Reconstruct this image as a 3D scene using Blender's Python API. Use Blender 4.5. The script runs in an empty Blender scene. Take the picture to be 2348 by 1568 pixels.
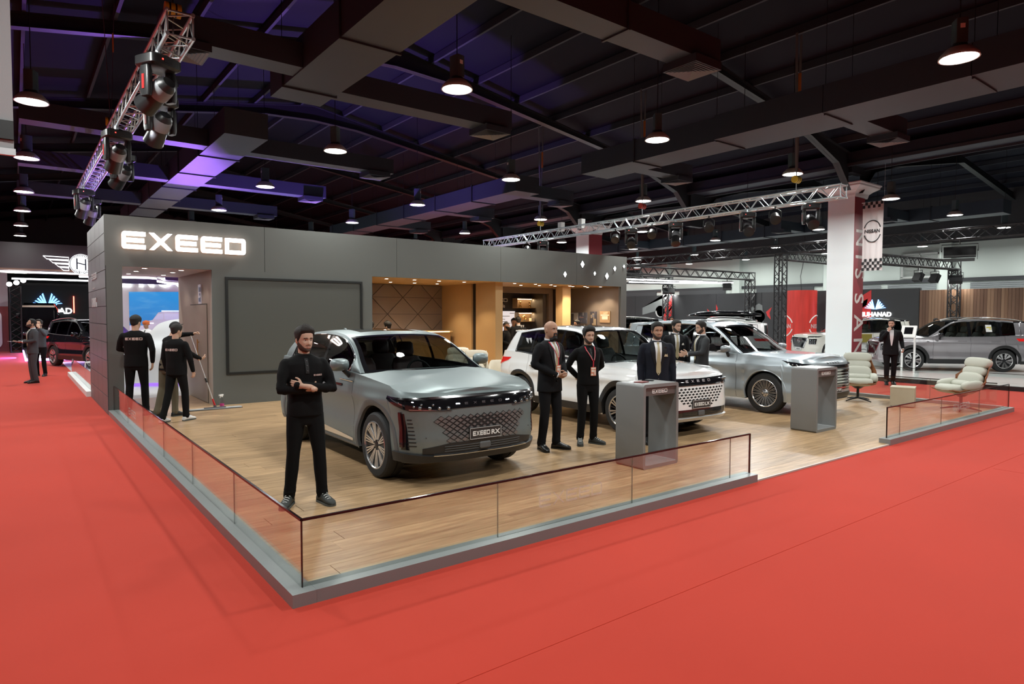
import bpy, bmesh, math, random
from math import sin, cos, pi, radians, sqrt, atan2, exp
from mathutils import Vector, Matrix
random.seed(7)
SC = bpy.context.scene
COL = SC.collection
# ---------------------------------------------------------------- camera, world, exposure
cam_d = bpy.data.cameras.new('camera')
cam_d.sensor_width = 36.0
cam_d.lens = 22.83
cam_d.clip_start = 0.05
cam_d.clip_end = 400
cam = bpy.data.objects.new('camera', cam_d)
COL.objects.link(cam)
CAMP = Vector((-1.376, -4.093, 1.88))
_f = Vector((0.60826, 0.79270, -0.04056)).normalized()
_r = Vector((0.79329, -0.60873, 0.00196)).normalized()
_u = _r.cross(_f).normalized()
_r = _f.cross(_u).normalized()
cam.matrix_world = Matrix(((_r.x, _u.x, -_f.x, CAMP.x), (_r.y, _u.y, -_f.y, CAMP.y), (_r.z, _u.z, -_f.z, CAMP.z), (0, 0, 0, 1)))
SC.camera = cam
w = bpy.data.worlds.new('hall_ambient')
SC.world = w
w.use_nodes = True
w.node_tree.nodes['Background'].inputs[0].default_value = (0.5, 0.52, 0.6, 1)
w.node_tree.nodes['Background'].inputs[1].default_value = 0.02
SC.view_settings.view_transform = 'Standard'
SC.view_settings.look = 'None'
SC.view_settings.gamma = 1.0
SC.view_settings.use_curve_mapping = False
SC.view_settings.exposure = 0.4
try:
 SC.cycles.max_bounces = 10
 SC.cycles.transparent_max_bounces = 16
 SC.cycles.sample_clamp_indirect = 4.0
 SC.cycles.caustics_reflective = False
 SC.cycles.caustics_refractive = False
except Exception:
 pass
def light(name, kind, loc, energy, color=(1, 1, 1), size=0.3, target=None, spot=60, blend=0.4, size_y=None, shape=None):
 d = bpy.data.lights.new(name, kind)
 d.energy = energy
 d.color = color
 if kind == 'AREA':
  d.shape = shape or ('RECTANGLE' if size_y else 'DISK')
  d.size = size
  if size_y:
   d.size_y = size_y
 elif kind == 'SPOT':
  d.spot_size = radians(spot)
  d.spot_blend = blend
  d.shadow_soft_size = size
 else:
  d.shadow_soft_size = size
 o = bpy.data.objects.new(name, d)
 o.location = loc
 t = Vector(target) if target is not None else Vector(loc) - Vector((0, 0, 1))
 o.rotation_euler = (t - Vector(loc)).to_track_quat('-Z', 'Y').to_euler()
 COL.objects.link(o)
 return o
# ---------------------------------------------------------------- materials
_mats = {}
def mat(name, color=(0.5, 0.5, 0.5), rough=0.5, metal=0.0, coat=0.0, emis=None, estr=0.0, spec=0.5, alpha=1.0, trans=0.0, ior=1.45, noise=None, bump=None, coat_rough=0.05, sheen=0.0):
 if name in _mats:
  return _mats[name]
 m = bpy.data.materials.new(name)
 m.use_nodes = True
 nt = m.node_tree
 b = nt.nodes['Principled BSDF']
 c = tuple(color) + (1,)
 b.inputs['Base Color'].default_value = c
 b.inputs['Roughness'].default_value = rough
 b.inputs['Metallic'].default_value = metal
 b.inputs['Coat Weight'].default_value = coat
 b.inputs['Coat Roughness'].default_value = coat_rough
 b.inputs['Specular IOR Level'].default_value = spec
 b.inputs['Alpha'].default_value = alpha
 b.inputs['Transmission Weight'].default_value = trans
 b.inputs['IOR'].default_value = ior
 b.inputs['Sheen Weight'].default_value = sheen
 if emis is not None:
  b.inputs['Emission Color'].default_value = tuple(emis) + (1,)
  b.inputs['Emission Strength'].default_value = estr
 if noise:
  scale, amt = noise[0], noise[1]
  tc = nt.nodes.new('ShaderNodeTexCoord')
  mp = nt.nodes.new('ShaderNodeMapping')
  if len(noise) > 2:
   mp.inputs['Scale'].default_value = noise[2]
  n = nt.nodes.new('ShaderNodeTexNoise')
  n.inputs['Scale'].default_value = scale
  n.inputs['Detail'].default_value = 5
  nt.links.new(tc.outputs['Object'], mp.inputs['Vector'])
  nt.links.new(mp.outputs['Vector'], n.inputs['Vector'])
  mx = nt.nodes.new('ShaderNodeMix')
  mx.data_type = 'RGBA'
  mx.inputs[6].default_value = tuple(max(0, x * (1 - amt)) for x in color) + (1,)
  mx.inputs[7].default_value = tuple(min(1, x * (1 + amt)) for x in color) + (1,)
  nt.links.new(n.outputs['Fac'], mx.inputs[0])
  nt.links.new(mx.outputs[2], b.inputs['Base Color'])
 if bump:
  tc = nt.nodes.new('ShaderNodeTexCoord')
  n = nt.nodes.new('ShaderNodeTexNoise')
  n.inputs['Scale'].default_value = bump[0]
  n.inputs['Detail'].default_value = 4
  nt.links.new(tc.outputs['Object'], n.inputs['Vector'])
  bp = nt.nodes.new('ShaderNodeBump')
  bp.inputs['Strength'].default_value = bump[1]
  bp.inputs['Distance'].default_value = 0.01
  nt.links.new(n.outputs['Fac'], bp.inputs['Height'])
  nt.links.new(bp.outputs['Normal'], b.inputs['Normal'])
 _mats[name] = m
 return m
def emit(name, color, strength):
 return mat(name, (0.8, 0.8, 0.8), 0.5, emis=color, estr=strength)
def glass_mat(name, tint=(0.8, 0.9, 0.85), gloss_rough=0.02, opacity=0.0, ior=1.5):
 """thin pane: tinted transparency with a fresnel reflection"""
 if name in _mats:
  return _mats[name]
 m = bpy.data.materials.new(name)
 m.use_nodes = True
 nt = m.node_tree
 nt.nodes.clear()
 out = nt.nodes.new('ShaderNodeOutputMaterial')
 tr = nt.nodes.new('ShaderNodeBsdfTransparent')
 tr.inputs['Color'].default_value = tuple(tint) + (1,)
 gl = nt.nodes.new('ShaderNodeBsdfGlossy')
 gl.inputs['Roughness'].default_value = gloss_rough
 gl.inputs['Color'].default_value = (1, 1, 1, 1)
 fr = nt.nodes.new('ShaderNodeFresnel')
 fr.inputs['IOR'].default_value = ior
 geo = nt.nodes.new('ShaderNodeNewGeometry')
 inv = nt.nodes.new('ShaderNodeMath')           # same fresnel from either side of a thin pane
 inv.operation = 'MULTIPLY_ADD'
 inv.inputs[1].default_value = (1.0 / ior) - ior
 inv.inputs[2].default_value = ior
 nt.links.new(geo.outputs['Backfacing'], inv.inputs[0])
 nt.links.new(inv.outputs[0], fr.inputs['IOR'])
 mx = nt.nodes.new('ShaderNodeMixShader')
 nt.links.new(fr.outputs[0], mx.inputs[0])
 nt.links.new(tr.outputs[0], mx.inputs[1])
 nt.links.new(gl.outputs[0], mx.inputs[2])
 nt.links.new(mx.outputs[0], out.inputs['Surface'])
 _mats[name] = m
 return m
# ---------------------------------------------------------------- mesh builder
class MB:
 def __init__(s):
  s.v = []
  s.f = []
  s.mi = []
  s.cur = 0
 def add(s, vs, fs):
  o = len(s.v)
  s.v += [tuple(p) for p in vs]
  s.f += [tuple(i + o for i in f) for f in fs]
  s.mi += [s.cur] * len(fs)
  return s
 def box(s, x0, x1, y0, y1, z0, z1, M=None):
  vs = [Vector(p) for p in ((x0, y0, z0), (x1, y0, z0), (x1, y1, z0), (x0, y1, z0), (x0, y0, z1), (x1, y0, z1), (x1, y1, z1), (x0, y1, z1))]
  if M:
   vs = [M @ v for v in vs]
  return s.add(vs, [(0, 3, 2, 1), (4, 5, 6, 7), (0, 1, 5, 4), (1, 2, 6, 5), (2, 3, 7, 6), (3, 0, 4, 7)])
 def rbox(s, x0, x1, y0, y1, z0, z1, r=0.02, n=3, axis='z', M=None):
  """box with corners rounded about one axis"""
  a = {'z': (x0, x1, y0, y1), 'y': (x0, x1, z0, z1), 'x': (y0, y1, z0, z1)}[axis]
  pts = rrect(a[0], a[1], a[2], a[3], r, n)
  if axis == 'z':
   f = lambda p, q: (p[0], p[1], q)
   d = (z0, z1)
  elif axis == 'y':
   f = lambda p, q: (p[0], q, p[1])
   d = (y0, y1)
  else:
   f = lambda p, q: (q, p[0], p[1])
   d = (x0, x1)
  k = len(pts)
  vs = [Vector(f(p, d[0])) for p in pts] + [Vector(f(p, d[1])) for p in pts]
  if M:
   vs = [M @ v for v in vs]
  fs = [tuple(range(k))[::-1], tuple(range(k, 2 * k))] + [(i, (i + 1) % k, (i + 1) % k + k, i + k) for i in range(k)]
  return s.add(vs, fs)
 def cyl(s, p0, p1, r0, r1=None, n=10, cap=True):
  r1 = r0 if r1 is None else r1
  p0 = Vector(p0)
  p1 = Vector(p1)
  d = (p1 - p0)
  if d.length < 1e-9:
   return s
  d.normalize()
  a = d.orthogonal().normalized()
  b = d.cross(a)
  vs = []
  for p, r in ((p0, r0), (p1, r1)):
   for i in range(n):
    t = 2 * pi * i / n
    vs.append(p + a * (r * cos(t)) + b * (r * sin(t)))
  fs = [(i, (i + 1) % n, (i + 1) % n + n, i + n) for i in range(n)]
  if cap:
   fs += [tuple(range(n))[::-1], tuple(range(n, 2 * n))]
  return s.add(vs, fs)
 def tube(s, pts, r, n=8, closed=False, cap=True):
  pts = [Vector(p) for p in pts]
  k = len(pts)
  rs = r if isinstance(r, (list, tuple)) else [r] * k
  vs = []
  a = None
  for i, p in enumerate(pts):
   if closed:
    t = pts[(i + 1) % k] - pts[i - 1]
   else:
    t = pts[min(i + 1, k - 1)] - pts[max(i - 1, 0)]
   t.normalize()
   if a is None:
    a = t.orthogonal().normalized()
   a = (a - t * a.dot(t))
   if a.length < 1e-6:
    a = t.orthogonal()
   a.normalize()
   b = t.cross(a)
   for j in range(n):
    q = 2 * pi * j / n
    vs.append(p + a * (rs[i] * cos(q)) + b * (rs[i] * sin(q)))
  fs = []
  for i in range(k if closed else k - 1):
   i2 = (i + 1) % k
   for j in range(n):
    j2 = (j + 1) % n
    fs.append((i * n + j, i * n + j2, i2 * n + j2, i2 * n + j))
  if cap and not closed:
   fs += [tuple(range(n))[::-1], tuple(range((k - 1) * n, k * n))]
  return s.add(vs, fs)
 def lathe(s, prof, n=24, M=None, closed=False, cap=True):
  """profile of (radius, z) turned about z"""
  k = len(prof)
  vs = []
  for r, z in prof:
   for j in range(n):
    t = 2 * pi * j / n
    vs.append(Vector((r * cos(t), r * sin(t), z)))
  if M:
   vs = [M @ v for v in vs]
  fs = []
  for i in range(k if closed else k - 1):
   i2 = (i + 1) % k
   for j in range(n):
    j2 = (j + 1) % n
    fs.append((i * n + j, i * n + j2, i2 * n + j2, i2 * n + j))
  if not closed and cap:
   if prof[0][0] > 1e-6:
    fs.append(tuple(range(n))[::-1])
   if prof[-1][0] > 1e-6:
    fs.append(tuple(range((k - 1) * n, k * n)))
  return s.add(vs, fs)
 def prism(s, poly, d0, d1, O=(0, 0, 0), X=(1, 0, 0), Y=(0, 0, 1), N=None):
  """2-D polygon in the frame O, X, Y pushed from d0 to d1 along N"""
  O = Vector(O)
  X = Vector(X)
  Y = Vector(Y)
  N = Vector(N) if N is not None else X.cross(Y)
  k = len(poly)
  vs = [O + X * p[0] + Y * p[1] + N * d0 for p in poly] + [O + X * p[0] + Y * p[1] + N * d1 for p in poly]
  fs = [tuple(range(k))[::-1], tuple(range(k, 2 * k))] + [(i, (i + 1) % k, (i + 1) % k + k, i + k) for i in range(k)]
  return s.add(vs, fs)
 def sphere(s, c, r, nu=12, nv=8, M=None):
  r = r if isinstance(r, (tuple, list)) else (r, r, r)
  c = Vector(c)
  vs = []
  for i in range(nv + 1):
   th = pi * i / nv
   for j in range(nu):
    ph = 2 * pi * j / nu
    v = Vector((r[0] * sin(th) * cos(ph), r[1] * sin(th) * sin(ph), r[2] * cos(th)))
    vs.append(c + (M @ v if M else v))
  fs = []
  for i in range(nv):
   for j in range(nu):
    j2 = (j + 1) % nu
    fs.append((i * nu + j, (i + 1) * nu + j, (i + 1) * nu + j2, i * nu + j2))
  return s.add(vs, fs)
 def grid(s, P, closed_u=False):
  """rows of points to quads"""
  nr = len(P)
  nc = len(P[0])
  vs = [q for row in P for q in row]
  fs = []
  for i in range(nr - 1):
   for j in range(nc if closed_u else nc - 1):
    j2 = (j + 1) % nc
    fs.append((i * nc + j, i * nc + j2, (i + 1) * nc + j2, (i + 1) * nc + j))
  return s.add(vs, fs)
 def mesh(s, name, mats, smooth=None):
  me = bpy.data.meshes.new(name)
  me.from_pydata([tuple(v) for v in s.v], [], s.f)
  for m in (mats if isinstance(mats, (list, tuple)) else [mats]):
   me.materials.append(m)
  if any(s.mi):
   me.polygons.foreach_set('material_index', s.mi)
  if smooth is not None:
   fix_mesh(me, smooth)
  return me
 def split(s, name, mats, parent=None, smooth=None, label=None):
  """every connected piece as an object of its own"""
  par = list(range(len(s.v)))
  def find(a):
   while par[a] != a:
    par[a] = par[par[a]]
    a = par[a]
   return a
  for f in s.f:
   r = find(f[0])
   for i in f[1:]:
    par[find(i)] = r
  seen = {}
  first = {}
  for i, v in enumerate(s.v):                   # weld coincident vertices of one piece
   k = (round(v[0], 5), round(v[1], 5), round(v[2], 5))
   if k in first:
    par[find(i)] = find(first[k])
   else:
    first[k] = i
  for f in s.f:
   seen.setdefault(find(f[0]), []).append(f)
  out = []
  for fs in seen.values():
   idx = {}
   q = MB()
   for f in fs:
    for i in f:
     if i not in idx:
      idx[i] = len(q.v)
      q.v.append(s.v[i])
    q.f.append(tuple(idx[i] for i in f))
   q.mi = [0] * len(q.f)
   out.append(q.build(name, mats, parent, smooth))
  return out
 def build(s, name, mats, parent=None, smooth=None, loc=None, rotz=None, fix=False):
  me = s.mesh(name, mats, smooth)
  if fix:
   fix_mesh(me, smooth)
  o = bpy.data.objects.new(name, me)
  COL.objects.link(o)
  if parent is not None:
   o.parent = parent
  if loc is not None:
   o.location = loc
  if rotz is not None:
   o.rotation_euler = (0, 0, rotz)
  return o
def fix_mesh(me, smooth):
 bm = bmesh.new()
 bm.from_mesh(me)
 bmesh.ops.remove_doubles(bm, verts=bm.verts, dist=1e-5)
 bmesh.ops.recalc_face_normals(bm, faces=bm.faces)
 bm.to_mesh(me)
 bm.free()
 if smooth is not None:
  me.polygons.foreach_set('use_smooth', [True] * len(me.polygons))
  if smooth < 179:
   me.set_sharp_from_angle(angle=radians(smooth))
def rrect(x0, x1, y0, y1, r, n=4):
 pts = []
 for cx, cy, a in ((x1 - r, y1 - r, 0), (x0 + r, y1 - r, 90), (x0 + r, y0 + r, 180), (x1 - r, y0 + r, 270)):
  for i in range(n + 1):
   t = radians(a + 90 * i / n)
   pts.append((cx + r * cos(t), cy + r * sin(t)))
 return pts
def tag(o, label=None, cat=None, group=None, kind=None):
 if label:
  o['label'] = label
 if cat:
  o['category'] = cat
 if group:
  o['group'] = group
 if kind:
  o['kind'] = kind
 return o
def thing(name, label, cat, loc=(0, 0, 0), rotz=0.0, group=None):
 o = bpy.data.objects.new(name, None)
 o.empty_display_size = 0.1
 o.location = loc
 o.rotation_euler = (0, 0, rotz)
 COL.objects.link(o)
 return tag(o, label, cat, group)
def dup(root, loc, rotz=None, label=None, group=None, swap=None):
 """copy of a thing with copies of its parts and sub-parts"""
 r = root.copy()
 COL.objects.link(r)
 r.location = loc
 if rotz is not None:
  r.rotation_euler = (0, 0, rotz)
 if label:
  r['label'] = label
 if group:
  r['group'] = group
 for ch in list(root.children):
  c = ch.copy()
  COL.objects.link(c)
  c.parent = r
  for g in list(ch.children):
   d = g.copy()
   COL.objects.link(d)
   d.parent = c
 return r
def struct(o):
 o['kind'] = 'structure'
 return o
def interp(tab, x):
 """monotone-ish cubic through (x, y) pairs"""
 n = len(tab)
 if x <= tab[0][0]:
  return tab[0][1]
 if x >= tab[-1][0]:
  return tab[-1][1]
 i = 0
 while x > tab[i + 1][0]:
  i += 1
 def slope(k):
  if k <= 0 or k >= n - 1:
   j = 0 if k <= 0 else n - 2
   return (tab[j + 1][1] - tab[j][1]) / (tab[j + 1][0] - tab[j][0])
  a = (tab[k][1] - tab[k - 1][1]) / (tab[k][0] - tab[k - 1][0])
  b = (tab[k + 1][1] - tab[k][1]) / (tab[k + 1][0] - tab[k][0])
  return 0.0 if a * b <= 0 else 2 * a * b / (a + b)
 h = tab[i + 1][0] - tab[i][0]
 t = (x - tab[i][0]) / h
 m0, m1 = slope(i) * h, slope(i + 1) * h
 return (2 * t ** 3 - 3 * t ** 2 + 1) * tab[i][1] + (t ** 3 - 2 * t ** 2 + t) * m0 + (-2 * t ** 3 + 3 * t ** 2) * tab[i + 1][1] + (t ** 3 - t ** 2) * m1
def sstep(a, b, x):
 if a == b:
  return 1.0 if x >= a else 0.0
 t = max(0.0, min(1.0, (x - a) / (b - a)))
 return t * t * (3 - 2 * t)
def _arc(cx, cy, r, a0, a1, n=4):
 return [(cx + r * cos(radians(a0 + (a1 - a0) * i / n)), cy + r * sin(radians(a0 + (a1 - a0) * i / n))) for i in range(n + 1)]
def letter_e(w, t=0.24):
 r = 0.2
 return [[(w, 1), (w, 1 - t), (t * 1.2, 1 - t), (t * 1.2, 0.5 + t / 2), (w * 0.94, 0.5 + t / 2), (w * 0.94, 0.5 - t / 2), (t * 1.2, 0.5 - t / 2), (t * 1.2, t), (w, t), (w, 0)]
   + _arc(r, r, r, 270, 180) + _arc(r, 1 - r, r, 180, 90)]
def letter_x(w, t=0.24):
 a = t * 1.45
 return [[(0, 1), (a, 1), (w / 2, 0.5 + t * 0.62), (w - a, 1), (w, 1), (w / 2 + a * 0.62, 0.5), (w, 0), (w - a, 0), (w / 2, 0.5 - t * 0.62), (a, 0), (0, 0), (w / 2 - a * 0.62, 0.5)]]
def letter_d(w, t=0.24):
 r = 0.2
 return [[(0, 1), (0, 1 - t), (w - t * 1.2, 1 - t), (w - t * 1.2, t), (t * 1.2, t), (t * 1.2, 1 - t), (0, 1 - t), (0, 0)] + _arc(w - r, r, r, 270, 360) + _arc(w - r, 1 - r, r, 0, 90)]
EXEED_W = 1.72 * 5 + 0.28 * 4
def exeed_polys(t=0.24):
 out = []
 x = 0
 for k, ch in enumerate('EXEED'):
  fn = {'E': letter_e, 'X': letter_x, 'D': letter_d}[ch]
  for poly in fn(1.72, t):
   out.append([(p[0] + x, p[1]) for p in poly])
  x += 2.0
 return out
def exeed(mb, O, X, Y, N, height, width, d0=0.0, d1=0.02, t=0.24):
 """adds the five letters; O bottom-left corner"""
 sx = width / EXEED_W
 X = Vector(X)
 Y = Vector(Y)
 for poly in exeed_polys(t):
  mb.prism([(p[0] * sx, p[1] * height) for p in poly], d0, d1, O, X, Y, N)
 return mb
_txt_cache = {}
def text_mesh(txt, size=1.0, extrude=0.0, bold=0.0, align='LEFT', space=1.0):
 key = (txt, size, extrude, bold, align, space)
 if key in _txt_cache:
  return _txt_cache[key]
 cu = bpy.data.curves.new('lettering', 'FONT')
 cu.body = txt
 cu.size = size
 cu.extrude = extrude
 cu.offset = bold
 cu.align_x = align
 cu.space_character = space
 cu.resolution_u = 3
 o = bpy.data.objects.new('lettering', cu)
 COL.objects.link(o)
 dg = bpy.context.evaluated_depsgraph_get()
 me = bpy.data.meshes.new_from_object(o.evaluated_get(dg))
 bpy.data.objects.remove(o)
 bpy.data.curves.remove(cu)
 _txt_cache[key] = me
 return me
def text(mb, txt, O, X, Y, size, depth=0.004, bold=0.0, align='LEFT', space=1.0, sx=1.0):
 """lettering stood on the frame O, X, Y"""
 me = text_mesh(txt, size, depth / 2, bold, align, space)
 O = Vector(O)
 X = Vector(X)
 Y = Vector(Y)
 N = X.cross(Y)
 mb.add([O + X * (v.co.x * sx) + Y * v.co.y + N * (v.co.z + depth / 2) for v in me.vertices], [tuple(p.vertices) for p in me.polygons])
 return mb
# ---------------------------------------------------------------- common materials
M_BLACK = mat('black_plastic', (0.012, 0.012, 0.013), 0.45)
M_GLOSSBLACK = mat('gloss_black', (0.008, 0.008, 0.01), 0.08, coat=0.5)
M_CHROME = mat('chrome', (0.75, 0.76, 0.78), 0.12, 1.0)
M_ALU = mat('truss_aluminium', (0.64, 0.73, 0.77), 0.34, 0.6)
M_DARKSTEEL = mat('dark_truss_steel', (0.03, 0.03, 0.032), 0.4, 0.3)
M_WHITE = mat('white_paint', (0.8, 0.8, 0.79), 0.45)
M_LAMP = emit('lamp_white', (1.0, 1.0, 0.96), 14)
M_LED = emit('led_white', (0.93, 0.95, 1.0), 7)
# ---------------------------------------------------------------- the hall
M_CARPET = mat('red_carpet', (0.49, 0.038, 0.020), 0.95, noise=(0.55, 0.10), bump=(900, 0.25), sheen=0.1, spec=0.15)
HX0, HX1, HY0, HY1 = -14.0, 38.0, -16.0, 52.0
VALX = 21.4
def plank_mat():
 m = bpy.data.materials.new('oak_floor')
 m.use_nodes = True
 nt = m.node_tree
 b = nt.nodes['Principled BSDF']
 tc = nt.nodes.new('ShaderNodeTexCoord')
 oi = nt.nodes.new('ShaderNodeObjectInfo')
 ad = nt.nodes.new('ShaderNodeVectorMath')
 ad.operation = 'ADD'
 sc = nt.nodes.new('ShaderNodeVectorMath')
 sc.operation = 'SCALE'
 sc.inputs['Scale'].default_value = 37.0
 cmb = nt.nodes.new('ShaderNodeCombineXYZ')
 nt.links.new(oi.outputs['Random'], cmb.inputs[0])
 nt.links.new(oi.outputs['Random'], cmb.inputs[1])
 nt.links.new(cmb.outputs[0], sc.inputs[0])
 nt.links.new(tc.outputs['Object'], ad.inputs[0])
 nt.links.new(sc.outputs[0], ad.inputs[1])
 mp = nt.nodes.new('ShaderNodeMapping')
 mp.inputs['Scale'].default_value = (0.9, 9.0, 1)
 nt.links.new(ad.outputs[0], mp.inputs['Vector'])
 n1 = nt.nodes.new('ShaderNodeTexNoise')
 n1.inputs['Scale'].default_value = 2.2
 n1.inputs['Detail'].default_value = 7
 n1.inputs['Roughness'].default_value = 0.62
 nt.links.new(mp.outputs[0], n1.inputs['Vector'])
 cr = nt.nodes.new('ShaderNodeValToRGB')
 cr.color_ramp.elements[0].position = 0.28
 cr.color_ramp.elements[0].color = (0.27, 0.16, 0.078, 1)
 cr.color_ramp.elements[1].position = 0.72
 cr.color_ramp.elements[1].color = (0.58, 0.385, 0.215, 1)
 nt.links.new(n1.outputs['Fac'], cr.inputs[0])
 hs = nt.nodes.new('ShaderNodeHueSaturation')
 mr = nt.nodes.new('ShaderNodeMapRange')
 mr.inputs['To Min'].default_value = 0.88
 mr.inputs['To Max'].default_value = 1.12
 nt.links.new(oi.outputs['Random'], mr.inputs[0])
 nt.links.new(mr.outputs[0], hs.inputs['Value'])
 nt.links.new(cr.outputs[0], hs.inputs['Color'])
 nt.links.new(hs.outputs[0], b.inputs['Base Color'])
 b.inputs['Roughness'].default_value = 0.32
 b.inputs['Specular IOR Level'].default_value = 0.35
 return m
def build_hall():
 m = MB().box(HX0, HX1, HY0, HY1, -0.1, 0.0)
 fl = struct(m.build('floor', M_CARPET))
 ms = mat('carpet_line', (0.42, 0.031, 0.016), 0.95, spec=.1)
 for x0, x1, y0, y1 in ((-13, 18, -1.352, -1.348), (-2.06, -2.056, -1.3, 45), (8.2, 8.204, -9, -1.4), (14.9, 14.904, -9, 9)):
  MB().box(x0, x1, y0, y1, 0, .0012).build('carpet_line', ms, fl)  # thin strips slightly darker than the carpet around them
 mr = mat('dark_roof_sheet', (0.008, 0.009, 0.016), 0.7, spec=.12, noise=(0.35, 0.25))
 mp = mat('dark_purlin', (0.040, 0.046, 0.058), 0.6, spec=.2)
 mf = mat('black_frame_steel', (0.016, 0.018, 0.021), 0.45)
 def roofz(x):
  return 9.75 - 0.165 * abs(x - 7.5) if x < VALX else 7.45 + 0.165 * min(x - VALX, max(0, 34.8 - x) + 13.4 - max(0, 34.8 - VALX - 13.4))
 r = MB()
 for xa, za, xb, zb in ((HX0, roofz(HX0), 7.5, 9.75), (7.5, 9.75, VALX, roofz(VALX)), (VALX, 7.45, 31.0, 9.0), (31.0, 9.0, HX1 + .2, 8.2)):
  r.add([(xa, HY0, za), (xb, HY0, zb), (xb, HY1, zb), (xa, HY1, za), (xa, HY0, za + .06), (xb, HY0, zb + .06), (xb, HY1, zb + .06), (xa, HY1, za + .06)],
     [(0, 1, 2, 3), (7, 6, 5, 4), (0, 4, 5, 1), (1, 5, 6, 2), (2, 6, 7, 3), (3, 7, 4, 0)])
 ceil = struct(r.build('ceiling', mr))
 def rz(x):
  if x <= 7.5:
   return 9.75 - 0.165 * (7.5 - x)
  if x <= VALX:
   return 9.75 - 0.165 * (x - 7.5)
  if x <= 31.0:
   return 7.45 + (x - VALX) * (1.55 / (31.0 - VALX))
  return 9.0 - (x - 31.0) * (0.8 / 7.2)
 x = -12.4
 pm = MB().box(-.035, .035, HY0 + .1, HY1 - .1, -0.2, 0.0).mesh('purlin', mp)
 while x < HX1 - .5:
  if abs(x - VALX) > 0.7:
   o = bpy.data.objects.new('purlin', pm)
   o.location = (x, 0, rz(x) - 0.012)
   COL.objects.link(o)
   o.parent = ceil
  x += 1.62
 prof = [(-8.5, 0.0), (-6.8, 0.0)]
 for k in range(-2, 8):
  y = 6.5 * k
  f = MB()
  lo = [(-13.5, 5.4), (-7.4, 6.7), (-1.5, 7.75), (5.8, 8.92), (7.5, 9.0), (9.2, 8.92), (15.8, 7.98), (18.4, 7.45), (20.1, 6.9), (20.95, 6.1)]
  up = [(x_, rz(x_) - 0.21) for x_, _ in lo]
  fb = 0.11
  for i in range(len(lo) - 1):
   (xa, za), (xb, zb) = lo[i], lo[i + 1]
   ua, ub = up[i][1], up[i + 1][1]
   f.box(0, 0, 0, 0, 0, 0) if False else None
   f.add([(xa, y - .012, za), (xb, y - .012, zb), (xb, y - .012, ub), (xa, y - .012, ua), (xa, y + .012, za), (xb, y + .012, zb), (xb, y + .012, ub), (xa, y + .012, ua)],
      [(0, 1, 2, 3), (7, 6, 5, 4), (0, 4, 5, 1), (2, 6, 7, 3)])
   for (z0, z1) in (((za, zb), .02), ((ua, ub), -.02)):
    f.add([(xa, y - fb, z0[0]), (xb, y - fb, z0[1]), (xb, y + fb, z0[1]), (xa, y + fb, z0[0]), (xa, y - fb, z0[0] + z1), (xb, y - fb, z0[1] + z1), (xb, y + fb, z0[1] + z1), (xa, y + fb, z0[0] + z1)],
       [(0, 1, 2, 3), (7, 6, 5, 4), (0, 4, 5, 1), (1, 5, 6, 2), (2, 6, 7, 3), (3, 7, 4, 0)])
  if y > 4 or y < -3:
   f.box(20.95, 21.85, y - .12, y + .12, 6.7 if 5 < y < 8 or 18 < y < 21 else 5.6, 7.3)
  lo2 = [(21.8, 6.1), (22.7, 6.9), (24.4, 7.35), (31.0, 8.45), (37.9, 7.6)]
  for i in range(len(lo2) - 1):
   (xa, za), (xb, zb) = lo2[i], lo2[i + 1]
   ua, ub = rz(xa) - .21, rz(xb) - .21
   f.add([(xa, y - fb, za), (xb, y - fb, zb), (xb, y + fb, zb), (xa, y + fb, za), (xa, y - fb, za + .02), (xb, y - fb, zb + .02), (xb, y + fb, zb + .02), (xa, y + fb, za + .02)],
      [(0, 1, 2, 3), (7, 6, 5, 4), (0, 4, 5, 1), (1, 5, 6, 2), (2, 6, 7, 3), (3, 7, 4, 0)])
   f.add([(xa, y, za), (xb, y, zb), (xb, y, ub), (xa, y, ua)], [(0, 1, 2, 3)])
  f.build('portal_frame', mf, ceil)
 g = MB().box(20.9, 21.9, HY0 + .1, HY1 - .1, 6.95, 7.35)
 g.build('valley_gutter', mat('blue_grey_sheet', (0.022, 0.026, 0.042), 0.5), ceil)
 for xx in (20.86, 21.94):
  MB().box(xx - .03, xx + .03, HY0 + .1, HY1 - .1, 6.88, 6.98).build('gutter_edge', mp, ceil)
 mw = mat('hall_wall_white', (0.56, 0.62, 0.59), 0.8, noise=(0.4, 0.06))
 md = mat('hall_wall_dark', (0.04, 0.042, 0.047), 0.6)
 wr = struct(MB().box(38.0, 38.3, HY0, HY1, 0, 9.2).build('wall_right', mw))
 MB().box(37.84, 38.0, HY0, HY1, 5.75, 8.4).build('upper_sheet', md, wr)
 MB().box(37.9, 38.0, HY0, HY1, 3.72, 3.9).build('lintel_band', md, wr)
 mgl = mat('shutter_grey', (0.34, 0.36, 0.38), 0.35, 0.3)
 for i, y in enumerate((2.2, 9.0, 15.2, 21.5, 27.6, 34.0, 40.2)):
  MB().box(37.62, 38.0, y, y + .55, 0, 5.75).build('pilaster', mw, wr)
  if i in (0, 1):
   for q in (0, 1):
    s = MB()
    y0 = y + .75 + 2.8 * q
    for z in range(9):
     s.add([(37.93, y0, 2.75 + .1 * z), (37.93, y0 + 2.45, 2.75 + .1 * z), (37.88, y0 + 2.45, 2.84 + .1 * z), (37.88, y0, 2.84 + .1 * z)], [(0, 1, 2, 3)])
    s.build('roller_shutter', mgl, wr)
  else:
   MB().box(37.9, 38.0, y + 1.3, y + 5.2, 2.6, 3.72).build('shutter_opening', mat('opening_dark', (0.06, 0.065, 0.07), 0.4), wr)
 lg = MB()
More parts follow.
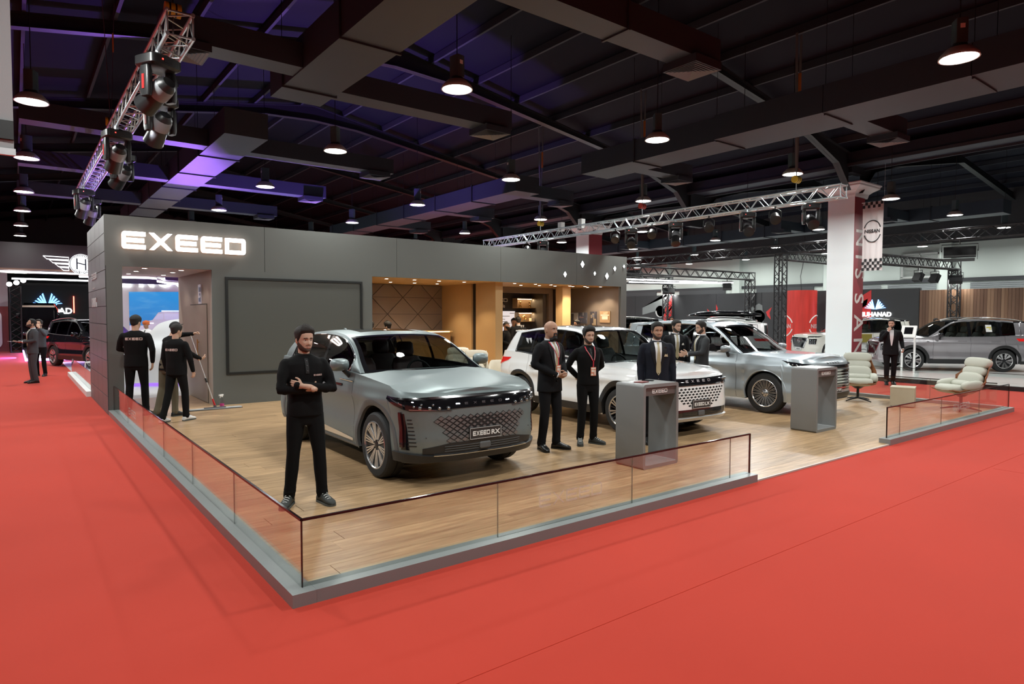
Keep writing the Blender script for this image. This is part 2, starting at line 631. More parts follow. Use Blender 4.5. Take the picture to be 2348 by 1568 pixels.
 for q in (0, 1):
  for z in range(14):
   y0 = 9.75 + .86 * q
   lg.add([(37.97, y0, 4.1 + .08 * z), (37.97, y0 + .78, 4.1 + .08 * z), (37.91, y0 + .78, 4.15 + .08 * z), (37.91, y0, 4.15 + .08 * z)], [(0, 1, 2, 3)])
 for a, b_ in ((9.62, 9.72), (10.56, 10.62), (11.42, 11.52)):
  lg.box(37.88, 37.99, a, b_, 4.02, 5.3)
 lg.box(37.88, 37.99, 9.62, 11.52, 3.96, 4.06).box(37.88, 37.99, 9.62, 11.52, 5.22, 5.32)
 lg.build('wall_louvre', mat('louvre_grey', (0.42, 0.43, 0.42), 0.5), wr)
 struct(MB().box(HX0 - .3, HX0, HY0, HY1, 0, 9.9).build('wall_left', md))
 struct(MB().box(HX0, HX1, HY1, HY1 + .3, 0, 9.9).build('wall_back', md))
 struct(MB().box(HX0, HX1, HY0 - .3, HY0, 0, 9.9).build('wall_front', md))
 return ceil
build_hall()
# ---------------------------------------------------------------- oak stand floor
M_OAK = plank_mat()
def build_stand_floor():
 mt = mat('floor_edge_trim', (0.55, 0.54, 0.50), 0.4)
 base = struct(MB().box(0.03, 14.24, 0.03, 13.5, 0.0, 0.006).build('floor_2', mat('floor_underlay', (0.10, 0.07, 0.045), 0.8)))
 MB().box(5.30, 8.70, 0.008, 0.03, 0.0, 0.020).build('edge_trim', mt, base)
 cache = {}
 W, L = 0.24, 2.6
 rest = MB()
 rnd = random.Random(3)
 row = 0
 y = 0.03
 cnt = 0
 while y < 10.1:
  x = 0.03 - rnd.random() * L
  while x < 14.22:
   x0, x1 = max(0.03, x), min(14.24, x + L)
   x += L
   if x1 - x0 < 0.02:
    continue
   if cnt < 296:
    ln = round(x1 - x0, 2)
    if ln not in cache:
     q = MB()
     g = 0.0012
     q.box(g, ln - g, g, W - g, 0.0, 0.014)
     cache[ln] = q.mesh('plank', M_OAK)
    o = bpy.data.objects.new('plank', cache[ln])
    o.location = (x0, y, 0.006 + rnd.random() * 0.0006)
    COL.objects.link(o)
    o.parent = base
    cnt += 1
   else:
    rest.box(x0 + .0012, x1 - .0012, y + .0012, y + W - .0012, 0.006, 0.0205)
  y += W
 rest.box(0.27, 1.85, y, 12.4, 0.006, 0.02)
 rest.box(1.86, 14.2, y, 13.4, 0.006, 0.02)
 tag(rest.build('plank_rest', M_OAK, base), kind='stuff')
build_stand_floor()
# ---------------------------------------------------------------- glass barriers on grey kerbs
M_KERB = mat('kerb_grey', (0.235, 0.25, 0.25), 0.32, noise=(3, 0.06))
M_GLASS = glass_mat('barrier_glass', (0.93, 0.955, 0.94), ior=1.75)
M_EDGEREFL = mat('dark_glass_edge', (0.018, 0.008, 0.009), 0.12)  # black reflection of the polished glass edge, put into the colour
M_FROST = mat('frosted_lettering', (0.75, 0.72, 0.70), 0.6, alpha=0.22)
KH, GT, GO = 0.0865, 0.540, 0.094
def barrier(label, ax, a0, a1, off, joints, side=1, logo_at=None, posts=(True, True), mitre=0.0):
 """ax 'x' runs along X at Y=off..off+0.158, 'y' runs along Y"""
 cx = (a0 + a1) / 2
 t = thing('glass_barrier', label, 'barrier', (cx, off + .08, 0) if ax == 'x' else (off + .08, cx, 0))
 t['group'] = 'glass barriers round the stand'
 lx, ly = (cx, off + .08) if ax == 'x' else (off + .08, cx)
 def bx(mb, u0, u1, w0, w1, z0, z1):
  return mb.box(u0 - lx, u1 - lx, w0 - ly, w1 - ly, z0, z1) if ax == 'x' else mb.box(w0 - lx, w1 - lx, u0 - ly, u1 - ly, z0, z1)
 k = MB()
 bx(k, a0 + (mitre + .001 if mitre else 0), a1, off, off + .158, 0.0, KH)
 k.build('kerb', M_KERB, t)
 g0, g1 = (a0 + GO, a1 - .02) if mitre == 0 or True else (a0, a1)
 gy = off + (GO if side > 0 else .158 - GO)
 ed = [g0] + [j for j in joints] + [g1]
 for i in range(len(ed) - 1):
  p = MB()
  bx(p, ed[i] + (.002 if i else 0), ed[i + 1] - .002, gy - .006, gy + .006, KH, GT - .012)
  p.build('glass_pane', M_GLASS, t)
  if i:
   j = MB()
   bx(j, ed[i] - .0018, ed[i] + .0018, gy - .0055, gy + .0055, KH, GT - .012)
   j.build('pane_joint', mat('glass_joint', (0.16, 0.20, 0.17), 0.2, alpha=.6), t)
 r = MB()
 bx(r, g0, g1, gy - .009, gy + .009, GT - .012, GT + .004)
 if posts[0]:
  bx(r, g0 - .003, g0 + .004, gy - .009, gy + .009, KH, GT)
 if posts[1]:
  bx(r, g1 - .008, g1 + .004, gy - .009, gy + .009, KH, GT)
 r.build('edge_reflection', M_EDGEREFL, t)  # added dark strip standing in for reflections in the pane edges
 if logo_at is not None:
  q = MB()
  wd, h = logo_at[1], logo_at[2]
  zc = logo_at[3] if len(logo_at) > 3 else 0.25
  if ax == 'x':
   exeed(q, (logo_at[0] - wd / 2 - lx, gy - .0065 - ly, zc), (1, 0, 0), (0, 0, 1), (0, -1, 0), h, wd, 0, .0006, 0.16)
  else:
   exeed(q, (gy - .0065 - lx, logo_at[0] + wd / 2 - ly, zc), (0, -1, 0), (0, 0, 1), (-1, 0, 0), h, wd, 0, .0006, 0.16)
  q.build('frosted_logo', M_FROST, t)
 return t
barrier('long low glass barrier on the grey kerb beside the aisle, ending at the stand wall', 'y', 0.0, 10.15, 0.0, [1.74, 3.38, 5.05, 6.67, 8.3], logo_at=(7.75, 0.75, 0.11, 0.26), posts=(False, True))
barrier('low glass barrier on a grey kerb before the matte grey car and first podium', 'x', 0.0, 5.283, 0.0, [1.694, 3.289, 4.883], mitre=0.158, logo_at=(2.5, 0.75, 0.11, .25), posts=(True, True))
barrier('short glass barrier on a grey kerb in front of the cream lounge chairs', 'x', 8.713, 14.303, 0.0, [9.252, 10.861, 12.636], logo_at=(11.75, 0.75, 0.11, .26))
barrier('glass barrier on a grey kerb behind the cream lounge chairs and cube', 'y', 0.2, 6.2, 14.24, [1.5, 3.0, 4.5], side=-1, posts=(False, True))
M_LAMPBODY = mat('lamp_body_grey', (0.05, 0.08, 0.09), 0.5)
LAMP_X = [-6.3, -1.05, 4.28, 9.1, 14.3, 19.95, 25.1, 30.35, 35.6]
LAMP_Y = [-5.5, -0.6, 4.72, 9.62, 14.6, 19.73, 24.1, 28.8, 33.0]
def build_lamps():
 can = MB()
 can.rbox(-.075, .075, -.1, .1, .19, .52, .02, 2)
 can.cyl((0, 0, .12), (0, 0, .2), .13, .09, 16)
 can_me = can.mesh('driver_housing', M_LAMPBODY, 40)
 refl_me = MB().lathe([(.16, .13), (.235, .05), (.25, .012), (.25, 0), (.235, 0), (.222, .02), (.0, .035)], 28).mesh('reflector', mat('lamp_rim', (0.55, 0.58, 0.55), .35), 40)
 lens_me = MB().lathe([(0, .004), (.215, .004), (.215, .012), (0, .012)], 28).mesh('lens', M_LAMP)
 hook_me = MB().cyl((0, 0, 0), (0, 0, 1), .008, n=6).mesh('suspension_wire', M_BLACK)
 tagm = MB().box(-.03, .03, -.104, -.1, .38, .44).mesh('rating_label', M_WHITE)
 where = {-6.3: 'far aisle row', -1.05: 'red aisle row', 4.28: 'row over the matte grey car', 9.1: 'row over the white car', 14.3: 'row over the stand end', 19.95: 'row beside the column', 25.1: 'row over the show cars', 30.35: 'row over the graphics wall', 35.6: 'row along the white wall'}
 for x in LAMP_X:
  for j, y in enumerate(LAMP_Y):
   vis = y > -1 and not (y < 1 and x < 8)
   if x > 26 and y < 3:
    vis = False
   if vis or (y > -7 and -2 < x < 16):
    o = thing('high_bay_lamp', 'lit round high-bay lamp on a wire, %s, %s along it' % (where[x], ['first', 'second', 'third', 'fourth', 'fifth', 'sixth', 'seventh', 'eighth', 'ninth', 'tenth'][j]), 'lamp', (x, y, 5.45), rotz=(x * 7 + y * 3) % 6.28, group='high-bay lamps')
    for nm, me in (('driver_housing', can_me), ('reflector', refl_me), ('lens', lens_me), ('suspension_wire', hook_me), ('rating_label', tagm)):
     c = bpy.data.objects.new(nm, me)
     COL.objects.link(c)
     c.parent = o
     if nm == 'suspension_wire':
      zr = 9.75 - .165 * abs(x - 7.5) if x < 21.4 else 7.45 + (x - 21.4) * .161 if x < 31 else 9.0 - (x - 31) * .111
      c.location = (0, 0, .52)
      c.scale = (1, 1, zr - .30 - 5.97)
    light('high_bay_light', 'AREA', (x, y, 5.43), 95, (0.97, 1.0, 0.96), .42)
build_lamps()
for (x, y, z, tx, ty, e, sp) in [(.3, 5.3, 4.7, 3.2, 3.0, 420, 75), (.3, 6.9, 4.6, 4.5, 5.5, 420, 75), (.3, 9.4, 4.7, 3.5, 9.0, 200, 70), (13.5, 3.75, 4.0, 9.0, 2.2, 420, 75), (13.5, 5.4, 4.0, 6.5, 3.0, 420, 70), (13.5, 9.3, 4.0, 8.0, 6.5, 300, 70), (13.5, 7.6, 4.0, 11.0, 1.0, 260, 70)]:
 light('truss_spot', 'SPOT', (x, y, z), e, (.96, .98, 1.0), .10, (tx, ty, 0.4), sp, .7)
# ---------------------------------------------------------------- the stand's back building
YW, YB = 10.156, 13.55
M_BOOTH = mat('booth_grey', (0.115, 0.121, 0.114), 0.5, noise=(1.2, 0.04))
M_BOOTHD = mat('booth_seam', (0.03, 0.031, 0.03), 0.6)
M_TILE = mat('booth_tile_grey', (0.15, 0.155, 0.16), 0.42, noise=(2.0, 0.06))
M_BEIGE = mat('passage_beige', (0.36, 0.29, 0.23), 0.5)
M_TAN = mat('tan_panel', (0.52, 0.345, 0.165), 0.38, noise=(0.8, 0.05))
M_BROWN = mat('brown_panel', (0.205, 0.165, 0.145), 0.5)
M_BROWN2 = mat('taupe_panel', (0.19, 0.155, 0.13), 0.5)
M_SOFFIT = mat('soffit_tan', (0.52, 0.36, 0.18), 0.5)
def build_booth():
 root = struct(MB().box(1.86, 14.15, 13.5, YB, 0, 3.0).build('wall_booth', M_BOOTH))
 ed = [0.0, 2.905, 6.03, 9.165, 11.98, 14.155]
 for a, b in zip(ed[:-1], ed[1:]):
  MB().box(a + (.004 if a else 0), b - .004 if b < 14 else b, YW, YW + .06, 2.80, 3.749).build('header_panel', M_BOOTH, root)
 MB().box(.01, 14.14, YW + .03, YW + .1, 2.85, 3.7).build('header_core', M_BOOTHD, root)
 MB().box(0, 14.155, YW + .06, YB, 3.70, 3.74).build('roof_deck', M_BOOTH, root)
 MB().box(14.10, 14.155, YW + .06, YB, 0, 3.749).build('end_panel', M_BOOTH, root)
 MB().box(13.90, 14.155, YW, YW + .06, 0, 2.80).build('end_pillar', M_BOOTH, root)
 MB().box(0.012, 0.27, YW, YB, 0, 2.8).build('pylon', M_BOOTH, root)
 MB().box(.004, .012, YW + .01, YB, 0, 3.74).build('tile_backing', M_BOOTHD, root)
 MB().box(0.006, 0.06, YW + .06, YB, 2.8, 3.745).build('pylon_top', M_BOOTHD, root)
 nz, ny = 11, 4
 hz, wy = 3.745 / nz, (YB - YW) / ny
 tm = MB().box(-.006, .004, .006, wy - .006, .006, hz - .006).mesh('tile', M_TILE)
 for i in range(nz):
  for j in range(ny):
   o = bpy.data.objects.new('tile', tm)
   o.location = (0.0, YW + wy * j, hz * i)
   COL.objects.link(o)
   o.parent = root
 MB().box(1.85, 2.10, YW, YW + .06, 0, 2.8).box(5.12, 5.38, YW, YW + .06, 0, 2.8).box(2.10, 5.12, YW, YW + .06, 0, .64).box(2.10, 5.12, YW, YW + .06, 2.665, 2.8).box(2.05, 5.2, YW + .07, YW + .1, .5, 2.8).build('screen_wall', M_BOOTH, root)
 MB().box(5.33, 5.38, YW + .06, YB, 0, 2.8).build('side_panel', M_BROWN, root)
 MB().box(0.27, 1.85, YW + .06, YB, 2.80, 2.84).build('passage_soffit', mat('passage_soffit_white', (0.62, 0.50, 0.50), 0.6), root)
 MB().box(1.85, 1.90, YW + .061, YB, 0, 2.8).build('passage_wall', M_BEIGE, root)
 MB().box(5.38, 13.90, YW + .06, 13.5, 2.81, 2.86).build('soffit', M_SOFFIT, root)
 MB().box(13.86, 13.90, YW + .06, 13.5, 0, 2.81).build('picture_wall', M_BROWN2, root)
 MB().box(5.38, 9.34, 13.46, 13.5, 0, 2.81).build('quilt_backing', mat('quilt_joint', (0.05, 0.04, 0.036), 0.6), root)
 n = 0
 Wt, Ht = 1.02, 0.50
 z0 = -0.08
 for r in range(6):
  for k in range(-1, 9):
   for up in (0, 1):
    xo = 5.38 + k * Wt / 1 * 0.5 * 2 / 2 + (0.0 if r % 2 == 0 else 0.0)
    base = 5.38 + k * Wt / 2
    flip = (k + r + up) % 2
    if up == 1:
     continue
    za, zb = z0 + r * Ht, z0 + (r + 1) * Ht
    if flip == 0:
     tri = [(base, za), (base + Wt, za), (base + Wt / 2, zb)]
    else:
     tri = [(base, zb), (base + Wt / 2, za), (base + Wt, zb)]
    c = (sum(p[0] for p in tri) / 3, sum(p[1] for p in tri) / 3)
    tri = [(c[0] + (p[0] - c[0]) * .965, c[1] + (p[1] - c[1]) * .965) for p in tri]
    pl = clip_poly(tri, 5.385, 9.33, 0.0, 2.80)
    if len(pl) < 3:
     continue
    MB().prism(pl, 0, .03, (0, 13.462, 0), (1, 0, 0), (0, 0, 1), (0, -1, 0)).build('quilt_panel', M_BROWN, root)
 MB().box(9.30, 9.52, 11.78, 13.46, 0.02, 2.81).build('tan_partition', M_TAN, root)
 MB().box(9.36, 9.5, 11.55, 11.78, 0.02, 2.81).build('dark_slot', mat('slot_black', (0.02, 0.017, 0.015), 0.4), root)
 t = MB()
 t.box(9.30, 9.55, 10.58, 11.55, 0.02, 2.81)
 t.build('tan_partition', M_TAN, root)
 MB().box(9.5, 13.86, 13.40, 13.46, 0, 2.81).build('niche_back', mat('niche_dark', (0.045, 0.040, 0.040), 0.55), root)
 MB().box(9.55, 13.2, 12.62, 12.75, 2.62, 2.81).box(13.02, 13.2, 12.62, 12.75, 0, 2.62).build('niche_frame', mat('niche_frame_brown', (0.19, 0.155, 0.13), 0.45), root)
 MB().box(12.86, 13.02, 12.75, 13.4, 0, 2.75).build('niche_cheek', mat('niche_cheek_grey', (0.09, 0.08, 0.075), 0.5), root)
 MB().box(12.45, 12.80, 11.30, 11.62, 0.02, 2.81).build('tan_column', M_TAN, root)
 s = thing('video_wall', 'large switched-off dark video wall in a black frame, on the grey stand wall', 'screen', (3.61, YW, .64))
 M = Matrix.Translation((-3.61, -YW, -.64))
 f = MB()
 for b in ((2.10, 5.12, .64, .69), (2.10, 5.12, 2.615, 2.665), (2.10, 2.15, .69, 2.615), (5.07, 5.12, .69, 2.615)):
  f.box(b[0], b[1], YW - .035, YW + .05, b[2], b[3], M)
 f.build('frame', mat('screen_frame', (0.012, 0.013, 0.013), 0.35), s)
 MB().box(2.15, 5.07, YW - .008, YW + .03, .69, 2.615, M).build('display', mat('screen_dark', (0.085, 0.088, 0.08), 0.42, noise=(220, 0.04)), s)
 g = thing('illuminated_sign', 'large glowing white EXEED lettering on the grey header above the passage', 'sign', (1.38, YW, 3.13))
 x = 0.268
 sx = (2.492 - .268) / EXEED_W
 xx = 0.0
 me_ = emit('sign_white', (1.0, 0.965, 0.93), 5.0)
 mh = emit('sign_halo', (1.0, 0.62, 0.45), 2.4)
 for k, ch in enumerate('EXEED'):
  q = MB()
  h = MB()
  for poly in {'E': letter_e, 'X': letter_x, 'D': letter_d}[ch](1.72):
   pl = [((p[0] + xx) * sx + .268 - 1.38, p[1] * .325) for p in poly]
   q.prism(pl, .07, .10, (0, 0, 0), (1, 0, 0), (0, 0, 1), (0, -1, 0))
   h.prism(pl, .03, .07, (0, 0, 0), (1, 0, 0), (0, 0, 1), (0, -1, 0))
  o = q.build('letter', me_, g)
  h.build('letter_return', mh, o)
  xx += 2.0
 md = emit('diamond_led', (0.92, 0.94, 1.0), 16)
 names = ['lowest small', 'largest high', 'small round-looking middle', 'large low', 'second from the end', 'end']
 for (dx, dz, r), nm in zip(((11.492, 3.093, .085), (12.192, 3.421, .105), (12.706, 3.168, .06), (13.235, 3.109, .105), (13.581, 3.353, .08), (13.996, 3.441, .055)),
          ('first diamond lamp along the header, nearest the café seam', 'large diamond lamp highest in the middle of the header cluster', 'small diamond lamp between the two large diamond lamps', 'large low diamond lamp of the header cluster', 'medium diamond lamp, last but one before the header end', 'smallest diamond lamp at the very end of the header')):
  d = thing('diamond_lamp', nm, 'lamp', (dx, YW, dz), group='diamond lamps on the header')
  MB().prism([(-r * .72, 0), (0, -r), (r * .72, 0), (0, r)], .0, .03, (0, 0, 0), (1, 0, 0), (0, 0, 1), (0, -1, 0)).build('lamp_body', M_BOOTH, d)
  MB().prism([(-r * .66, 0), (0, -r * .92), (r * .66, 0), (0, r * .92)], .03, .036, (0, 0, 0), (1, 0, 0), (0, 0, 1), (0, -1, 0)).build('diffuser', md, d)
 l1 = MB()
 exeed(l1, (-.007, 12.62, 2.62), (0, -1, 0), (0, 0, 1), (-1, 0, 0), .13, .95, 0, .012)
 tag(l1.build('wall_lettering', mat('side_letter', (.45, .45, .46), .5)), 'small white EXEED lettering on the tiled side of the stand', 'lettering')
 l2 = MB()
 text(l2, 'EXLANTIX', (-.007, 12.7, 2.05), (0, -1, 0), (0, 0, 1), .26, .012, .006, sx=0.8)
 l2.box(-.019, -.007, 12.0, 12.4, 2.43, 2.445)
 tag(l2.build('wall_lettering', mat('side_letter', (.45, .45, .46), .5)), 'white EXLANTIX lettering below the EXEED lettering on the tiled side', 'lettering')
 d = struct(MB().box(1.838, 1.85, 10.62, 12.2, .03, 2.1).build('door_1', M_BEIGE))
 MB().box(1.845, 1.852, 10.60, 10.62, .02, 2.12).box(1.845, 1.852, 10.62, 12.22, 2.10, 2.12).build('door_gap', M_BOOTHD, d)
 MB().box(1.79, 1.81, 11.34, 11.37, .95, 1.35).box(1.81, 1.84, 11.34, 11.37, 1.0, 1.02).box(1.81, 1.84, 11.34, 11.37, 1.28, 1.3).build('door_handle', mat('brass_handle', (0.62, 0.36, 0.13), 0.3, .8), d)
 p = thing('room_sign', 'small framed white picture sign over the beige passage door', 'sign', (1.85, 11.2, 2.12))
 MB().box(-.02, 0, -.13, .13, 0, .42).build('frame', mat('sign_grey_white', (0.6, 0.62, 0.7), 0.3), p)
 q = MB()
 for y0, z0, y1, z1 in ((-.08, .26, .07, .36), (-.08, .18, .03, .23), (-.02, .05, .08, .13), (-.09, .04, -.05, .14)):
  q.box(-.024, -.02, y0, y1, z0, z1)
 q.build('print', mat('sign_print_blue', (0.12, 0.16, 0.30), 0.4), p)
def clip_poly(poly, x0, x1, y0, y1):
 def cut(pts, inside, isect):
  out = []
  for i in range(len(pts)):
   a, b = pts[i - 1], pts[i]
   if inside(b):
    if not inside(a):
     out.append(isect(a, b))
    out.append(b)
   elif inside(a):
    out.append(isect(a, b))
  return out
 def ix(c):
  return lambda a, b: (c, a[1] + (b[1] - a[1]) * (c - a[0]) / (b[0] - a[0]))
 def iy(c):
  return lambda a, b: (a[0] + (b[0] - a[0]) * (c - a[1]) / (b[1] - a[1]), c)
 poly = cut(poly, lambda p: p[0] >= x0, ix(x0))
 poly = cut(poly, lambda p: p[0] <= x1, ix(x1)) if poly else poly
 poly = cut(poly, lambda p: p[1] >= y0, iy(y0)) if poly else poly
 poly = cut(poly, lambda p: p[1] <= y1, iy(y1)) if poly else poly
 return poly
build_booth()
M_DL = emit('downlight_glow', (1.0, 0.93, 0.82), 18)
M_DLW = emit('downlight_white', (1.0, 0.95, 0.97), 14)
_dl = None
def downlight(x, y, z, label, group, mglow, energy, color, spot=100):
 d = thing('downlight', label, 'downlight', (x, y, z), group=group)
 MB().lathe([(.045, -.012), (.062, -.012), (.062, 0), (.045, 0)], 20, closed=True).build('trim_ring', M_WHITE, d, 40)
 MB().lathe([(0.0, -.006), (.046, -.006)], 20).build('lens', mglow, d)
 if energy:
  light('downlight_beam', 'SPOT', (x, y, z - .03), energy, color, .05, None, spot, .5)
cdl = [(6.1, 10.85), (6.9, 10.85), (7.7, 10.95), (8.5, 10.95), (6.95, 12.3), (7.7, 12.3), (8.45, 12.3), (10.03, 10.65), (10.8, 10.65), (11.4, 10.65), (12.3, 10.8), (12.9, 10.75), (13.5, 10.66), (10.81, 11.35), (11.45, 11.25), (12.0, 11.15), (12.62, 11.0), (13.4, 11.15), (6.1, 12.3)]
for i, (x, y) in enumerate(cdl):
 row = 'front row' if y < 11.05 else 'back row'
 side = 'lounge side' if x < 9.3 else 'coffee side'
 same = sorted([c for c in cdl if (c[1] < 11.05) == (y < 11.05) and (c[0] < 9.3) == (x < 9.3)])
 nth = ['first', 'second', 'third', 'fourth', 'fifth', 'sixth', 'seventh', 'eighth'][same.index((x, y))]
 downlight(x, y, 2.81, 'round warm downlight in the café soffit, %s, %s, %s from the video wall' % (row, side, nth), 'warm café downlights', M_DL, 60, (1.0, 0.80, 0.55))
for i, (x, y) in enumerate([(.68, 10.4), (.68, 11.5), (.68, 12.6), (1.37, 10.6), (1.37, 11.5), (1.37, 12.6)]):
 downlight(x, y, 2.80, 'round white downlight in the passage soffit, %s column, %s row' % (['pylon-side', 'door-side'][i // 3], ['front', 'middle', 'rear'][i % 3]), 'passage downlights', M_DLW, 8, (1.0, 0.82, 0.78), 120)
# ---------------------------------------------------------------- air ducts
M_DUCT = mat('duct_grey', (0.034, 0.047, 0.064), 0.5, noise=(0.8, 0.08))
M_DUCTF = mat('duct_flange', (0.028, 0.034, 0.042), 0.5)
DZ = 5.72
def diffuser(parent, x, y, z, s=0.62):
 d = MB()
 d.box(x - s / 2, x + s / 2, y - s / 2, y + s / 2, z - .12, z)
 o = d.build('diffuser', M_DUCT, parent)
 v = MB()
 for k in range(6):
  a = s / 2 - .03 - k * .048
  if a < .03:
   break
  zz = z - .125
  for q in range(4):
   M = Matrix.Translation((x, y, zz)) @ Matrix.Rotation(q * pi / 2, 4, 'Z')
   pts = [M @ Vector(p) for p in ((-a, -a, -.006), (a, -a, -.006), (a - .03, -a + .03, .004), (-a + .03, -a + .03, .004))]
   v.add(pts, [(0, 1, 2, 3)])
 v.build('louvre', mat('diffuser_grey', (0.13, 0.13, 0.135), .45), o)
def duct(label, x0, x1, ya, yb, h=0.52, branches=(), wide=None, cat='duct'):
 """main run along Y with T branches: (y, x_from, x_to, diffuser_x...)"""
 cx, cy = (x0 + x1) / 2, (ya + yb) / 2
 t = thing('air_duct', label, cat, (cx, cy, DZ))
 t['group'] = 'dark air ducts under the roof'
 M = Matrix.Translation((-cx, -cy, 0))
 y = ya
 k = 0
 while y < yb - .05:
  y1 = min(y + 2.4, yb)
  s = MB()
  e = 0.0
  if wide and y < wide[0]:
   e = wide[1]
  s.box(x0 - e, x1 + e, y + .006, y1 - .006, 0, h, M)
  s.build('duct_segment', M_DUCT, t)
  if y1 < yb - .05:
   MB().box(x0 - .03, x1 + .03, y1 - .02, y1 + .02, -.03, h + .03, M).build('flange', M_DUCTF, t)
   MB().cyl((x0 - .02 - cx, y1 - cy, h), (x0 - .02 - cx, y1 - cy, h + 2.0), .006, n=5).cyl((x1 + .02 - cx, y1 - cy, h), (x1 + .02 - cx, y1 - cy, h + 2.0), .006, n=5).build('hanger', M_BLACK, t)
  y = y1
  k += 1
 for b in branches:
  yb_, xa, xb, dxs = b
  bw = .46
  xs = sorted((xa, xb))
  xm = (xs[0] + xs[1]) / 2
  n = max(1, int((xs[1] - xs[0]) / 2.0))
  for i in range(n):
   p0 = xs[0] + (xs[1] - xs[0]) * i / n
   p1 = xs[0] + (xs[1] - xs[0]) * (i + 1) / n
   MB().box(p0 + .004, p1 - .004, yb_ - bw / 2, yb_ + bw / 2, .02, .40, M).build('branch_segment', M_DUCT, t)
   if i:
    MB().box(p0 - .018, p0 + .018, yb_ - bw / 2 - .025, yb_ + bw / 2 + .025, -.005, .425, M).build('flange', M_DUCTF, t)
  for dx in dxs:
   diffuser(t, dx - cx, yb_ - cy, .02)
 return t
duct('wide dark air duct with side branches, hung above the matte grey car nearest the camera', 2.3, 3.2, -5.0, 7.7, .55, [(2.25, 3.2, 7.35, [6.95]), (7.0, 3.2, 6.95, [6.55]), (6.3, .35, 2.3, [.65])], wide=(2.0, .35))
duct('purple-tinted dark air duct running back above the stand building', 2.25, 3.15, 10.6, 27.4, .55, [(12.3, 3.15, 6.95, [6.5]), (12.3, -1.2, 2.25, []), (17.0, 3.15, 6.9, [6.45]), (17.0, -1.2, 2.25, []), (22.0, 3.15, 6.9, [6.45]), (22.0, -1.2, 2.25, [])])
duct('dark air duct crossing high over the white car and podiums', 10.95, 11.95, -5.0, 8.9, .52, [(2.2, 11.95, 14.0, [13.65]), (7.7, 11.95, 13.9, [13.5])], wide=(3.9, .12))
duct('blue-grey air duct behind the long lighting truss, above the café', 10.95, 11.9, 11.8, 26.6, .5, [(12.6, 11.9, 13.9, [13.5]), (17.2, 11.9, 13.9, [13.4]), (22.0, 11.9, 13.8, [13.3])])
duct('far air duct in the next bay above the show cars', 27.6, 28.5, 4.0, 42.0, .5, [(11.8, 25.6, 27.6, [26.0]), (7.4, 25.6, 27.6, [26.0]), (21.0, 25.6, 27.6, [26.0])])
# ---------------------------------------------------------------- trusses
def truss(name, label, p0, p1, size, m, separate=False, rc=.024, rb=.010, bay=.5, group=None):
 """square four-chord truss; p0, p1 centres of the end faces"""
 p0 = Vector(p0)
 p1 = Vector(p1)
 L = (p1 - p0).length
 d = (p1 - p0).normalized()
 up = Vector((0, 0, 1)) if abs(d.z) < .9 else Vector((0, 1, 0))
 sd = d.cross(up).normalized()
 up = sd.cross(d).normalized()
 t = thing(name, label, 'truss', p0, group=group)
 h = size / 2
 cs = [(-h, -h), (h, -h), (h, h), (-h, h)]
 for a, b in cs:
  q = sd * a + up * b
  c = MB().cyl(q, q + d * L, rc, n=10)
  c.build('chord', m, t, 40)
 n = max(2, round(L / bay))
 st = L / n
 allb = MB()
 for k in range(4):
  (a0, b0), (a1, b1) = cs[k], cs[(k + 1) % 4]
  A = sd * a0 + up * b0
  B = sd * a1 + up * b1
  if separate:
   vv = (B + d * (st / 2)) - A
   r1 = MB().cyl((0, 0, 0), vv, rb, n=6, cap=False).mesh('brace', m, 60)
   r2 = MB().cyl((0, 0, 0), (A + d * (st / 2)) - B, rb, n=6, cap=False).mesh('brace', m, 60)
  for i in range(n):
   if separate:
    for me, o_ in ((r1, A + d * (st * i)), (r2, B + d * (st * (i + .5)))):
     o = bpy.data.objects.new('brace', me)
     o.location = o_
     COL.objects.link(o)
     o.parent = t
   else:
    allb.cyl(A + d * (st * i), B + d * (st * (i + .5)), rb, n=5, cap=False)
    allb.cyl(B + d * (st * (i + .5)), A + d * (st * (i + 1)), rb, n=5, cap=False)
  for e in (.02, L - .02):
   MB().cyl(A + d * e, B + d * e, rb * 1.2, n=6).build('end_bar', m, t, 60)
 if not separate:
  tag(allb.build('bracing', m, t, 60), kind='stuff')
 return t
truss('lighting_truss', 'silver lighting truss with an open square end, high over the aisle', (.29, 4.6, 5.355), (.29, 18.7, 5.355), .28, M_ALU, True, bay=.48)
truss('lighting_truss', 'long silver lighting truss crossing from the NISSAN column to above the café', (13.545, 3.06, 4.705), (13.545, 17.05, 4.705), .28, M_ALU, True, bay=.5)
truss('lighting_truss', 'long black truss running high behind the NISSAN column', (25.0, -1.0, 4.76), (25.0, 24.0, 4.76), .36, M_DARKSTEEL, rc=.03, rb=.016, bay=.75)
truss('truss_tower', 'black vertical truss tower beside the red cylinder', (25.0, 11.2, 0.1), (25.0, 11.2, 4.54), .36, M_DARKSTEEL, rc=.03, rb=.016, bay=.6)
truss('lighting_truss', 'black truss beam leading from the truss tower behind the white column face', (25.26, 11.2, 4.5), (31.5, 11.0, 4.5), .34, M_DARKSTEEL, rc=.028, rb=.016, bay=.6)
truss('lighting_truss', 'black truss beam right of the checkered banner', (24.0, 7.0, 4.02), (30.05, 6.25, 4.02), .34, M_DARKSTEEL, rc=.03, rb=.018, bay=.6)
truss('truss_tower', 'black truss leg standing in front of the walnut slat wall', (29.85, 6.25, 0.1), (29.85, 6.25, 3.81), .34, M_DARKSTEEL, rc=.03, rb=.018, bay=.6)
truss('lighting_truss', 'black truss beam above the linear tube lights, nearer one', (18.6, 16.6, 4.0), (30.05, 15.75, 4.0), .36, M_DARKSTEEL, rc=.03, rb=.018, bay=.7)
truss('truss_tower', 'short-looking black truss leg behind the cars, beyond the truss tower', (29.85, 15.75, 0.1), (29.85, 15.75, 3.78), .36, M_DARKSTEEL, rc=.03, rb=.018, bay=.7)
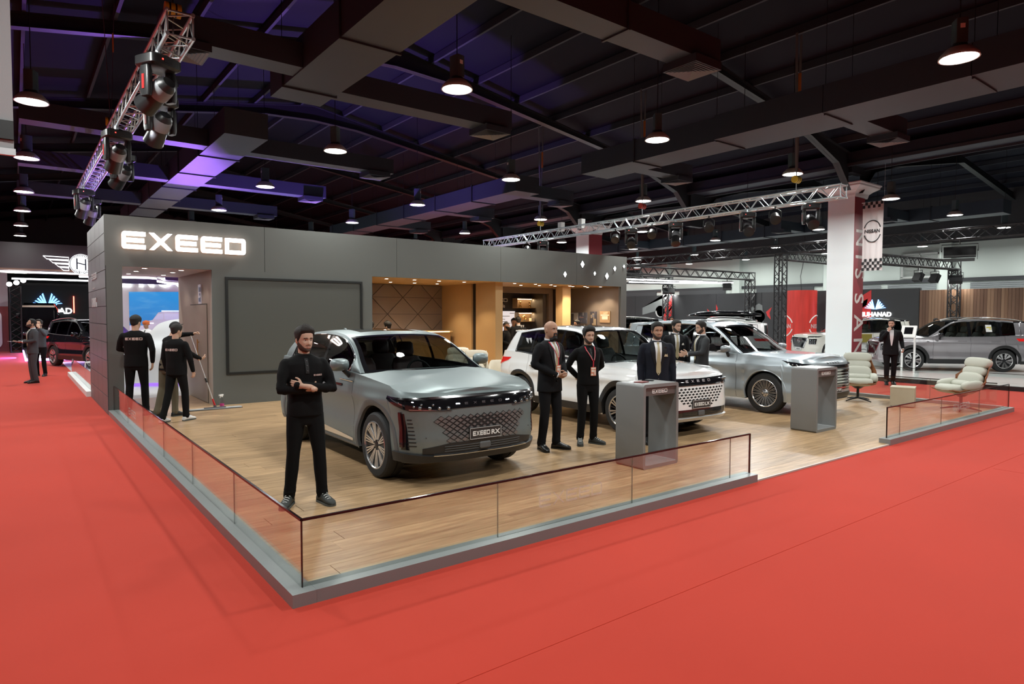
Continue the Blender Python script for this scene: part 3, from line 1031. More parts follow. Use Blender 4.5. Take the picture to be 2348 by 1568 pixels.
truss('lighting_truss', 'farthest black truss beam, below the tube lights', (22.5, 24.0, 4.0), (30.0, 21.1, 4.0), .4, M_DARKSTEEL, rc=.035, rb=.02, bay=.8)
truss('truss_tower', 'farthest black truss leg, behind the bright floodlight', (29.8, 21.2, 0.1), (29.8, 21.2, 3.75), .4, M_DARKSTEEL, rc=.035, rb=.02, bay=.8)
# ---------------------------------------------------------------- hoists
def hoist(x, y, z, zt, label, m, strap=True, group=None):
 t = thing('chain_hoist', label, 'hoist', (x, y, z), group=group)
 MB().cyl((-.09, 0, .28), (.09, 0, .28), .085, n=18).build('motor_body', m, t, 40)
 MB().cyl((-.05, 0, .28), (-.03, 0, .28), .088, n=18).cyl((.02, 0, .28), (.04, 0, .28), .088, n=18).build('black_band', M_BLACK, t, 40)
 MB().cyl((0, 0, .0), (0, 0, .2), .012, n=6).cyl((0, 0, .36), (0, 0, .48), .015, n=6).build('chain', mat('hoist_chain', (.25, .25, .26), .3, 1), t)
 s = MB()
 for q in (-1, 1):
  s.add([(q * .01, -.03, .48), (q * .01, .03, .48), (q * .10, .03, zt - z), (q * .10, -.03, zt - z)], [(0, 1, 2, 3)])
  s.add([(q * .016, -.03, .48), (q * .016, .03, .48), (q * .106, .03, zt - z), (q * .106, -.03, zt - z)], [(3, 2, 1, 0)])
 s.build('sling', mat('grey_sling', (.16, .155, .16), .8), t)
 MB().box(.055, .075, -.034, .034, .48 + (zt - z - .48) * .55, .48 + (zt - z - .48) * .72).build('sling_label', mat('orange_label', (.55, .16, .03), .7), t)
M_YEL = mat('hoist_yellow', (.75, .5, .03), .4)
hoist(13.545, 4.2, 4.86, 8.56, 'yellow chain hoist on a grey sling, near end of the long silver truss', M_YEL)
hoist(13.545, 9.0, 4.86, 8.56, 'red and white chain hoist at the middle of the long silver truss', mat('hoist_red', (.5, .05, .03), .4))
hoist(13.545, 13.7, 4.86, 8.56, 'small yellow chain hoist at the far end of the long silver truss', M_YEL)
hoist(.29, 11.5, 5.52, 8.2, 'yellow chain hoist with black bands above the aisle lighting truss', M_YEL)
hoist(.29, 5.05, 5.40, 8.4, 'yellow hoist inside the open end of the aisle lighting truss', M_YEL)
# ---------------------------------------------------------------- stage lights
M_FIX = mat('fixture_black', (0.014, 0.014, 0.015), 0.38)
M_FIXG = mat('fixture_grey', (0.20, 0.21, 0.225), 0.35)
M_LENS = mat('lens_dark', (0.02, 0.025, 0.03), 0.06, coat=1)
M_LENSON = emit('lens_lit', (0.75, 0.88, 1.0), 30)
M_REDLED = emit('red_led', (1.0, 0.03, 0.02), 3)
M_BLUEDISP = emit('blue_display', (0.45, 0.6, 1.0), 2.5)
def moving_head(x, y, ztop, label, yaw, tilt, lit=False, disp=False, s=1.0, group='moving head lights'):
 t = thing('moving_head_light', label, 'stage light', (x, y, ztop), yaw, group=group)
 def S(v):
  return Vector(v) * s
 b = MB()
 b.add(*bev_box(.19 * s, .16 * s, -.17 * s, -.03 * s, .05 * s))
 bo = b.build('base', M_FIX, t, 35)
 MB().box(-.05 * s, .05 * s, -.165 * s, -.158 * s, -.12 * s, -.07 * s).build('display', M_BLUEDISP if disp else M_REDLED if False else M_FIX, bo)
 MB().box(-.075 * s, -.06 * s, -.166 * s, -.158 * s, -.10 * s, -.085 * s).build('indicator', M_REDLED, bo)
 MB().cyl(S((0, 0, -.04)), S((0, 0, .045)), .03 * s, n=8).build('clamp', M_ALU, t)
 for q in (-1, 1):
  a = MB()
  a.add(*bev_box(.035 * s, .075 * s, -.50 * s, -.17 * s, .025 * s, (q * .155 * s, 0)))
  ao = a.build('yoke_arm', M_FIX, t, 35)
  MB().box((q * .192 - .003) * s, (q * .192 + .003) * s, -.02 * s, .02 * s, -.43 * s, -.27 * s).build('arm_badge', mat('badge_red', (.25, .012, .012), .4), ao)
 R = Matrix.Translation(S((0, 0, -.42))) @ Matrix.Rotation(radians(tilt), 4, 'X')
 h = MB().lathe([(.0, .2 * s), (.07 * s, .195 * s), (.105 * s, .15 * s), (.115 * s, .02 * s), (.11 * s, -.05 * s), (.125 * s, -.24 * s), (.128 * s, -.27 * s), (.11 * s, -.275 * s)], 14, R)
 ho = h.build('lamp_head', M_FIX, t, 35)
 MB().lathe([(.116 * s, -.03 * s), (.119 * s, .0), (.115 * s, .10 * s), (.09 * s, .165 * s)], 14, R).build('shell', M_FIXG, ho, 35)
 MB().lathe([(0, -.262 * s), (.108 * s, -.262 * s)], 20, R).build('lens', M_LENSON if lit else M_LENS, ho)
 return t
def bev_box(hx, hy, z0, z1, r, c=(0, 0)):
 q = MB()
 pts = rrect(c[0] - hx, c[0] + hx, c[1] - hy, c[1] + hy, min(r, hx * .9, hy * .9), 3)
 k = len(pts)
 in_ = .82
 ring = lambda z, f: [((p[0] - c[0]) * f + c[0], (p[1] - c[1]) * f + c[1], z) for p in pts]
 h = z1 - z0
 rows = [ring(z0, in_), ring(z0 + h * .18, 1), ring(z1 - h * .18, 1), ring(z1, in_)]
 vs = [p for r_ in rows for p in r_]
 fs = [tuple(range(k))[::-1], tuple(range(3 * k, 4 * k))]
 for i in range(3):
  fs += [(i * k + j, i * k + (j + 1) % k, (i + 1) * k + (j + 1) % k, (i + 1) * k + j) for j in range(k)]
 return vs, fs
def par_can(x, y, ztop, label, yaw, tilt, lit=False, s=1.0, group='round par lights'):
 t = thing('par_light', label, 'stage light', (x, y, ztop), yaw, group=group)
 yk = MB()
 yk.tube([(-.13 * s, 0, -.22 * s), (-.13 * s, 0, -.08 * s), (-.05 * s, 0, -.02 * s), (.05 * s, 0, -.02 * s), (.13 * s, 0, -.08 * s), (.13 * s, 0, -.22 * s)], .012 * s, 6)
 yk.cyl((0, 0, -.02 * s), (0, 0, .06 * s), .02 * s, n=8)
 yk.build('yoke', M_FIX, t)
 R = Matrix.Translation((0, 0, -.22 * s)) @ Matrix.Rotation(radians(tilt), 4, 'X')
 o = MB().lathe([(.0, .13 * s), (.06 * s, .13 * s), (.10 * s, .08 * s), (.115 * s, -.06 * s), (.12 * s, -.12 * s), (.105 * s, -.125 * s)], 16, R).build('lamp_can', M_FIX, t, 35)
 MB().lathe([(0, -.11 * s), (.104 * s, -.11 * s)], 18, R).build('lens', M_LENSON if lit else mat('par_lens', (.12, .12, .13), .25, .4), o)
 return t
ord_ = ['first', 'second', 'third', 'fourth', 'fifth', 'sixth', 'seventh', 'eighth']
for i, (x, y, yaw, tl, disp) in enumerate([(.15, 5.25, .5, 62, False), (.43, 6.9, .3, 48, True), (.15, 9.4, .2, 50, False), (.43, 11.2, .4, 55, False), (.15, 16.2, .3, 40, False), (.43, 17.6, .3, 35, False)]):
 moving_head(x, y, 5.16, 'black moving head light under the aisle truss, %s from its open end' % ord_[i], yaw, tl, disp=disp, s=1.12, group='moving heads on the aisle truss')
par_can(.43, 5.95, 5.165, 'small silver clamp lamp under the open end of the aisle truss', .2, 40, group=None, s=.6)
for i, (y, lit) in enumerate([(3.75, True), (5.4, True), (7.65, False), (9.3, True), (13.4, False)]):
 moving_head(13.405, y, 4.52, 'moving head light under the long silver truss, %s from the column, %s' % (ord_[i], 'lit blue-white' if lit else 'unlit'), -.84, -62 if lit else -35, lit, s=1.0, group='moving heads on the long truss')
for i, y in enumerate([4.65, 6.55, 8.5, 9.95, 14.3]):
 par_can(13.405, y, 4.505, 'unlit round par light under the long silver truss, %s from the column' % ord_[i], -.9, -55, group='par lights on the long truss', s=1.05)
for i, y in enumerate([11.6, 12.6]):
 j = thing('junction_box', 'small %s white box hanging in the long silver truss near its far end' % ['nearer', 'farther'][i], 'box', (13.545, y, 4.76))
 MB().rbox(-.09, .09, -.09, .09, 0, .30, .02, 2).build('housing', M_WHITE, j)
 MB().box(-.095, .095, -.095, .095, .10, .115).build('seam', M_FIX, j)
def flood(x, y, ztop, label, yaw, tilt, w=.55, barn=True, lit=None):
 t = thing('flood_light', label, 'stage light', (x, y, ztop), yaw)
 MB().tube([(-w * .62, 0, -.3), (-w * .62, 0, -.05), (w * .62, 0, -.05), (w * .62, 0, -.3)], .014, 6).cyl((0, 0, -.05), (0, 0, .13), .02, n=6).build('yoke', M_FIX, t)
 R = Matrix.Translation((0, 0, -.32)) @ Matrix.Rotation(radians(tilt), 4, 'X')
 o = MB().box(-w * .55, w * .55, -.09, .09, -.17, .17, R).build('lamp_body', M_FIX, t)
 if lit:
  MB().box(-w * .5, w * .5, -.095, -.088, -.14, .14, R).build('lens', lit, o)
 else:
  MB().box(-w * .5, w * .5, -.095, -.088, -.14, .14, R).build('lens', M_LENS, o)
 if barn:
  for sg in (-1, 1):
   MB().box(-w * .52, w * .52, -.30, -.09, sg * .20 - .006, sg * .20 + .006, R).build('barn_door', M_FIX, t)
   MB().box(sg * w * .6 - .006, sg * w * .6 + .006, -.28, -.09, -.15, .15, R).build('barn_door', M_FIX, t)
 return t
flood(24.82, 4.45, 4.44, 'black barn-door flood light hanging from the long black truss', 1.9, 25, .85)
flood(24.82, 19.5, 4.44, 'black flood light on the long black truss above the tube lights', 1.9, 25, .8)
flood(26.8, 6.48, 3.73, 'small black lamp right under the checkered banner', 1.2, 30, .3, False)
flood(28.0, 6.33, 3.73, 'second small black lamp along the short black truss', 1.2, 30, .3, False)
flood(29.6, 6.12, 3.73, 'lit cluster flood lamp on the short black truss', 1.9, 40, .42, False, emit('flood_white', (1.0, .98, .94), 45))
flood(29.7, 21.05, 3.69, 'dazzling white flood light above the graphics wall', 2.4, 30, .62, False, emit('flood_dazzle', (1.0, .98, .93), 130))
flood(27.8, 15.76, 3.71, 'white oval lamp under the black truss beam', 2.2, 35, .38, False, emit('flood_white', (1.0, .98, .94), 45))
q = 0
tl = thing('tube_light_run', 'zigzag run of slim white tube lights under the far black truss', 'lamp', (22, 19, 3.72))
for (xa, ya, xb, yb) in [(19.5, 19.0, 22.0, 18.6), (21.8, 18.4, 24.2, 18.2), (24.0, 18.0, 26.2, 17.9), (26.0, 17.9, 27.8, 17.3), (27.2, 18.3, 29.0, 17.2), (20.3, 21.2, 23.0, 21.0), (22.8, 21.0, 25.4, 20.6), (25.2, 20.1, 27.4, 19.5), (27.2, 19.6, 29.2, 18.6), (28.4, 19.2, 30.0, 17.6), (28.9, 18.8, 30.2, 17.0)]:
 c = MB().box(-.03, .03, -.03, .03, 0, .05)
 a, b = Vector((xa - 22, ya - 19, 0)), Vector((xb - 22, yb - 19, 0))
 MB().cyl(a, b, .035, n=8).build('tube', M_LED, tl)
 MB().cyl(a + Vector((0, 0, .05)), b + Vector((0, 0, .05)), .025, n=6).build('tube_holder', M_FIX, tl)
# ---------------------------------------------------------------- cars
M_TIRE = mat('tyre_rubber', (0.018, 0.018, 0.019), 0.7)
M_WELL = mat('wheel_well_black', (0.006, 0.006, 0.006), 0.9)
M_CARGLASS = glass_mat('car_window', (0.30, 0.33, 0.33), 0.01, ior=1.52)
M_CARGLASSD = glass_mat('car_window_dark', (0.07, 0.075, 0.08), 0.01, ior=1.5)
M_CARGLASSC = glass_mat('car_windscreen', (0.50, 0.55, 0.54), 0.01, ior=1.5)
M_TRIM = mat('car_trim_black', (0.02, 0.02, 0.021), 0.4)
M_RIMMETAL = mat('rim_machined', (0.66, 0.66, 0.67), 0.22, 0.9)
M_RIMDARK = mat('rim_dark', (0.03, 0.03, 0.033), 0.3, 0.4)
M_SEATDARK = mat('seat_dark_red', (0.05, 0.012, 0.014), 0.5)
M_SEATGREY = mat('seat_grey', (0.10, 0.10, 0.10), 0.55)
M_SEATCREAM = mat('seat_cream', (0.45, 0.42, 0.36), 0.55)
M_REDLAMP = mat('tail_lamp_red', (0.35, 0.005, 0.008), 0.12, coat=0.6, emis=(1, .03, .02), estr=0.35)
M_HEADLAMP = mat('headlamp_clear', (0.30, 0.32, 0.35), 0.08, 0.8, coat=1)
M_PLATE = mat('plate_dark', (0.035, 0.034, 0.034), 0.35)
M_PLATEW = mat('plate_white', (0.75, 0.75, 0.75), 0.4)
def pw(v, n):
 return abs(v) ** n * (1 if v >= 0 else -1)
class Car:
 def __init__(s, **k):
  for kk in ('belt', 'hoodc', 'nose', 'tail', 'archz', 'side', 'plan'):
   k[kk] = sorted(k[kk])
  s.__dict__.update(k)
  s.xs = k.get('xs', 0.34)            # where the front corner starts, from the front axle
  s.xrs = -s.wb - k.get('xs_r', 0.34)
  s.xf0 = s.fo
  s.xr0 = -s.wb - s.ro
  s.tab = []
  q = 0
  prev = None
  for i in range(0, 501):
   t = i / 100.0 if i <= 100 else 1 + (i - 100) / 300.0 if i <= 400 else 2 + (i - 400) / 100
   p = s.P(t, 0.62)
   if prev is not None:
    q += (Vector(p) - Vector(prev)).length
   prev = p
   s.tab.append((q, t))
   if i == 400:
    s.qr = q
 def wid(s, x, z):
  w = s.W * interp(s.side, z) * interp(s.plan, x)
  for xa in (0.0, -s.wb):
   d = sqrt((x - xa) ** 2 + (z - s.R) ** 2)
   w += s.flare * exp(-((d - s.Ra - .03) / .09) ** 2)
  if s.crease:
   for zc, a, wd in s.crease:
    zz = zc + 0.02 * x
    w += a * exp(-((z - zz) / wd) ** 2)
  return w
 def xfront(s, z):
  return s.xf0 - interp(s.nose, z)
 def xrear(s, z):
  return s.xr0 + interp(s.tail, z)
 def P(s, t, z, side=1):
  if t <= 1:
   ph = t * pi / 2
   n = s.nf
   c, sn = cos(ph), sin(ph)
   r = (abs(c) ** n + abs(sn) ** n) ** (-1 / n)
   X = s.xs + (s.xfront(z) - s.xs) * c * r
   Y = s.wid(s.xs, z) * sn * r
  elif t <= 2:
   X = s.xs + (s.xrs - s.xs) * (t - 1)
   Y = s.wid(X, z)
  else:
   ph = (3 - t) * pi / 2
   n = s.nr
   c, sn = cos(ph), sin(ph)
   r = (abs(c) ** n + abs(sn) ** n) ** (-1 / n)
   X = s.xrs + (s.xrear(z) - s.xrs) * c * r
   Y = s.wid(s.xrs, z) * sn * r
  return (X, Y * side, z)
 def tx(s, x):
  return 1 + (x - s.xs) / (s.xrs - s.xs)
 def zt(s, t):
  if t <= 1:
   return s.zn + (interp(s.belt, s.xs) - s.zn) * t ** s.hoodexp
  if t <= 2:
   return interp(s.belt, s.xs + (s.xrs - s.xs) * (t - 1))
  return interp(s.belt, s.xrs)
 def zb(s, t):
  if 1 <= t <= 2:
   x = s.xs + (s.xrs - s.xs) * (t - 1)
   for xa in (0.0, -s.wb):
    d = s.Ra ** 2 - (x - xa) ** 2
    if d > -1e-6:
     return s.R + sqrt(max(0, d))
   return s.sill
  if t < 1:
   return s.sill + s.chin * (1 - t)
  return s.sill + .08 * (t - 2)
 def tq(s, q):
  q = abs(q)
  lo, hi = 0, len(s.tab) - 1
  if q >= s.tab[-1][0]:
   return s.tab[-1][1]
  while hi - lo > 1:
   m = (lo + hi) // 2
   if s.tab[m][0] <= q:
    lo = m
   else:
    hi = m
  a, b = s.tab[lo], s.tab[hi]
  return a[1] + (b[1] - a[1]) * (q - a[0]) / (b[0] - a[0] + 1e-12)
 def S(s, q, z, off=0.0):
  """point on the bumper/side skin at arc length q from the nose centre"""
  sg = 1 if q >= 0 else -1
  t = s.tq(q)
  p = Vector(s.P(t, z))
  a = Vector(s.P(min(t + .004, 2.99), z)) - Vector(s.P(max(t - .004, 0), z))
  b = Vector(s.P(t, z + .004)) - Vector(s.P(t, z - .004))
  n = a.cross(b)
  n.normalize()
  if n.dot(Vector((p.x - (s.xs + s.xrs) / 2, p.y * 2.5, 0.0))) < 0:
   n = -n
  p += n * off
  return Vector((p.x, p.y * sg, p.z))
 def quad(s, mb, c4, nu=6, nv=3, off=.004, base=-.01):
  """raised patch on the skin: four (q, z) corners, skirted down to base"""
  def pt(u, v, o):
   q = (c4[0][0] * (1 - u) + c4[1][0] * u) * (1 - v) + (c4[3][0] * (1 - u) + c4[2][0] * u) * v
   z = (c4[0][1] * (1 - u) + c4[1][1] * u) * (1 - v) + (c4[3][1] * (1 - u) + c4[2][1] * u) * v
   return s.S(q, z, o)
  rows = [[pt(i / nu, j / nv, off) for i in range(nu + 1)] for j in range(nv + 1)]
  mb.grid(rows)
  ring = [(i / nu, 0) for i in range(nu)] + [(1, j / nv) for j in range(nv)] + [(1 - i / nu, 1) for i in range(nu)] + [(0, 1 - j / nv) for j in range(nv)]
  k = len(ring)
  vs = [pt(u, v, off) for u, v in ring] + [pt(u, v, base) for u, v in ring]
  mb.add(vs, [(i, (i + 1) % k, (i + 1) % k + k, i + k) for i in range(k)])
  return mb
 def both(s, mb, c4, **k):
  s.quad(mb, c4, **k)
  s.quad(mb, [(-q, z) for q, z in c4], **k)
  return mb
 def bandquad(s, mb, q0, q1, zlo, zhi, n=30, nv=3, off=.004, base=-.01):
  """patch between two height curves zlo(q), zhi(q)"""
  rows = []
  for j in range(nv + 1):
   v = j / nv
   rows.append([s.S(q0 + (q1 - q0) * i / n, zlo(q0 + (q1 - q0) * i / n) * (1 - v) + zhi(q0 + (q1 - q0) * i / n) * v, off) for i in range(n + 1)])
  mb.grid(rows)
  for zf in (zlo, zhi):
   mb.grid([[s.S(q0 + (q1 - q0) * i / n, zf(q0 + (q1 - q0) * i / n), o) for i in range(n + 1)] for o in (off, base)])
  for q in (q0, q1):
   mb.grid([[s.S(q, zlo(q) * (1 - v / nv) + zhi(q) * (v / nv), o) for v in range(nv + 1)] for o in (off, base)])
  return mb
 # ------------------------------------------------ shell
 def ts(s):
  out = [i / 26 for i in range(27)]
  xs = []
  e = .0012
  for xa in (0.0, -s.wb):
   xs += [xa + s.Ra + e, xa - s.Ra - e]
   xs += [xa + s.Ra * cos(pi * i / 20) for i in range(21)]
  n = 24
  a, b = -s.Ra - e, -s.wb + s.Ra + e
  xs += [a + (b - a) * i / n for i in range(1, n)]
  xs += [s.x_c] + [p for w in s.panes for p in w]
  xs += [s.xs - .02 * i for i in range(1, 2)]
  xs = sorted({round(x, 4) for x in xs if s.xrs < x < s.xs}, reverse=True)
  out += [s.tx(x) for x in xs]
  out += [2 + i / 20 for i in range(21)]
  return out
 def build(s, name, label, loc, heading, paint, group=None, cat='car'):
  t = thing(name, label, cat, loc, heading)
  if group:
   t['group'] = group
  s.root = t
  parts = {}
  def pm(n):
   return parts.setdefault(n, MB())
  ts = s.ts()
  NV = 24
  grid = []
  for tt in ts:
   zb, zt = s.zb(tt), s.zt(tt)
   col = []
   for j in range(NV + 1):
    v = j / NV
    col.append((tt, zb + (zt - zb) * v))
   grid.append(col)
  for sg in (1, -1):
   for i in range(len(ts) - 1):
    for j in range(NV):
     a, b, c, d = grid[i][j], grid[i + 1][j], grid[i + 1][j + 1], grid[i][j + 1]
     tm = (a[0] + b[0]) / 2
     zm = (a[1] + b[1] + c[1] + d[1]) / 4
     nm = 'body'
     vs = [s.P(q[0], q[1], sg) for q in (a, b, c, d)]
     pm(nm).add(vs, [(0, 1, 2, 3) if sg < 0 else (3, 2, 1, 0)])
  hood = pm('bonnet')
  rows = []
  NH = 22
  tc = s.tx(s.x_c)
  for tt in [q for q in ts if q <= tc + 1e-6]:
   X, Y, Z = s.P(tt, s.zt(tt))
   row = []
   zc = max(interp(s.hoodc, X), Z + .004)
   for i in range(NH + 1):
    f = -1 + 2 * i / NH
    yy = Y * f
    z = Z + (zc - Z) * (1 - abs(f) ** 2.6)
    if Y > .3:
     for yc, amp, wd in s.hoodcrease:
      k = (X - s.x_c) / max(.01, s.xf0 - s.x_c)
      yl = yc * (1 - .25 * k)
      z += amp * exp(-((abs(yy) - yl) / wd) ** 2) * sstep(0, .35, 1 - abs(f)) * (1 - sstep(.75, .98, k))
    row.append((X, yy, z))
   rows.append(row)
  hood.grid(rows)
  s.glasshouse(parts, ts)
  wl = MB()
  for xa in (0.0, -s.wb):
   for sg in (1, -1):
    P0 = [(xa + s.Ra * 1.0 * cos(pi * i / 16), s.R + s.Ra * sin(pi * i / 16)) for i in range(17)]
    wl.grid([[(p[0], sg * (s.wid(p[0], p[1]) - .004), p[1]) for p in P0], [(p[0], sg * (s.W - .42), p[1]) for p in P0]])
    wl.add([(xa, sg * (s.W - .42), s.R)] + [(p[0], sg * (s.W - .42), p[1]) for p in P0], [(0, i, i + 1) for i in range(1, 17)])
    for e in (1, -1):
     wl.add([(xa + e * s.Ra, sg * (s.W * .93), s.R), (xa + e * s.Ra, sg * (s.W * .93), s.sill), (xa + e * s.Ra, sg * (s.W - .42), s.sill), (xa + e * s.Ra, sg * (s.W - .42), s.R)], [(0, 1, 2, 3)])
  wl.box(-s.wb - s.ro + .16, s.fo - .16, -s.W * .5, s.W * .5, s.sill - .01, s.sill + .05)
  wl.box(-s.wb + s.Ra, -s.Ra, -s.W * .93, s.W * .93, s.sill, s.sill + .03)
  wl.build('underbody', M_WELL, t)
  for n, mb in parts.items():
   mm = {'body': paint, 'bonnet': paint, 'roof': s.roofmat or paint, 'cladding': s.cladmat, 'pillar': s.pillmat or paint, 'bpillar': M_GLOSSBLACK, 'windscreen': M_CARGLASSC if not s.darkscreen else M_CARGLASSD, 'window': s.winmat, 'sunroof': M_GLOSSBLACK, 'screen_border': M_GLOSSBLACK, 'rear_window': M_CARGLASSD}[n.split('|')[0]]
   n = n.split('|')[0]
   o = mb.build({'bpillar': 'window_pillar', 'window': 'side_window'}.get(n, n), mm, t)
   fix_mesh(o.data, 55 if n == 'body' else 60)
  s.skirts()
  s.interior(t)
  return t
 def skirts(s):
  """wheel-arch lips, sill and bumper cladding laid over the skin"""
  t = s.root
  for xa in (0.0, -s.wb):
   for sg in (1, -1):
    rows = []
    n = 40
    a0 = -math.asin(min(.98, max(0, (s.R - s.sill - .01)) / (s.Ra + s.archw)))
    for (rad, off) in ((s.Ra - .012, -.03), (s.Ra - .006, .006), (s.Ra + s.archw * .5, .012), (s.Ra + s.archw, .006), (s.Ra + s.archw + .004, -.012)):
     r_ = []
     for i in range(n + 1):
      al = a0 + (pi - 2 * a0) * i / n
      x, z = xa + rad * cos(al), s.R + rad * sin(al)
      z = max(z, s.sill)
      if x > s.xs or x < s.xrs:
       tt = None
       lo, hi = (0.0, 1.0) if x > s.xs else (2.0, 3.0)
       for _ in range(30):
        m = (lo + hi) / 2
        if (s.P(m, z)[0] > x):
         lo = m
        else:
         hi = m
       y = s.P(m, z)[1]
      else:
       y = s.wid(x, z)
      r_.append((x, sg * (y + off), z))
     rows.append(r_)
    MB().grid(rows).build('arch_lip', s.cladmat, t, 45)
  if s.sillh > .03:
   for sg in (1, -1):
    x0, x1 = -s.Ra - s.archw * .6, -s.wb + s.Ra + s.archw * .6
    rows = []
    for (z, off) in ((s.sill - .005, -.02), (s.sill + .004, .006), (s.sill + s.sillh * .5, .012), (s.sill + s.sillh, .006), (s.sill + s.sillh + .004, -.012)):
     rows.append([(x0 + (x1 - x0) * i / 20, sg * (s.wid(x0 + (x1 - x0) * i / 20, z) + off), z) for i in range(21)])
    MB().grid(rows).build('sill_cladding', s.cladmat, t, 45)
  if s.chinh > .03:
   for f in (0, 1):
    rows = []
    for (z, off) in ((s.sill, .004), (s.sill + s.chinh * .6, .006), (s.sill + s.chinh, .005), (s.sill + s.chinh + .004, -.01)):
     r_ = []
     for sg in (1, -1):
      tt = [i / 16 for i in range(17)] if f == 0 else [3 - i / 16 for i in range(17)]
      pts = []
      for q in tt:
       p = s.P(q, z)
       if f == 0 and (p[0] - 0) < s.Ra + s.archw * .5:
        continue
       if f == 1 and (-s.wb - p[0]) < s.Ra + s.archw * .5:
        continue
       d = Vector((p[0] - (s.xs + s.xrs) / 2, p[1], 0)).normalized()
       pts.append((p[0] + d.x * off, sg * (p[1] + d.y * off), z))
      r_ += pts if sg < 0 else pts[::-1]
     rows.append(r_)
    n = min(len(r) for r in rows)
    if all(len(r) == n for r in rows):
     MB().grid(rows).build('bumper_cladding', s.cladmat, t, 45)
 def arch(s, x):
  return interp(s.archz, x)
 def top(s, t, side=1):
  """roof edge point over perimeter parameter t"""
  if t <= 2:
   x = s.xs + (s.xrs - s.xs) * (t - 1)
   X, Y, Z = s.P(t, s.zt(t))
   za = max(Z, s.arch(x))
   return (x, (Y - s.shoulder - (za - Z) * s.lean) * side, za)
  X, Y, Z = s.P(2, s.zt(2))
  za = s.arch(s.xrs)
  y0 = Y - s.shoulder - (za - Z) * s.lean
  ph = (3 - t) * pi / 2
  n = 4.0
  c, sn = cos(ph), sin(ph)
  r = (abs(c) ** n + abs(sn) ** n) ** (-1 / n)
  return (s.xrs + (s.x_roofend - s.xrs) * c * r, y0 * sn * r * side, za - .015 * (t - 2))
 def glasshouse(s, parts, ts):
  def pm(n):
   return parts.setdefault(n, MB())
  tc = s.tx(s.x_c)
  tt = [q for q in ts if q >= tc - 1e-6]
  hs = [0, .05, .12, .3, .5, .7, .86, .92, 1.0]
  for sg in (1, -1):
   G = []
   for t in tt:
    b = Vector(s.P(t, s.zt(t), sg))
    e = Vector(s.top(t, sg))
    ph = (3 - t) * pi / 2 if t > 2 else pi / 2
    bi = b + Vector((s.shoulder * cos(ph), -sg * s.shoulder * sin(ph), 0))
    col = []
    for h in hs:
     p = bi.lerp(e, h)
     bow = sin(pi * h) * s.bow
     p.y += sg * bow
     if h == 0:
      p = b
     col.append(p)
    G.append(col)
   for i in range(len(tt) - 1):
    tm = (tt[i] + tt[i + 1]) / 2
    for j in range(len(hs) - 1):
     hm = (hs[j] + hs[j + 1]) / 2
     nm = 'pillar'
     if tm <= 2:
      x = s.xs + (s.xrs - s.xs) * (tm - 1)
      hgt = s.arch(x) - s.zt(tm)
      if .05 < hm < .9 and hgt > .07:
       for k, w in enumerate(s.panes):
        x0, x1 = max(w), min(w)
        if len(s.panes) == k + 1 and s.qslant:
         x1 = x1 + s.qslant * (hm)
        if x1 < x < x0:
         nm = 'window|%d|%d' % (sg, k)
       if not nm.startswith('window') and s.panes[0][0] > x > s.panes[-1][1]:
        nm = 'bpillar|%d' % sg
      elif .0 < hm < .06 or .9 < hm < .93:
       if s.panes[0][0] > x > s.panes[-1][1] and hgt > .05:
        nm = 'bpillar|%d' % sg
     else:
      if .12 < hm < .86 and tm > 2.42:
       nm = 'rear_window'
      elif hm > .9 and s.roofmat:
       nm = 'roof'
     a, b, c, d = G[i][j], G[i + 1][j], G[i + 1][j + 1], G[i][j + 1]
     pm(nm).add([a, b, c, d], [(0, 1, 2, 3) if sg < 0 else (3, 2, 1, 0)])
  xs_ = sorted({round(s.xs + (s.xrs - s.xs) * (q - 1), 4) for q in tt if q <= 2} | {round(s.x_c + (s.x_h - s.x_c) * i / 14, 4) for i in range(15)}, reverse=True)
  fr = [-1, -.965, -.9, -.8, -.66, -.5, -.3, -.1, .1, .3, .5, .66, .8, .9, .965, 1]
  def row(x):
   X, Y, Z = s.top(s.tx(x))
   k = (s.x_c - x) / (s.x_c - s.x_h)
   out = []
   for f in fr:
    if k < 1:
     bx = (s.bowbase * (1 - k) + s.bowtop * k) * (1 - abs(f) ** 2.2)
     bz = s.crown * k * (1 - f * f)
    else:
     m_ = min(1, (k - 1) / .5)
     bx = s.bowtop * (1 - abs(f) ** 2.2) * (1 - m_)
     bz = s.crown * (1 - f * f)
    out.append((x + bx, Y * f, Z + bz))
   return out
  R = [row(x) for x in xs_]
  tail = []
  for i in range(1, 11):
   t = 2 + i / 10
   X, Y, Z = s.top(t)
   tail.append([(X, Y * f, Z + s.crown * (1 - f * f) * (1 - .5 * i / 10)) for f in fr])
  R += tail
  ks = [(s.x_c - x) / (s.x_c - s.x_h) for x in xs_] + [9] * len(tail)
  xx = xs_ + [r[0][0] for r in tail]
  for i in range(len(R) - 1):
   km = (ks[i] + ks[i + 1]) / 2
   xm = (xx[i] + xx[i + 1]) / 2
   for j in range(len(fr) - 1):
    f = abs(fr[j] + fr[j + 1]) / 2
    if km < 1:
     nm = 'pillar' if f > .965 else 'screen_border' if (f > .9 or km > .93 or km < .05) else 'windscreen'
    else:
     nm = 'sunroof' if (s.sun and s.sun[0] > xm > s.sun[1] and f < .72) else 'roof'
    pm(nm).add([R[i][j], R[i][j + 1], R[i + 1][j + 1], R[i + 1][j]], [(0, 1, 2, 3)])
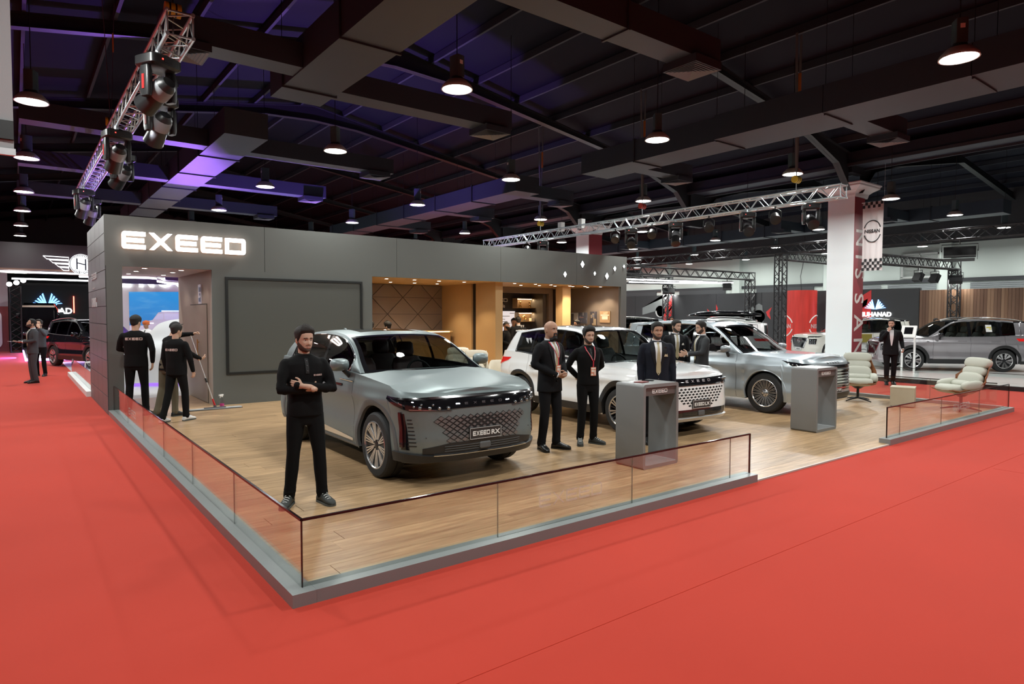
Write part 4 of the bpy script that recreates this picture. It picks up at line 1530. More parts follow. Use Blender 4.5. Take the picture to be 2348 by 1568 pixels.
 def interior(s, t):
  zf = s.sill + .12
  m = s.seatmat
  for x, ys in ((-1.35, (-.37, .37)), (-2.2, (-.38, .38))):
   if x < -s.wb + .25:
    x = -s.wb + .45
   for y in ys:
    se = MB()
    se.add(*bev_box(.24, .22, zf + .1, zf + .38, .08, (x, y)))
    M = Matrix.Translation((x - .22, y, zf + .36)) @ Matrix.Rotation(radians(-16), 4, 'Y')
    v, f = bev_box(.09, .23, 0, .52, .07)
    se.add([M @ Vector(p) for p in v], f)
    v, f = bev_box(.06, .13, .55, .75, .05)
    se.add([M @ Vector(p) for p in v], f)
    se.build('seat', m, t, 40)
  d = MB()
  d.add(*bev_box(.26, s.W * .78, zf + .45, interp(s.belt, s.x_c) - .03, .12, (s.x_c - .42, 0)))
  d.build('dashboard', M_TRIM, t, 40)
  st = MB()
  M = Matrix.Translation((s.x_c - .82, .37, interp(s.belt, s.x_c) - .10)) @ Matrix.Rotation(radians(66), 4, 'Y')
  st.tube([M @ Vector((.185 * cos(2 * pi * i / 24), .185 * sin(2 * pi * i / 24), 0)) for i in range(24)], .016, 6, True)
  st.add(*[([M @ Vector(p) for p in MB().box(-.03, .06, -.17, .17, -.01, .015).v]), MB().box(-.03, .06, -.17, .17, -.01, .015).f])
  st.build('steering_wheel', M_TRIM, t, 40)
 # ------------------------------------------------ details shared by all
 def wheels(s, style):
  t = s.root
  tr = MB()
  hw = .118
  R, r = s.R, s.rim
  tr.lathe([(r, -hw), (r + .03, -hw - .004), (R - .03, -hw + .002), (R - .008, -hw + .02), (R, -hw + .045), (R, -.01), (R - .012, -.006), (R - .012, .006), (R, .01), (R, hw - .045), (R - .008, hw - .02), (R - .03, hw - .002), (r + .03, hw + .004), (r, hw)], 44, Matrix.Rotation(radians(90), 4, 'X'), cap=False)
  tire = tr.mesh('wheel', M_TIRE, 30)
  rm = MB().lathe([(r + .006, hw), (r - .006, hw + .004), (r - .016, hw - .006), (r - .02, hw - .05), (r - .02, -hw)], 40, Matrix.Rotation(radians(90), 4, 'X'), cap=False)
  rim = rm.mesh('rim', M_RIMMETAL, 35)
  dk = MB().lathe([(0, hw - .075), (r - .02, hw - .075)], 30, Matrix.Rotation(radians(90), 4, 'X'))
  dk.lathe([(.16, hw - .07), (.165, hw - .055), (.08, hw - .05)], 30, Matrix.Rotation(radians(90), 4, 'X'), cap=False)
  disc = dk.mesh('brake_disc', M_RIMDARK, 35)
  sp = MB()
  spd = MB()
  def spoke(mb, a, r0, r1, w0, w1, d0, d1, th=.02, skew=0.0):
   ca, sa = cos(a), sin(a)
   def pt(rr, ww, yy):
    c = cos(a + skew * (rr - r0)), sin(a + skew * (rr - r0))
    return Vector((rr * c[0] - ww * c[1], -(hw + yy), rr * c[1] + ww * c[0]))
   vs = [pt(r0, -w0, d0), pt(r0, w0, d0), pt(r1, w1, d1), pt(r1, -w1, d1), pt(r0, -w0 * 1.3, d0 - th), pt(r0, w0 * 1.3, d0 - th), pt(r1, w1 * 1.3, d1 - th), pt(r1, -w1 * 1.3, d1 - th)]
   mb.add(vs, [(0, 1, 2, 3), (0, 4, 5, 1), (1, 5, 6, 2), (2, 6, 7, 3), (3, 7, 4, 0)])
  n, pat = style['n'], style['pat']
  for i in range(n):
   a = 2 * pi * i / n
   for (da, r0, r1, w0, w1, dark) in pat:
    spoke(spd if dark else sp, a + da * 2 * pi / n, r0, r * r1 if r1 < 3 else r1, w0, w1, -.035 if dark else -.025, -.02 if dark else -.006)
  spm = sp.mesh('spokes', M_RIMMETAL)
  spdm = spd.mesh('inner_spokes', M_RIMDARK)
  hub = MB().lathe([(0, hw - .018), (.035, hw - .018), (.05, hw - .024), (.07, hw - .03), (.072, hw - .05)], 20, Matrix.Rotation(radians(90), 4, 'X')).mesh('hub_cap', M_RIMMETAL if style.get('hubm') else M_RIMDARK, 35)
  nut = MB()
  for i in range(5):
   a = 2 * pi * i / 5 + .3
   nut.cyl((.052 * cos(a), -hw + .03, .052 * sin(a)), (.052 * cos(a), -hw + .012, .052 * sin(a)), .009, n=8)
  nutm = nut.mesh('wheel_nuts', M_RIMDARK)
  for xa in (0.0, -s.wb):
   for sg in (1, -1):
    o = bpy.data.objects.new('wheel', tire)
    COL.objects.link(o)
    o.parent = t
    o.location = (xa, sg * (s.W - s.track - hw), s.R)
    o.rotation_euler = (0, s.wrot, pi if sg > 0 else 0)
    for nm, me in (('rim', rim), ('brake_disc', disc), ('spokes', spm), ('hub_cap', hub), ('wheel_nuts', nutm)) + ((('inner_spokes', spdm),) if spd.v else ()):
     c = bpy.data.objects.new(nm, me)
     COL.objects.link(c)
     c.parent = o
     if nm in ('wheel_nuts', 'spokes', 'inner_spokes'):
      c['kind'] = 'stuff'
 def lines(s, xs, m=None):
  """door shut lines down the side at the given x, lower rocker line"""
  mb = MB()
  for x in xs:
   for sg in (1, -1):
    t0 = s.tx(x)
    zb = max(s.zb(t0), s.sill + .02)
    zs = [zb + (s.zt(t0) - zb) * i / 16 for i in range(17)]
    rows = []
    for d in (-.0035, .0035):
     r_ = []
     for z in zs:
      X = x + (s.lineshape(x, z) if hasattr(s, 'lineshape') else 0)
      r_.append((X + d, sg * (s.wid(X, z) + .0015), z))
     rows.append(r_)
    mb.grid(rows)
  mb.split('door_gap', m or M_TRIM, s.root)
 def handle(s, x, z, m, flush=True):
  mb = MB()
  for xx in x:
   for sg in (1, -1):
    w = s.wid(xx, z)
    if flush:
     mb.rbox(xx - .13, xx + .13, sg * w - .012, sg * w + .010, z - .013, z + .013, .011, 2, 'y')
    else:
     mb.tube([(xx - .11, sg * (w - .005), z), (xx - .08, sg * (w + .03), z), (xx + .08, sg * (w + .03), z), (xx + .11, sg * (w - .005), z)], .013, 6)
  mb.split('door_handle', m, s.root, 40)
 def mirrors(s, x, z, paint, size=(.085, .115, .075), arm=True):
  for sg in (1, -1):
   y = sg * (s.wid(x, z - .05) + .14)
   mb = MB()
   rings = []
   for k_, (dx, f_) in enumerate(((-.35, .93), (-.2, 1.0), (.1, .97), (.45, .82), (.75, .56), (.93, .25), (.97, .02))):
    rings.append([(x + dx * size[0], y + size[1] * f_ * pw(cos(2 * pi * i / 18), .62), z + size[2] * f_ * pw(sin(2 * pi * i / 18), .72) + .012 * (1 - f_)) for i in range(18)])
   mb.grid(rings, True)
   mb.add(rings[0], [tuple(range(18))])
   o = mb.build('mirror', paint, s.root, 50)
   MB().box(x - size[0] * .37, x - size[0] * .35, y - size[1] * .78, y + size[1] * .78, z - size[2] * .7, z + size[2] * .7).build('mirror_glass', M_CHROME, o)
   MB().tube([(x, y - sg * .05, z - size[2] * .8), (x - .02, sg * (s.wid(x, z - .14) - .01), z - size[2] - .06)], [.03, .035], 8).build('mirror_foot', M_TRIM, o, 50)
 def chrome_line(s, rad=.008, m=None):
  """bright strip round the side glass"""
  mb = MB()
  for sg in (1, -1):
   x0, x1 = s.panes[0][0], s.panes[-1][1]
   pts = []
   n = 30
   for i in range(n + 1):
    x = x0 + (x1 - x0) * i / n
    p = s.top(s.tx(x), sg)
    b = s.P(s.tx(x), s.zt(s.tx(x)), sg)
    pts.append((x, p[1] + (b[1] - p[1]) * .08 + sg * .01, p[2] - (p[2] - b[2]) * .09))
   low = []
   for i in range(n + 1):
    x = x1 + (x0 - x1) * i / n
    b = s.P(s.tx(x), s.zt(s.tx(x)), sg)
    low.append((x, b[1] - sg * s.shoulder * .4, b[2] + .012))
   mb.tube(pts + low, rad, 6, True)
  mb.split('window_strip', m or M_CHROME, s.root, 60)
 def plate(s, txt, z, wdt=.42, h=.125, m=None, tm=None, q=0.0, logo=False):
  p = s.S(q, z, .012)
  x = s.xfront(z) + .02
  mb = MB().box(x - .06, x, -wdt / 2, wdt / 2, z - h / 2, z + h / 2)
  o = mb.build('number_plate', m or M_PLATE, s.root)
  f = MB()
  e = .006
  for b in ((-wdt / 2, wdt / 2, h / 2 - e, h / 2), (-wdt / 2, wdt / 2, -h / 2, -h / 2 + e), (-wdt / 2, -wdt / 2 + e, -h / 2, h / 2), (wdt / 2 - e, wdt / 2, -h / 2, h / 2)):
   f.box(x, x + .003, b[0], b[1], z + b[2], z + b[3])
  f.build('plate_frame', mat('plate_edge', (.45, .45, .45), .5) if not m else M_TRIM, o)
  l = MB()
  if logo:
   exeed(l, (x, -wdt * .41, z - .026), (0, 1, 0), (0, 0, 1), (1, 0, 0), .052, wdt * .54, 0, .003)
   text(l, txt, (x, wdt * .17, z - .026), (0, 1, 0), (0, 0, 1), .072, .003, .002, sx=1.25)
  else:
   text(l, txt, (x, 0, z - .03), (0, 1, 0), (0, 0, 1), .075, .003, .001, 'CENTER')
  l.build('plate_lettering', tm or M_WHITE, o)
  return o
BASE = dict(nf=3.4, nr=4.0, side=[(.15, .90), (.24, .945), (.36, .975), (.5, .985), (.62, .972), (.74, .982), (.84, 1.0), (.93, .992), (1.02, .962), (1.15, .94)],
   plan=[(-4.2, .90), (-3.6, .955), (-2.9, .99), (-1.5, 1.0), (-.3, .995), (.4, .975), (1.0, .95)], flare=.014, crease=[], chin=.0, chinh=.10, sillh=.10, archw=.035,
   roofmat=None, pillmat=None, cladmat=M_TRIM, darkscreen=False, winmat=M_CARGLASS, seatmat=M_SEATDARK, shoulder=.035, lean=.36, bow=.018, bowbase=.22, bowtop=.10, crown=.035,
   qslant=0.0, hoodexp=2.4, hoodcrease=[(.52, .006, .12)], track=.02, wrot=0.2, sun=None)
M_PAINT_RX = mat('matte_grey_green_paint', (0.205, 0.245, 0.25), 0.42, 0.5, noise=(0.5, 0.03))
M_PAINT_WHITE = mat('white_car_paint', (0.85, 0.86, 0.87), 0.18, 0.0, coat=1.0)
M_PAINT_VX = mat('blue_silver_paint', (0.44, 0.50, 0.54), 0.30, 0.45, coat=1.0)
M_PAINT_XT = mat('warm_silver_paint', (0.36, 0.345, 0.365), 0.26, 0.45, coat=1.0)
M_PAINT_BLACK = mat('black_car_paint', (0.008, 0.008, 0.01), 0.12, 0.0, coat=1.0)
M_ARCHGREY = mat('arch_grey', (0.10, 0.105, 0.11), 0.45)
M_PEARL = mat('ivory_car_paint', (0.74, 0.72, 0.66), 0.16, 0.0, coat=1.0)
def car_rx(loc, heading):
 c = Car(**{**BASE, **dict(wb=2.815, fo=.89, ro=1.036, W=.945, R=.378, rim=.270, Ra=.462, sill=.265, zn=1.015, hoodexp=2.6, chin=.03, chinh=.06, sillh=.04, archw=.062, nf=3.0,
   belt=[(.6, 1.06), (.34, 1.085), (0, 1.115), (-.45, 1.15), (-1.2, 1.175), (-2.2, 1.20), (-3.0, 1.225), (-3.6, 1.215)],
   hoodc=[(-.8, 1.20), (-.3, 1.185), (.2, 1.15), (.55, 1.10), (.78, 1.055), (.89, 1.015)],
   nose=[(.2, .14), (.30, .06), (.40, .012), (.5, .0), (.62, .012), (.76, .022), (.86, .03), (.95, .05), (1.015, .11), (1.06, .25)],
   tail=[(.2, .12), (.35, .02), (.5, .0), (.8, .03), (1.0, .07), (1.25, .16)],
   x_c=-.48, x_h=-1.28, panes=[(-.80, -1.72), (-1.80, -2.62), (-2.66, -3.02)], archz=[(-.48, 1.165), (-.7, 1.285), (-.95, 1.44), (-1.2, 1.55), (-1.45, 1.605), (-1.9, 1.635), (-2.4, 1.62), (-2.8, 1.56), (-3.1, 1.46), (-3.4, 1.36)],
   x_roofend=-3.45, sun=(-1.5, -2.75), cladmat=M_ARCHGREY, winmat=M_CARGLASS, side=[(.15, .90), (.24, .94), (.36, .972), (.5, .982), (.66, .968), (.80, .98), (.93, 1.0), (1.02, .99), (1.12, .962), (1.25, .94)],
   plan=[(-4.2, .90), (-3.6, .955), (-2.9, .99), (-1.5, 1.0), (-.3, .995), (.34, .97), (1.0, .94)], crease=[(.90, .010, .05)], lean=.42, hoodcrease=[(.55, .010, .13)])})
 t = c.build('suv_car', 'matte grey-green SUV with dark multi-spoke wheels and a diamond-dotted nose, nearest car', loc, heading, M_PAINT_RX)
 c.wheels(dict(n=10, pat=[(-.22, .05, .985, .006, .008, False), (.0, .05, .985, .006, .010, False), (.22, .05, .985, .006, .008, False), (.5, .05, .98, .010, .018, True)]))
 c.lines([-.58, -1.76, -2.70])
 c.handle([-1.02, -2.1], 1.0, M_GLOSSBLACK)
 c.mirrors(-.74, 1.255, M_PAINT_RX, (.10, .12, .078))
 c.chrome_line(.009)
 c_S, c_quad, c_band = c.S, c.quad, c.bandquad
 UP = .085
 c.S = lambda q, z, off=0.0: c_S(q, z + UP, off)
 zlo = lambda q: .768 - .020 * (abs(q) / .9) ** 2
 zhi = lambda q: .876 - .016 * (abs(q) / .9) ** 2
 band = MB()
 c.bandquad(band, -.86, .86, zlo, zhi, 50, 4, .008)
 for sg in (1, -1):
  c.bandquad(band, sg * .86, sg * 1.24, lambda q: .750 + (abs(q) - .86) * .28, lambda q: .861 + (abs(q) - .86) * .04, 16, 3, .006)
 lb = band.build('lamp_band', M_GLOSSBLACK, t, 50)
 ch = MB()
 c.bandquad(ch, -1.22, 1.22, lambda q: zhi(min(abs(q), .86)) + max(0, abs(q) - .86) * .04, lambda q: zhi(min(abs(q), .86)) + .024 + max(0, abs(q) - .86) * .02, 70, 2, .014)
 ch.build('chrome_strip', M_CHROME, lb, 50)
 hl = MB()
 for sg in (1, -1):
  for k, (q0, z0) in enumerate([(.44, .775), (.54, .778), (.64, .782), (.74, .788), (.60, .815), (.72, .82), (.80, .80)]):
   hl.sphere(c.S(sg * q0, z0, .012), .021 if k < 4 else .014, 10, 6)
  c.quad(hl, [(sg * .40, .748), (sg * .86, .762), (sg * .86, .775), (sg * .40, .757)], nu=8, nv=1, off=.012)
  c.quad(hl, [(sg * .90, .80), (sg * 1.16, .872), (sg * 1.16, .880), (sg * .90, .815)], nu=8, nv=1, off=.010)
 hl.split('headlamp_lens', M_HEADLAMP, lb, 50)
 dr = MB()
 for sg in (1, -1):
  c.quad(dr, [(sg * .30, .807), (sg * .345, .809), (sg * .345, .82), (sg * .30, .818)], nu=2, nv=1, off=.013)
  c.quad(dr, [(sg * .80, .842), (sg * .82, .844), (sg * .82, .852), (sg * .80, .85)], nu=2, nv=1, off=.013)
 dr.split('running_lamp', M_LED, lb)
 em = MB()
 q0 = -.24
 for k, chh in enumerate('EXEED'):
  for poly in {'E': letter_e, 'X': letter_x, 'D': letter_d}[chh](1.72, .2):
   em.add([c.S(-(0) + (q0 + .11 * k + p[0] * .024), .800 + p[1] * .024, .0095) for p in poly], [tuple(range(len(poly)))])
 em.split('nose_letter', mat('nose_letter_grey', (.10, .09, .10), .3), lb)
 for sg in (1, -1):
  v = MB()
  c.quad(v, [(sg * .88, .33), (sg * .99, .33), (sg * 1.0, .72), (sg * .93, .72)], nu=4, nv=8, off=.002)
  vo = v.build('corner_slot', M_GLOSSBLACK, t, 50)
  r_ = MB()
  c.quad(r_, [(sg * .95, .36), (sg * .995, .36), (sg * 1.0, .735), (sg * .965, .735)], nu=3, nv=8, off=.022)
  r_.build('red_reflector', mat('dark_red_lens', (.035, .006, .009), .14, coat=.8), vo, 50)
  f_ = MB()
  for k in range(8):
   z = .37 + k * .04
   w0 = .80 + .05 * (k / 8)
   c.quad(f_, [(sg * (w0), z), (sg * .90, z), (sg * .90, z + .012), (sg * (w0), z + .012)], nu=3, nv=1, off=.003)
  f_.split('vent_fin', M_TRIM, vo)
 lat = MB()
 stud = MB()
 dk = MB()
 rows_ = [(.665, 0), (.635, 1), (.605, 0), (.575, 1), (.545, 0), (.515, 1), (.485, 0), (.455, 1), (.425, 0)]
 for r, (z, o_) in enumerate(rows_):
  ext = .60 - .02 * r
  n = 12
  for i in range(-8, 9):
   q = (i + .5 * o_) * .088
   if abs(q) > ext:
    continue
   hw_, hh = .040, .0255
   mid = exp(-(q / .30) ** 2) * exp(-((z - .60) / .11) ** 2)
   k = 1 - .45 * mid
   c.quad(lat, [(q - hw_ * 1.08, z), (q, z - hh * 1.16), (q + hw_ * 1.08, z), (q, z + hh * 1.16)], nu=3, nv=3, off=.0015, base=-.002)
   c.quad(stud, [(q - hw_ * .9 * k, z), (q, z - hh * .9 * k), (q + hw_ * .9 * k, z), (q, z + hh * .9 * k)], nu=2, nv=2, off=.007, base=.0)
 lo = lat.build('nose_lattice', M_TRIM, t)
 stud.split('diamond_stud', mat('stud_grey', (.27, .29, .29), .38, .8), lo)
 lip = MB()
 c.bandquad(lip, -.74, .74, lambda q: .285, lambda q: .40 - .16 * max(0, abs(q) - .42), 40, 4, .006)
 li = lip.build('lower_intake', M_TRIM, t, 50)
 sl = MB()
 for z in (.31, .335, .36):
  for a, b in ((-.5, -.08), (.08, .5)):
   c.quad(sl, [(a, z), (b, z), (b, z + .006), (a, z + .006)], nu=10, nv=1, off=.014)
 sl.split('intake_slat', M_ARCHGREY, li)
 MB().add(*bev_box(.03, .075, .30 + UP, .375 + UP, .01, (c.xfront(.42) - .01, 0))).build('radar_cover', M_ARCHGREY, li)
 lp = MB()
 c.bandquad(lp, -1.12, 1.12, lambda q: .205, lambda q: .275 + .03 * sstep(.5, 1.1, abs(q)), 56, 3, .03)
 lpo = lp.build('front_lip', M_TRIM, t, 50)
 cs = MB()
 c.bandquad(cs, -.62, .62, lambda q: .277, lambda q: .285, 40, 1, .034)
 cs.build('lip_chrome', M_CHROME, lpo)
 sens = MB()
 for q in (.70, -.70, .42, -.42):
  sens.sphere(c.S(q, .47 if abs(q) > .5 else .43, .0), .009, 8, 6)
 sens.split('parking_sensor', M_ARCHGREY, t)
 c.S = c_S
 c.plate('RX', .475 + UP, .42, .125, logo=True)
 ss = MB()
 for sg in (1, -1):
  w = [(x, sg * (c.wid(x, .36) + .006)) for x in (-.62, -1.0, -1.5, -2.0, -2.36)]
  ss.grid([[(x, y, .335) for x, y in w], [(x, y, .365 + .02 * i) for i, (x, y) in enumerate(w)]])
 ss.split('sill_strip', M_CHROME, t)
 fb = MB()
 for sg in (1, -1):
  q_ = c.tab and 0
  for a, b, z0, z1, m_ in ((-.60, -.98, .945, .955, 0),):
   pts = [(x, sg * (c.wid(x, 1.05) + .004), 1.06 - .02 * (x + .6)) for x in (-.58, -.7, -.85, -.98)]
   fb.tube(pts, .010, 6)
 fb.split('fender_blade', M_CHROME, t)
 MB().prism([(0, 0), (-.16, .0), (-.17, .055), (-.12, .05)], -.012, .012, (-2.95, 0, 1.60), (1, 0, 0), (0, 0, 1), (0, 1, 0)).build('roof_fin', M_PAINT_RX, t)
 tlm = MB()
 for sg in (1, -1):
  c.quad(tlm, [(sg * (c.qr + .02), 1.08), (sg * (c.qr + .55), 1.07), (sg * (c.qr + .55), 1.12), (sg * (c.qr - .05), 1.125)], nu=8, nv=2, off=.006)
 tlm.split('tail_lamp', M_REDLAMP, t)
 return t
def car_lx(loc, heading):
 c = Car(**{**BASE, **dict(wb=2.68, fo=.87, ro=.94, W=.915, R=.358, rim=.243, Ra=.405, sill=.25, zn=.93, chin=.0, chinh=.04, sillh=.13, archw=.075,
   belt=[(.6, 1.0), (.34, 1.02), (0, 1.045), (-.45, 1.075), (-1.2, 1.09), (-2.2, 1.12), (-2.8, 1.16), (-3.4, 1.17)],
   hoodc=[(-.8, 1.12), (-.3, 1.10), (.2, 1.075), (.55, 1.03), (.78, .98), (.90, .93)],
   nose=[(.2, .12), (.27, .04), (.35, .0), (.5, .005), (.62, .012), (.72, .022), (.82, .045), (.88, .07), (.93, .13), (1.0, .25)],
   tail=[(.2, .12), (.35, .02), (.5, .0), (.8, .02), (1.0, .06), (1.2, .13)],
   x_c=-.46, x_h=-1.16, panes=[(-.74, -1.60), (-1.66, -2.42), (-2.48, -2.92)], qslant=.22, archz=[(-.46, 1.09), (-.7, 1.25), (-.95, 1.45), (-1.16, 1.575), (-1.4, 1.63), (-1.9, 1.655), (-2.4, 1.63), (-2.9, 1.56), (-3.3, 1.50)],
   x_roofend=-3.22, sun=(-1.35, -2.45), winmat=M_CARGLASS, seatmat=M_SEATGREY, crease=[(.84, .016, .045), (.46, .012, .05)], lean=.40, hoodcrease=[(.5, .006, .12)])})
 t = c.build('suv_car', 'glossy white compact SUV with black arches and diamond-hole grille, behind the first podium', loc, heading, M_PAINT_WHITE)
 c.wheels(dict(n=7, pat=[(-.13, .05, .985, .008, .012, False), (.13, .05, .985, .008, .012, False), (.5, .05, .97, .008, .01, True)]))
 c.lines([-.56, -1.63, -2.45], mat('gap_grey', (.2, .2, .2), .5))
 c.handle([-1.38, -2.25], .93, M_CHROME, False)
 c.mirrors(-.70, 1.16, M_PAINT_WHITE)
 c.chrome_line(.007, M_ARCHGREY)
 gb = MB()
 c.bandquad(gb, -.92, .92, lambda q: .80 + .01 * abs(q), lambda q: .885 + .02 * abs(q), 50, 3, .008)
 g = gb.build('lamp_band', M_GLOSSBLACK, t, 50)
 cb = MB()
 for a, b in ((-.90, -.56), (-.52, .52), (.56, .90)):
  c.quad(cb, [(a, .785), (b, .785), (b, .806), (a, .806)], nu=14, nv=1, off=.013)
 cb.split('chrome_bar', M_CHROME, g, 50)
 hl = MB()
 for sg in (1, -1):
  for q0 in (.62, .70, .78, .86):
   hl.sphere(c.S(sg * q0, .85, .01), .02, 10, 6)
 hl.split('headlamp_lens', M_HEADLAMP, g, 50)
 em = MB()
 for k, chh in enumerate('EXEED'):
  for poly in {'E': letter_e, 'X': letter_x, 'D': letter_d}[chh](1.72, .2):
   em.add([c.S(-.30 + .125 * k + p[0] * .034, .832 + p[1] * .036, .0105) for p in poly], [tuple(range(len(poly)))])
 em.split('nose_letter', mat('nose_letter_light', (.55, .5, .52), .25, .6), g)
 ho = MB()
 nrow = 7
 for r in range(nrow):
  z = .735 - r * .042
  ext = .66 - .055 * r
  for i in range(-9, 10):
   q = (i + (.5 if r % 2 else 0)) * .084
   if abs(q) > ext or (abs(q) < .25 and z < .52):
    continue
   c.quad(ho, [(q - .036, z + .003), (q - .008, z - .017), (q + .036, z - .003), (q + .008, z + .017)], nu=2, nv=2, off=.0015, base=-.001)
 ho.split('grille_hole', M_WELL, t)
 li = MB()
 c.bandquad(li, -.66, .66, lambda q: .315, lambda q: .425, 40, 3, .005)
 l_ = li.build('lower_intake', M_GLOSSBLACK, t, 50)
 MB().add(*bev_box(.03, .075, .32, .40, .01, (c.xfront(.36) - .012, 0))).build('radar_cover', M_ARCHGREY, l_)
 sl = MB()
 for z in (.335, .36, .385):
  for a, b in ((-.42, -.09), (.09, .42)):
   c.quad(sl, [(a, z), (b, z), (b, z + .006), (a, z + .006)], nu=8, nv=1, off=.012)
 sl.split('intake_slat', M_TRIM, l_)
 lp = MB()
 c.bandquad(lp, -.78, .78, lambda q: .262, lambda q: .308, 44, 2, .03)
 lp.build('front_lip', mat('lip_silver', (.66, .67, .68), .3, .5), t, 50)
 c.plate('LX', .50, .42, .125, logo=True)
 tlm = MB()
 for sg in (1, -1):
  c.quad(tlm, [(sg * (c.qr + .10), .985), (sg * (c.qr + .42), .90), (sg * (c.qr + .50), 1.04), (sg * (c.qr + .0), 1.05)], nu=8, nv=2, off=.012)
 tlm.split('tail_lamp', mat('tail_lamp_lit', (.22, .004, .006), .12, coat=.8, emis=(1, .015, .01), estr=.35), t)
 rs = MB().add(*bev_box(.13, .57, 1.535, 1.575, .06, (-3.20, 0)))
 rs.build('roof_spoiler', M_PAINT_WHITE, t, 40)
 return t
def car_vx(loc, heading):
 c = Car(**{**BASE, **dict(wb=2.90, fo=.90, ro=1.12, W=.962, R=.385, rim=.262, Ra=.432, sill=.245, zn=1.055, chinh=.08, sillh=.02, archw=.012,
   belt=[(.6, 1.05), (.34, 1.07), (0, 1.09), (-.5, 1.11), (-1.4, 1.12), (-2.4, 1.13), (-3.2, 1.15), (-3.7, 1.15)],
   hoodc=[(-.9, 1.16), (-.4, 1.15), (.1, 1.14), (.5, 1.135), (.75, 1.11), (.90, 1.055)],
   nose=[(.2, .14), (.28, .05), (.38, .0), (.5, .0), (.7, .01), (.85, .02), (.97, .05), (1.055, .12), (1.12, .25)],
   tail=[(.2, .12), (.35, .02), (.5, .0), (.9, .02), (1.1, .06), (1.2, .1)],
   x_c=-.55, x_h=-1.32, panes=[(-.84, -1.70), (-1.77, -2.62), (-2.68, -3.42)], qslant=.1, archz=[(-.55, 1.125), (-.8, 1.29), (-1.05, 1.48), (-1.32, 1.64), (-1.6, 1.715), (-2.2, 1.745), (-2.9, 1.725), (-3.4, 1.67), (-3.7, 1.62)],
   x_roofend=-3.85, sun=(-1.5, -2.9), cladmat=M_PAINT_VX, winmat=M_CARGLASS, crease=[(.92, .012, .04), (.42, .012, .05)], lean=.30, seatmat=M_SEATDARK)})
 t = c.build('suv_car', 'glossy blue-silver large SUV with slatted grille and twenty-spoke wheels, behind the second podium', loc, heading, M_PAINT_VX)
 c.wheels(dict(n=20, pat=[(-.2, .075, .985, .004, .008, False), (.2, .075, .985, .004, .008, False)], hubm=True))
 c.lines([-.62, -1.73, -2.65])
 c.handle([-1.5, -2.45], .98, M_PAINT_VX, True)
 c.mirrors(-.80, 1.20, mat('mirror_grey', (.26, .28, .30), .25, .5, coat=.8), (.10, .13, .078))
 c.chrome_line(.009)
 for sg in (1, -1):
  h = MB()
  c.quad(h, [(sg * .60, .93), (sg * .98, .90), (sg * 1.30, 1.035), (sg * .60, .955)], nu=14, nv=3, off=.004)
  ho = h.build('headlamp', M_GLOSSBLACK, t, 50)
  hh = MB()
  for k in range(6):
   hh.sphere(c.S(sg * (.70 + .07 * k), (.93 + .006 * k), .006), .018, 8, 6)
  hh.split('headlamp_lens', M_HEADLAMP, ho, 50)
 gr = MB()
 c.bandquad(gr, -.60, .60, lambda q: .46, lambda q: .93, 30, 3, .004)
 g = gr.build('grille', M_GLOSSBLACK, t, 50)
 sl = MB()
 for k in range(8):
  z = .49 + k * .055
  c.quad(sl, [(-.56, z), (.56, z), (.56, z + .022), (-.56, z + .022)], nu=24, nv=1, off=.026)
 sl.split('grille_slat', M_CHROME, g, 50)
 em = MB()
 for k, chh in enumerate('EXEED'):
  for poly in {'E': letter_e, 'X': letter_x, 'D': letter_d}[chh](1.72, .2):
   em.add([c.S(-.24 + .10 * k + p[0] * .036, (.965 + p[1] * .034), .006) for p in poly], [tuple(range(len(poly)))])
 em.split('nose_letter', M_CHROME, t)
 li = MB()
 c.bandquad(li, -.85, .85, lambda q: .30, lambda q: .41, 36, 2, .012)
 lo = li.build('lower_intake', M_TRIM, t, 50)
 lp = MB()
 c.bandquad(lp, -.88, .88, lambda q: .255, lambda q: .30, 40, 2, .03)
 lp.build('front_lip', M_CHROME, lo, 50)
 c.plate('VX', .47, .42, .12, logo=True)
 MB().prism([(0, 0), (-.16, .0), (-.17, .055), (-.12, .05)], -.012, .012, (-3.2, 0, 1.74), (1, 0, 0), (0, 0, 1), (0, 1, 0)).build('roof_fin', M_PAINT_VX, t)
 return t
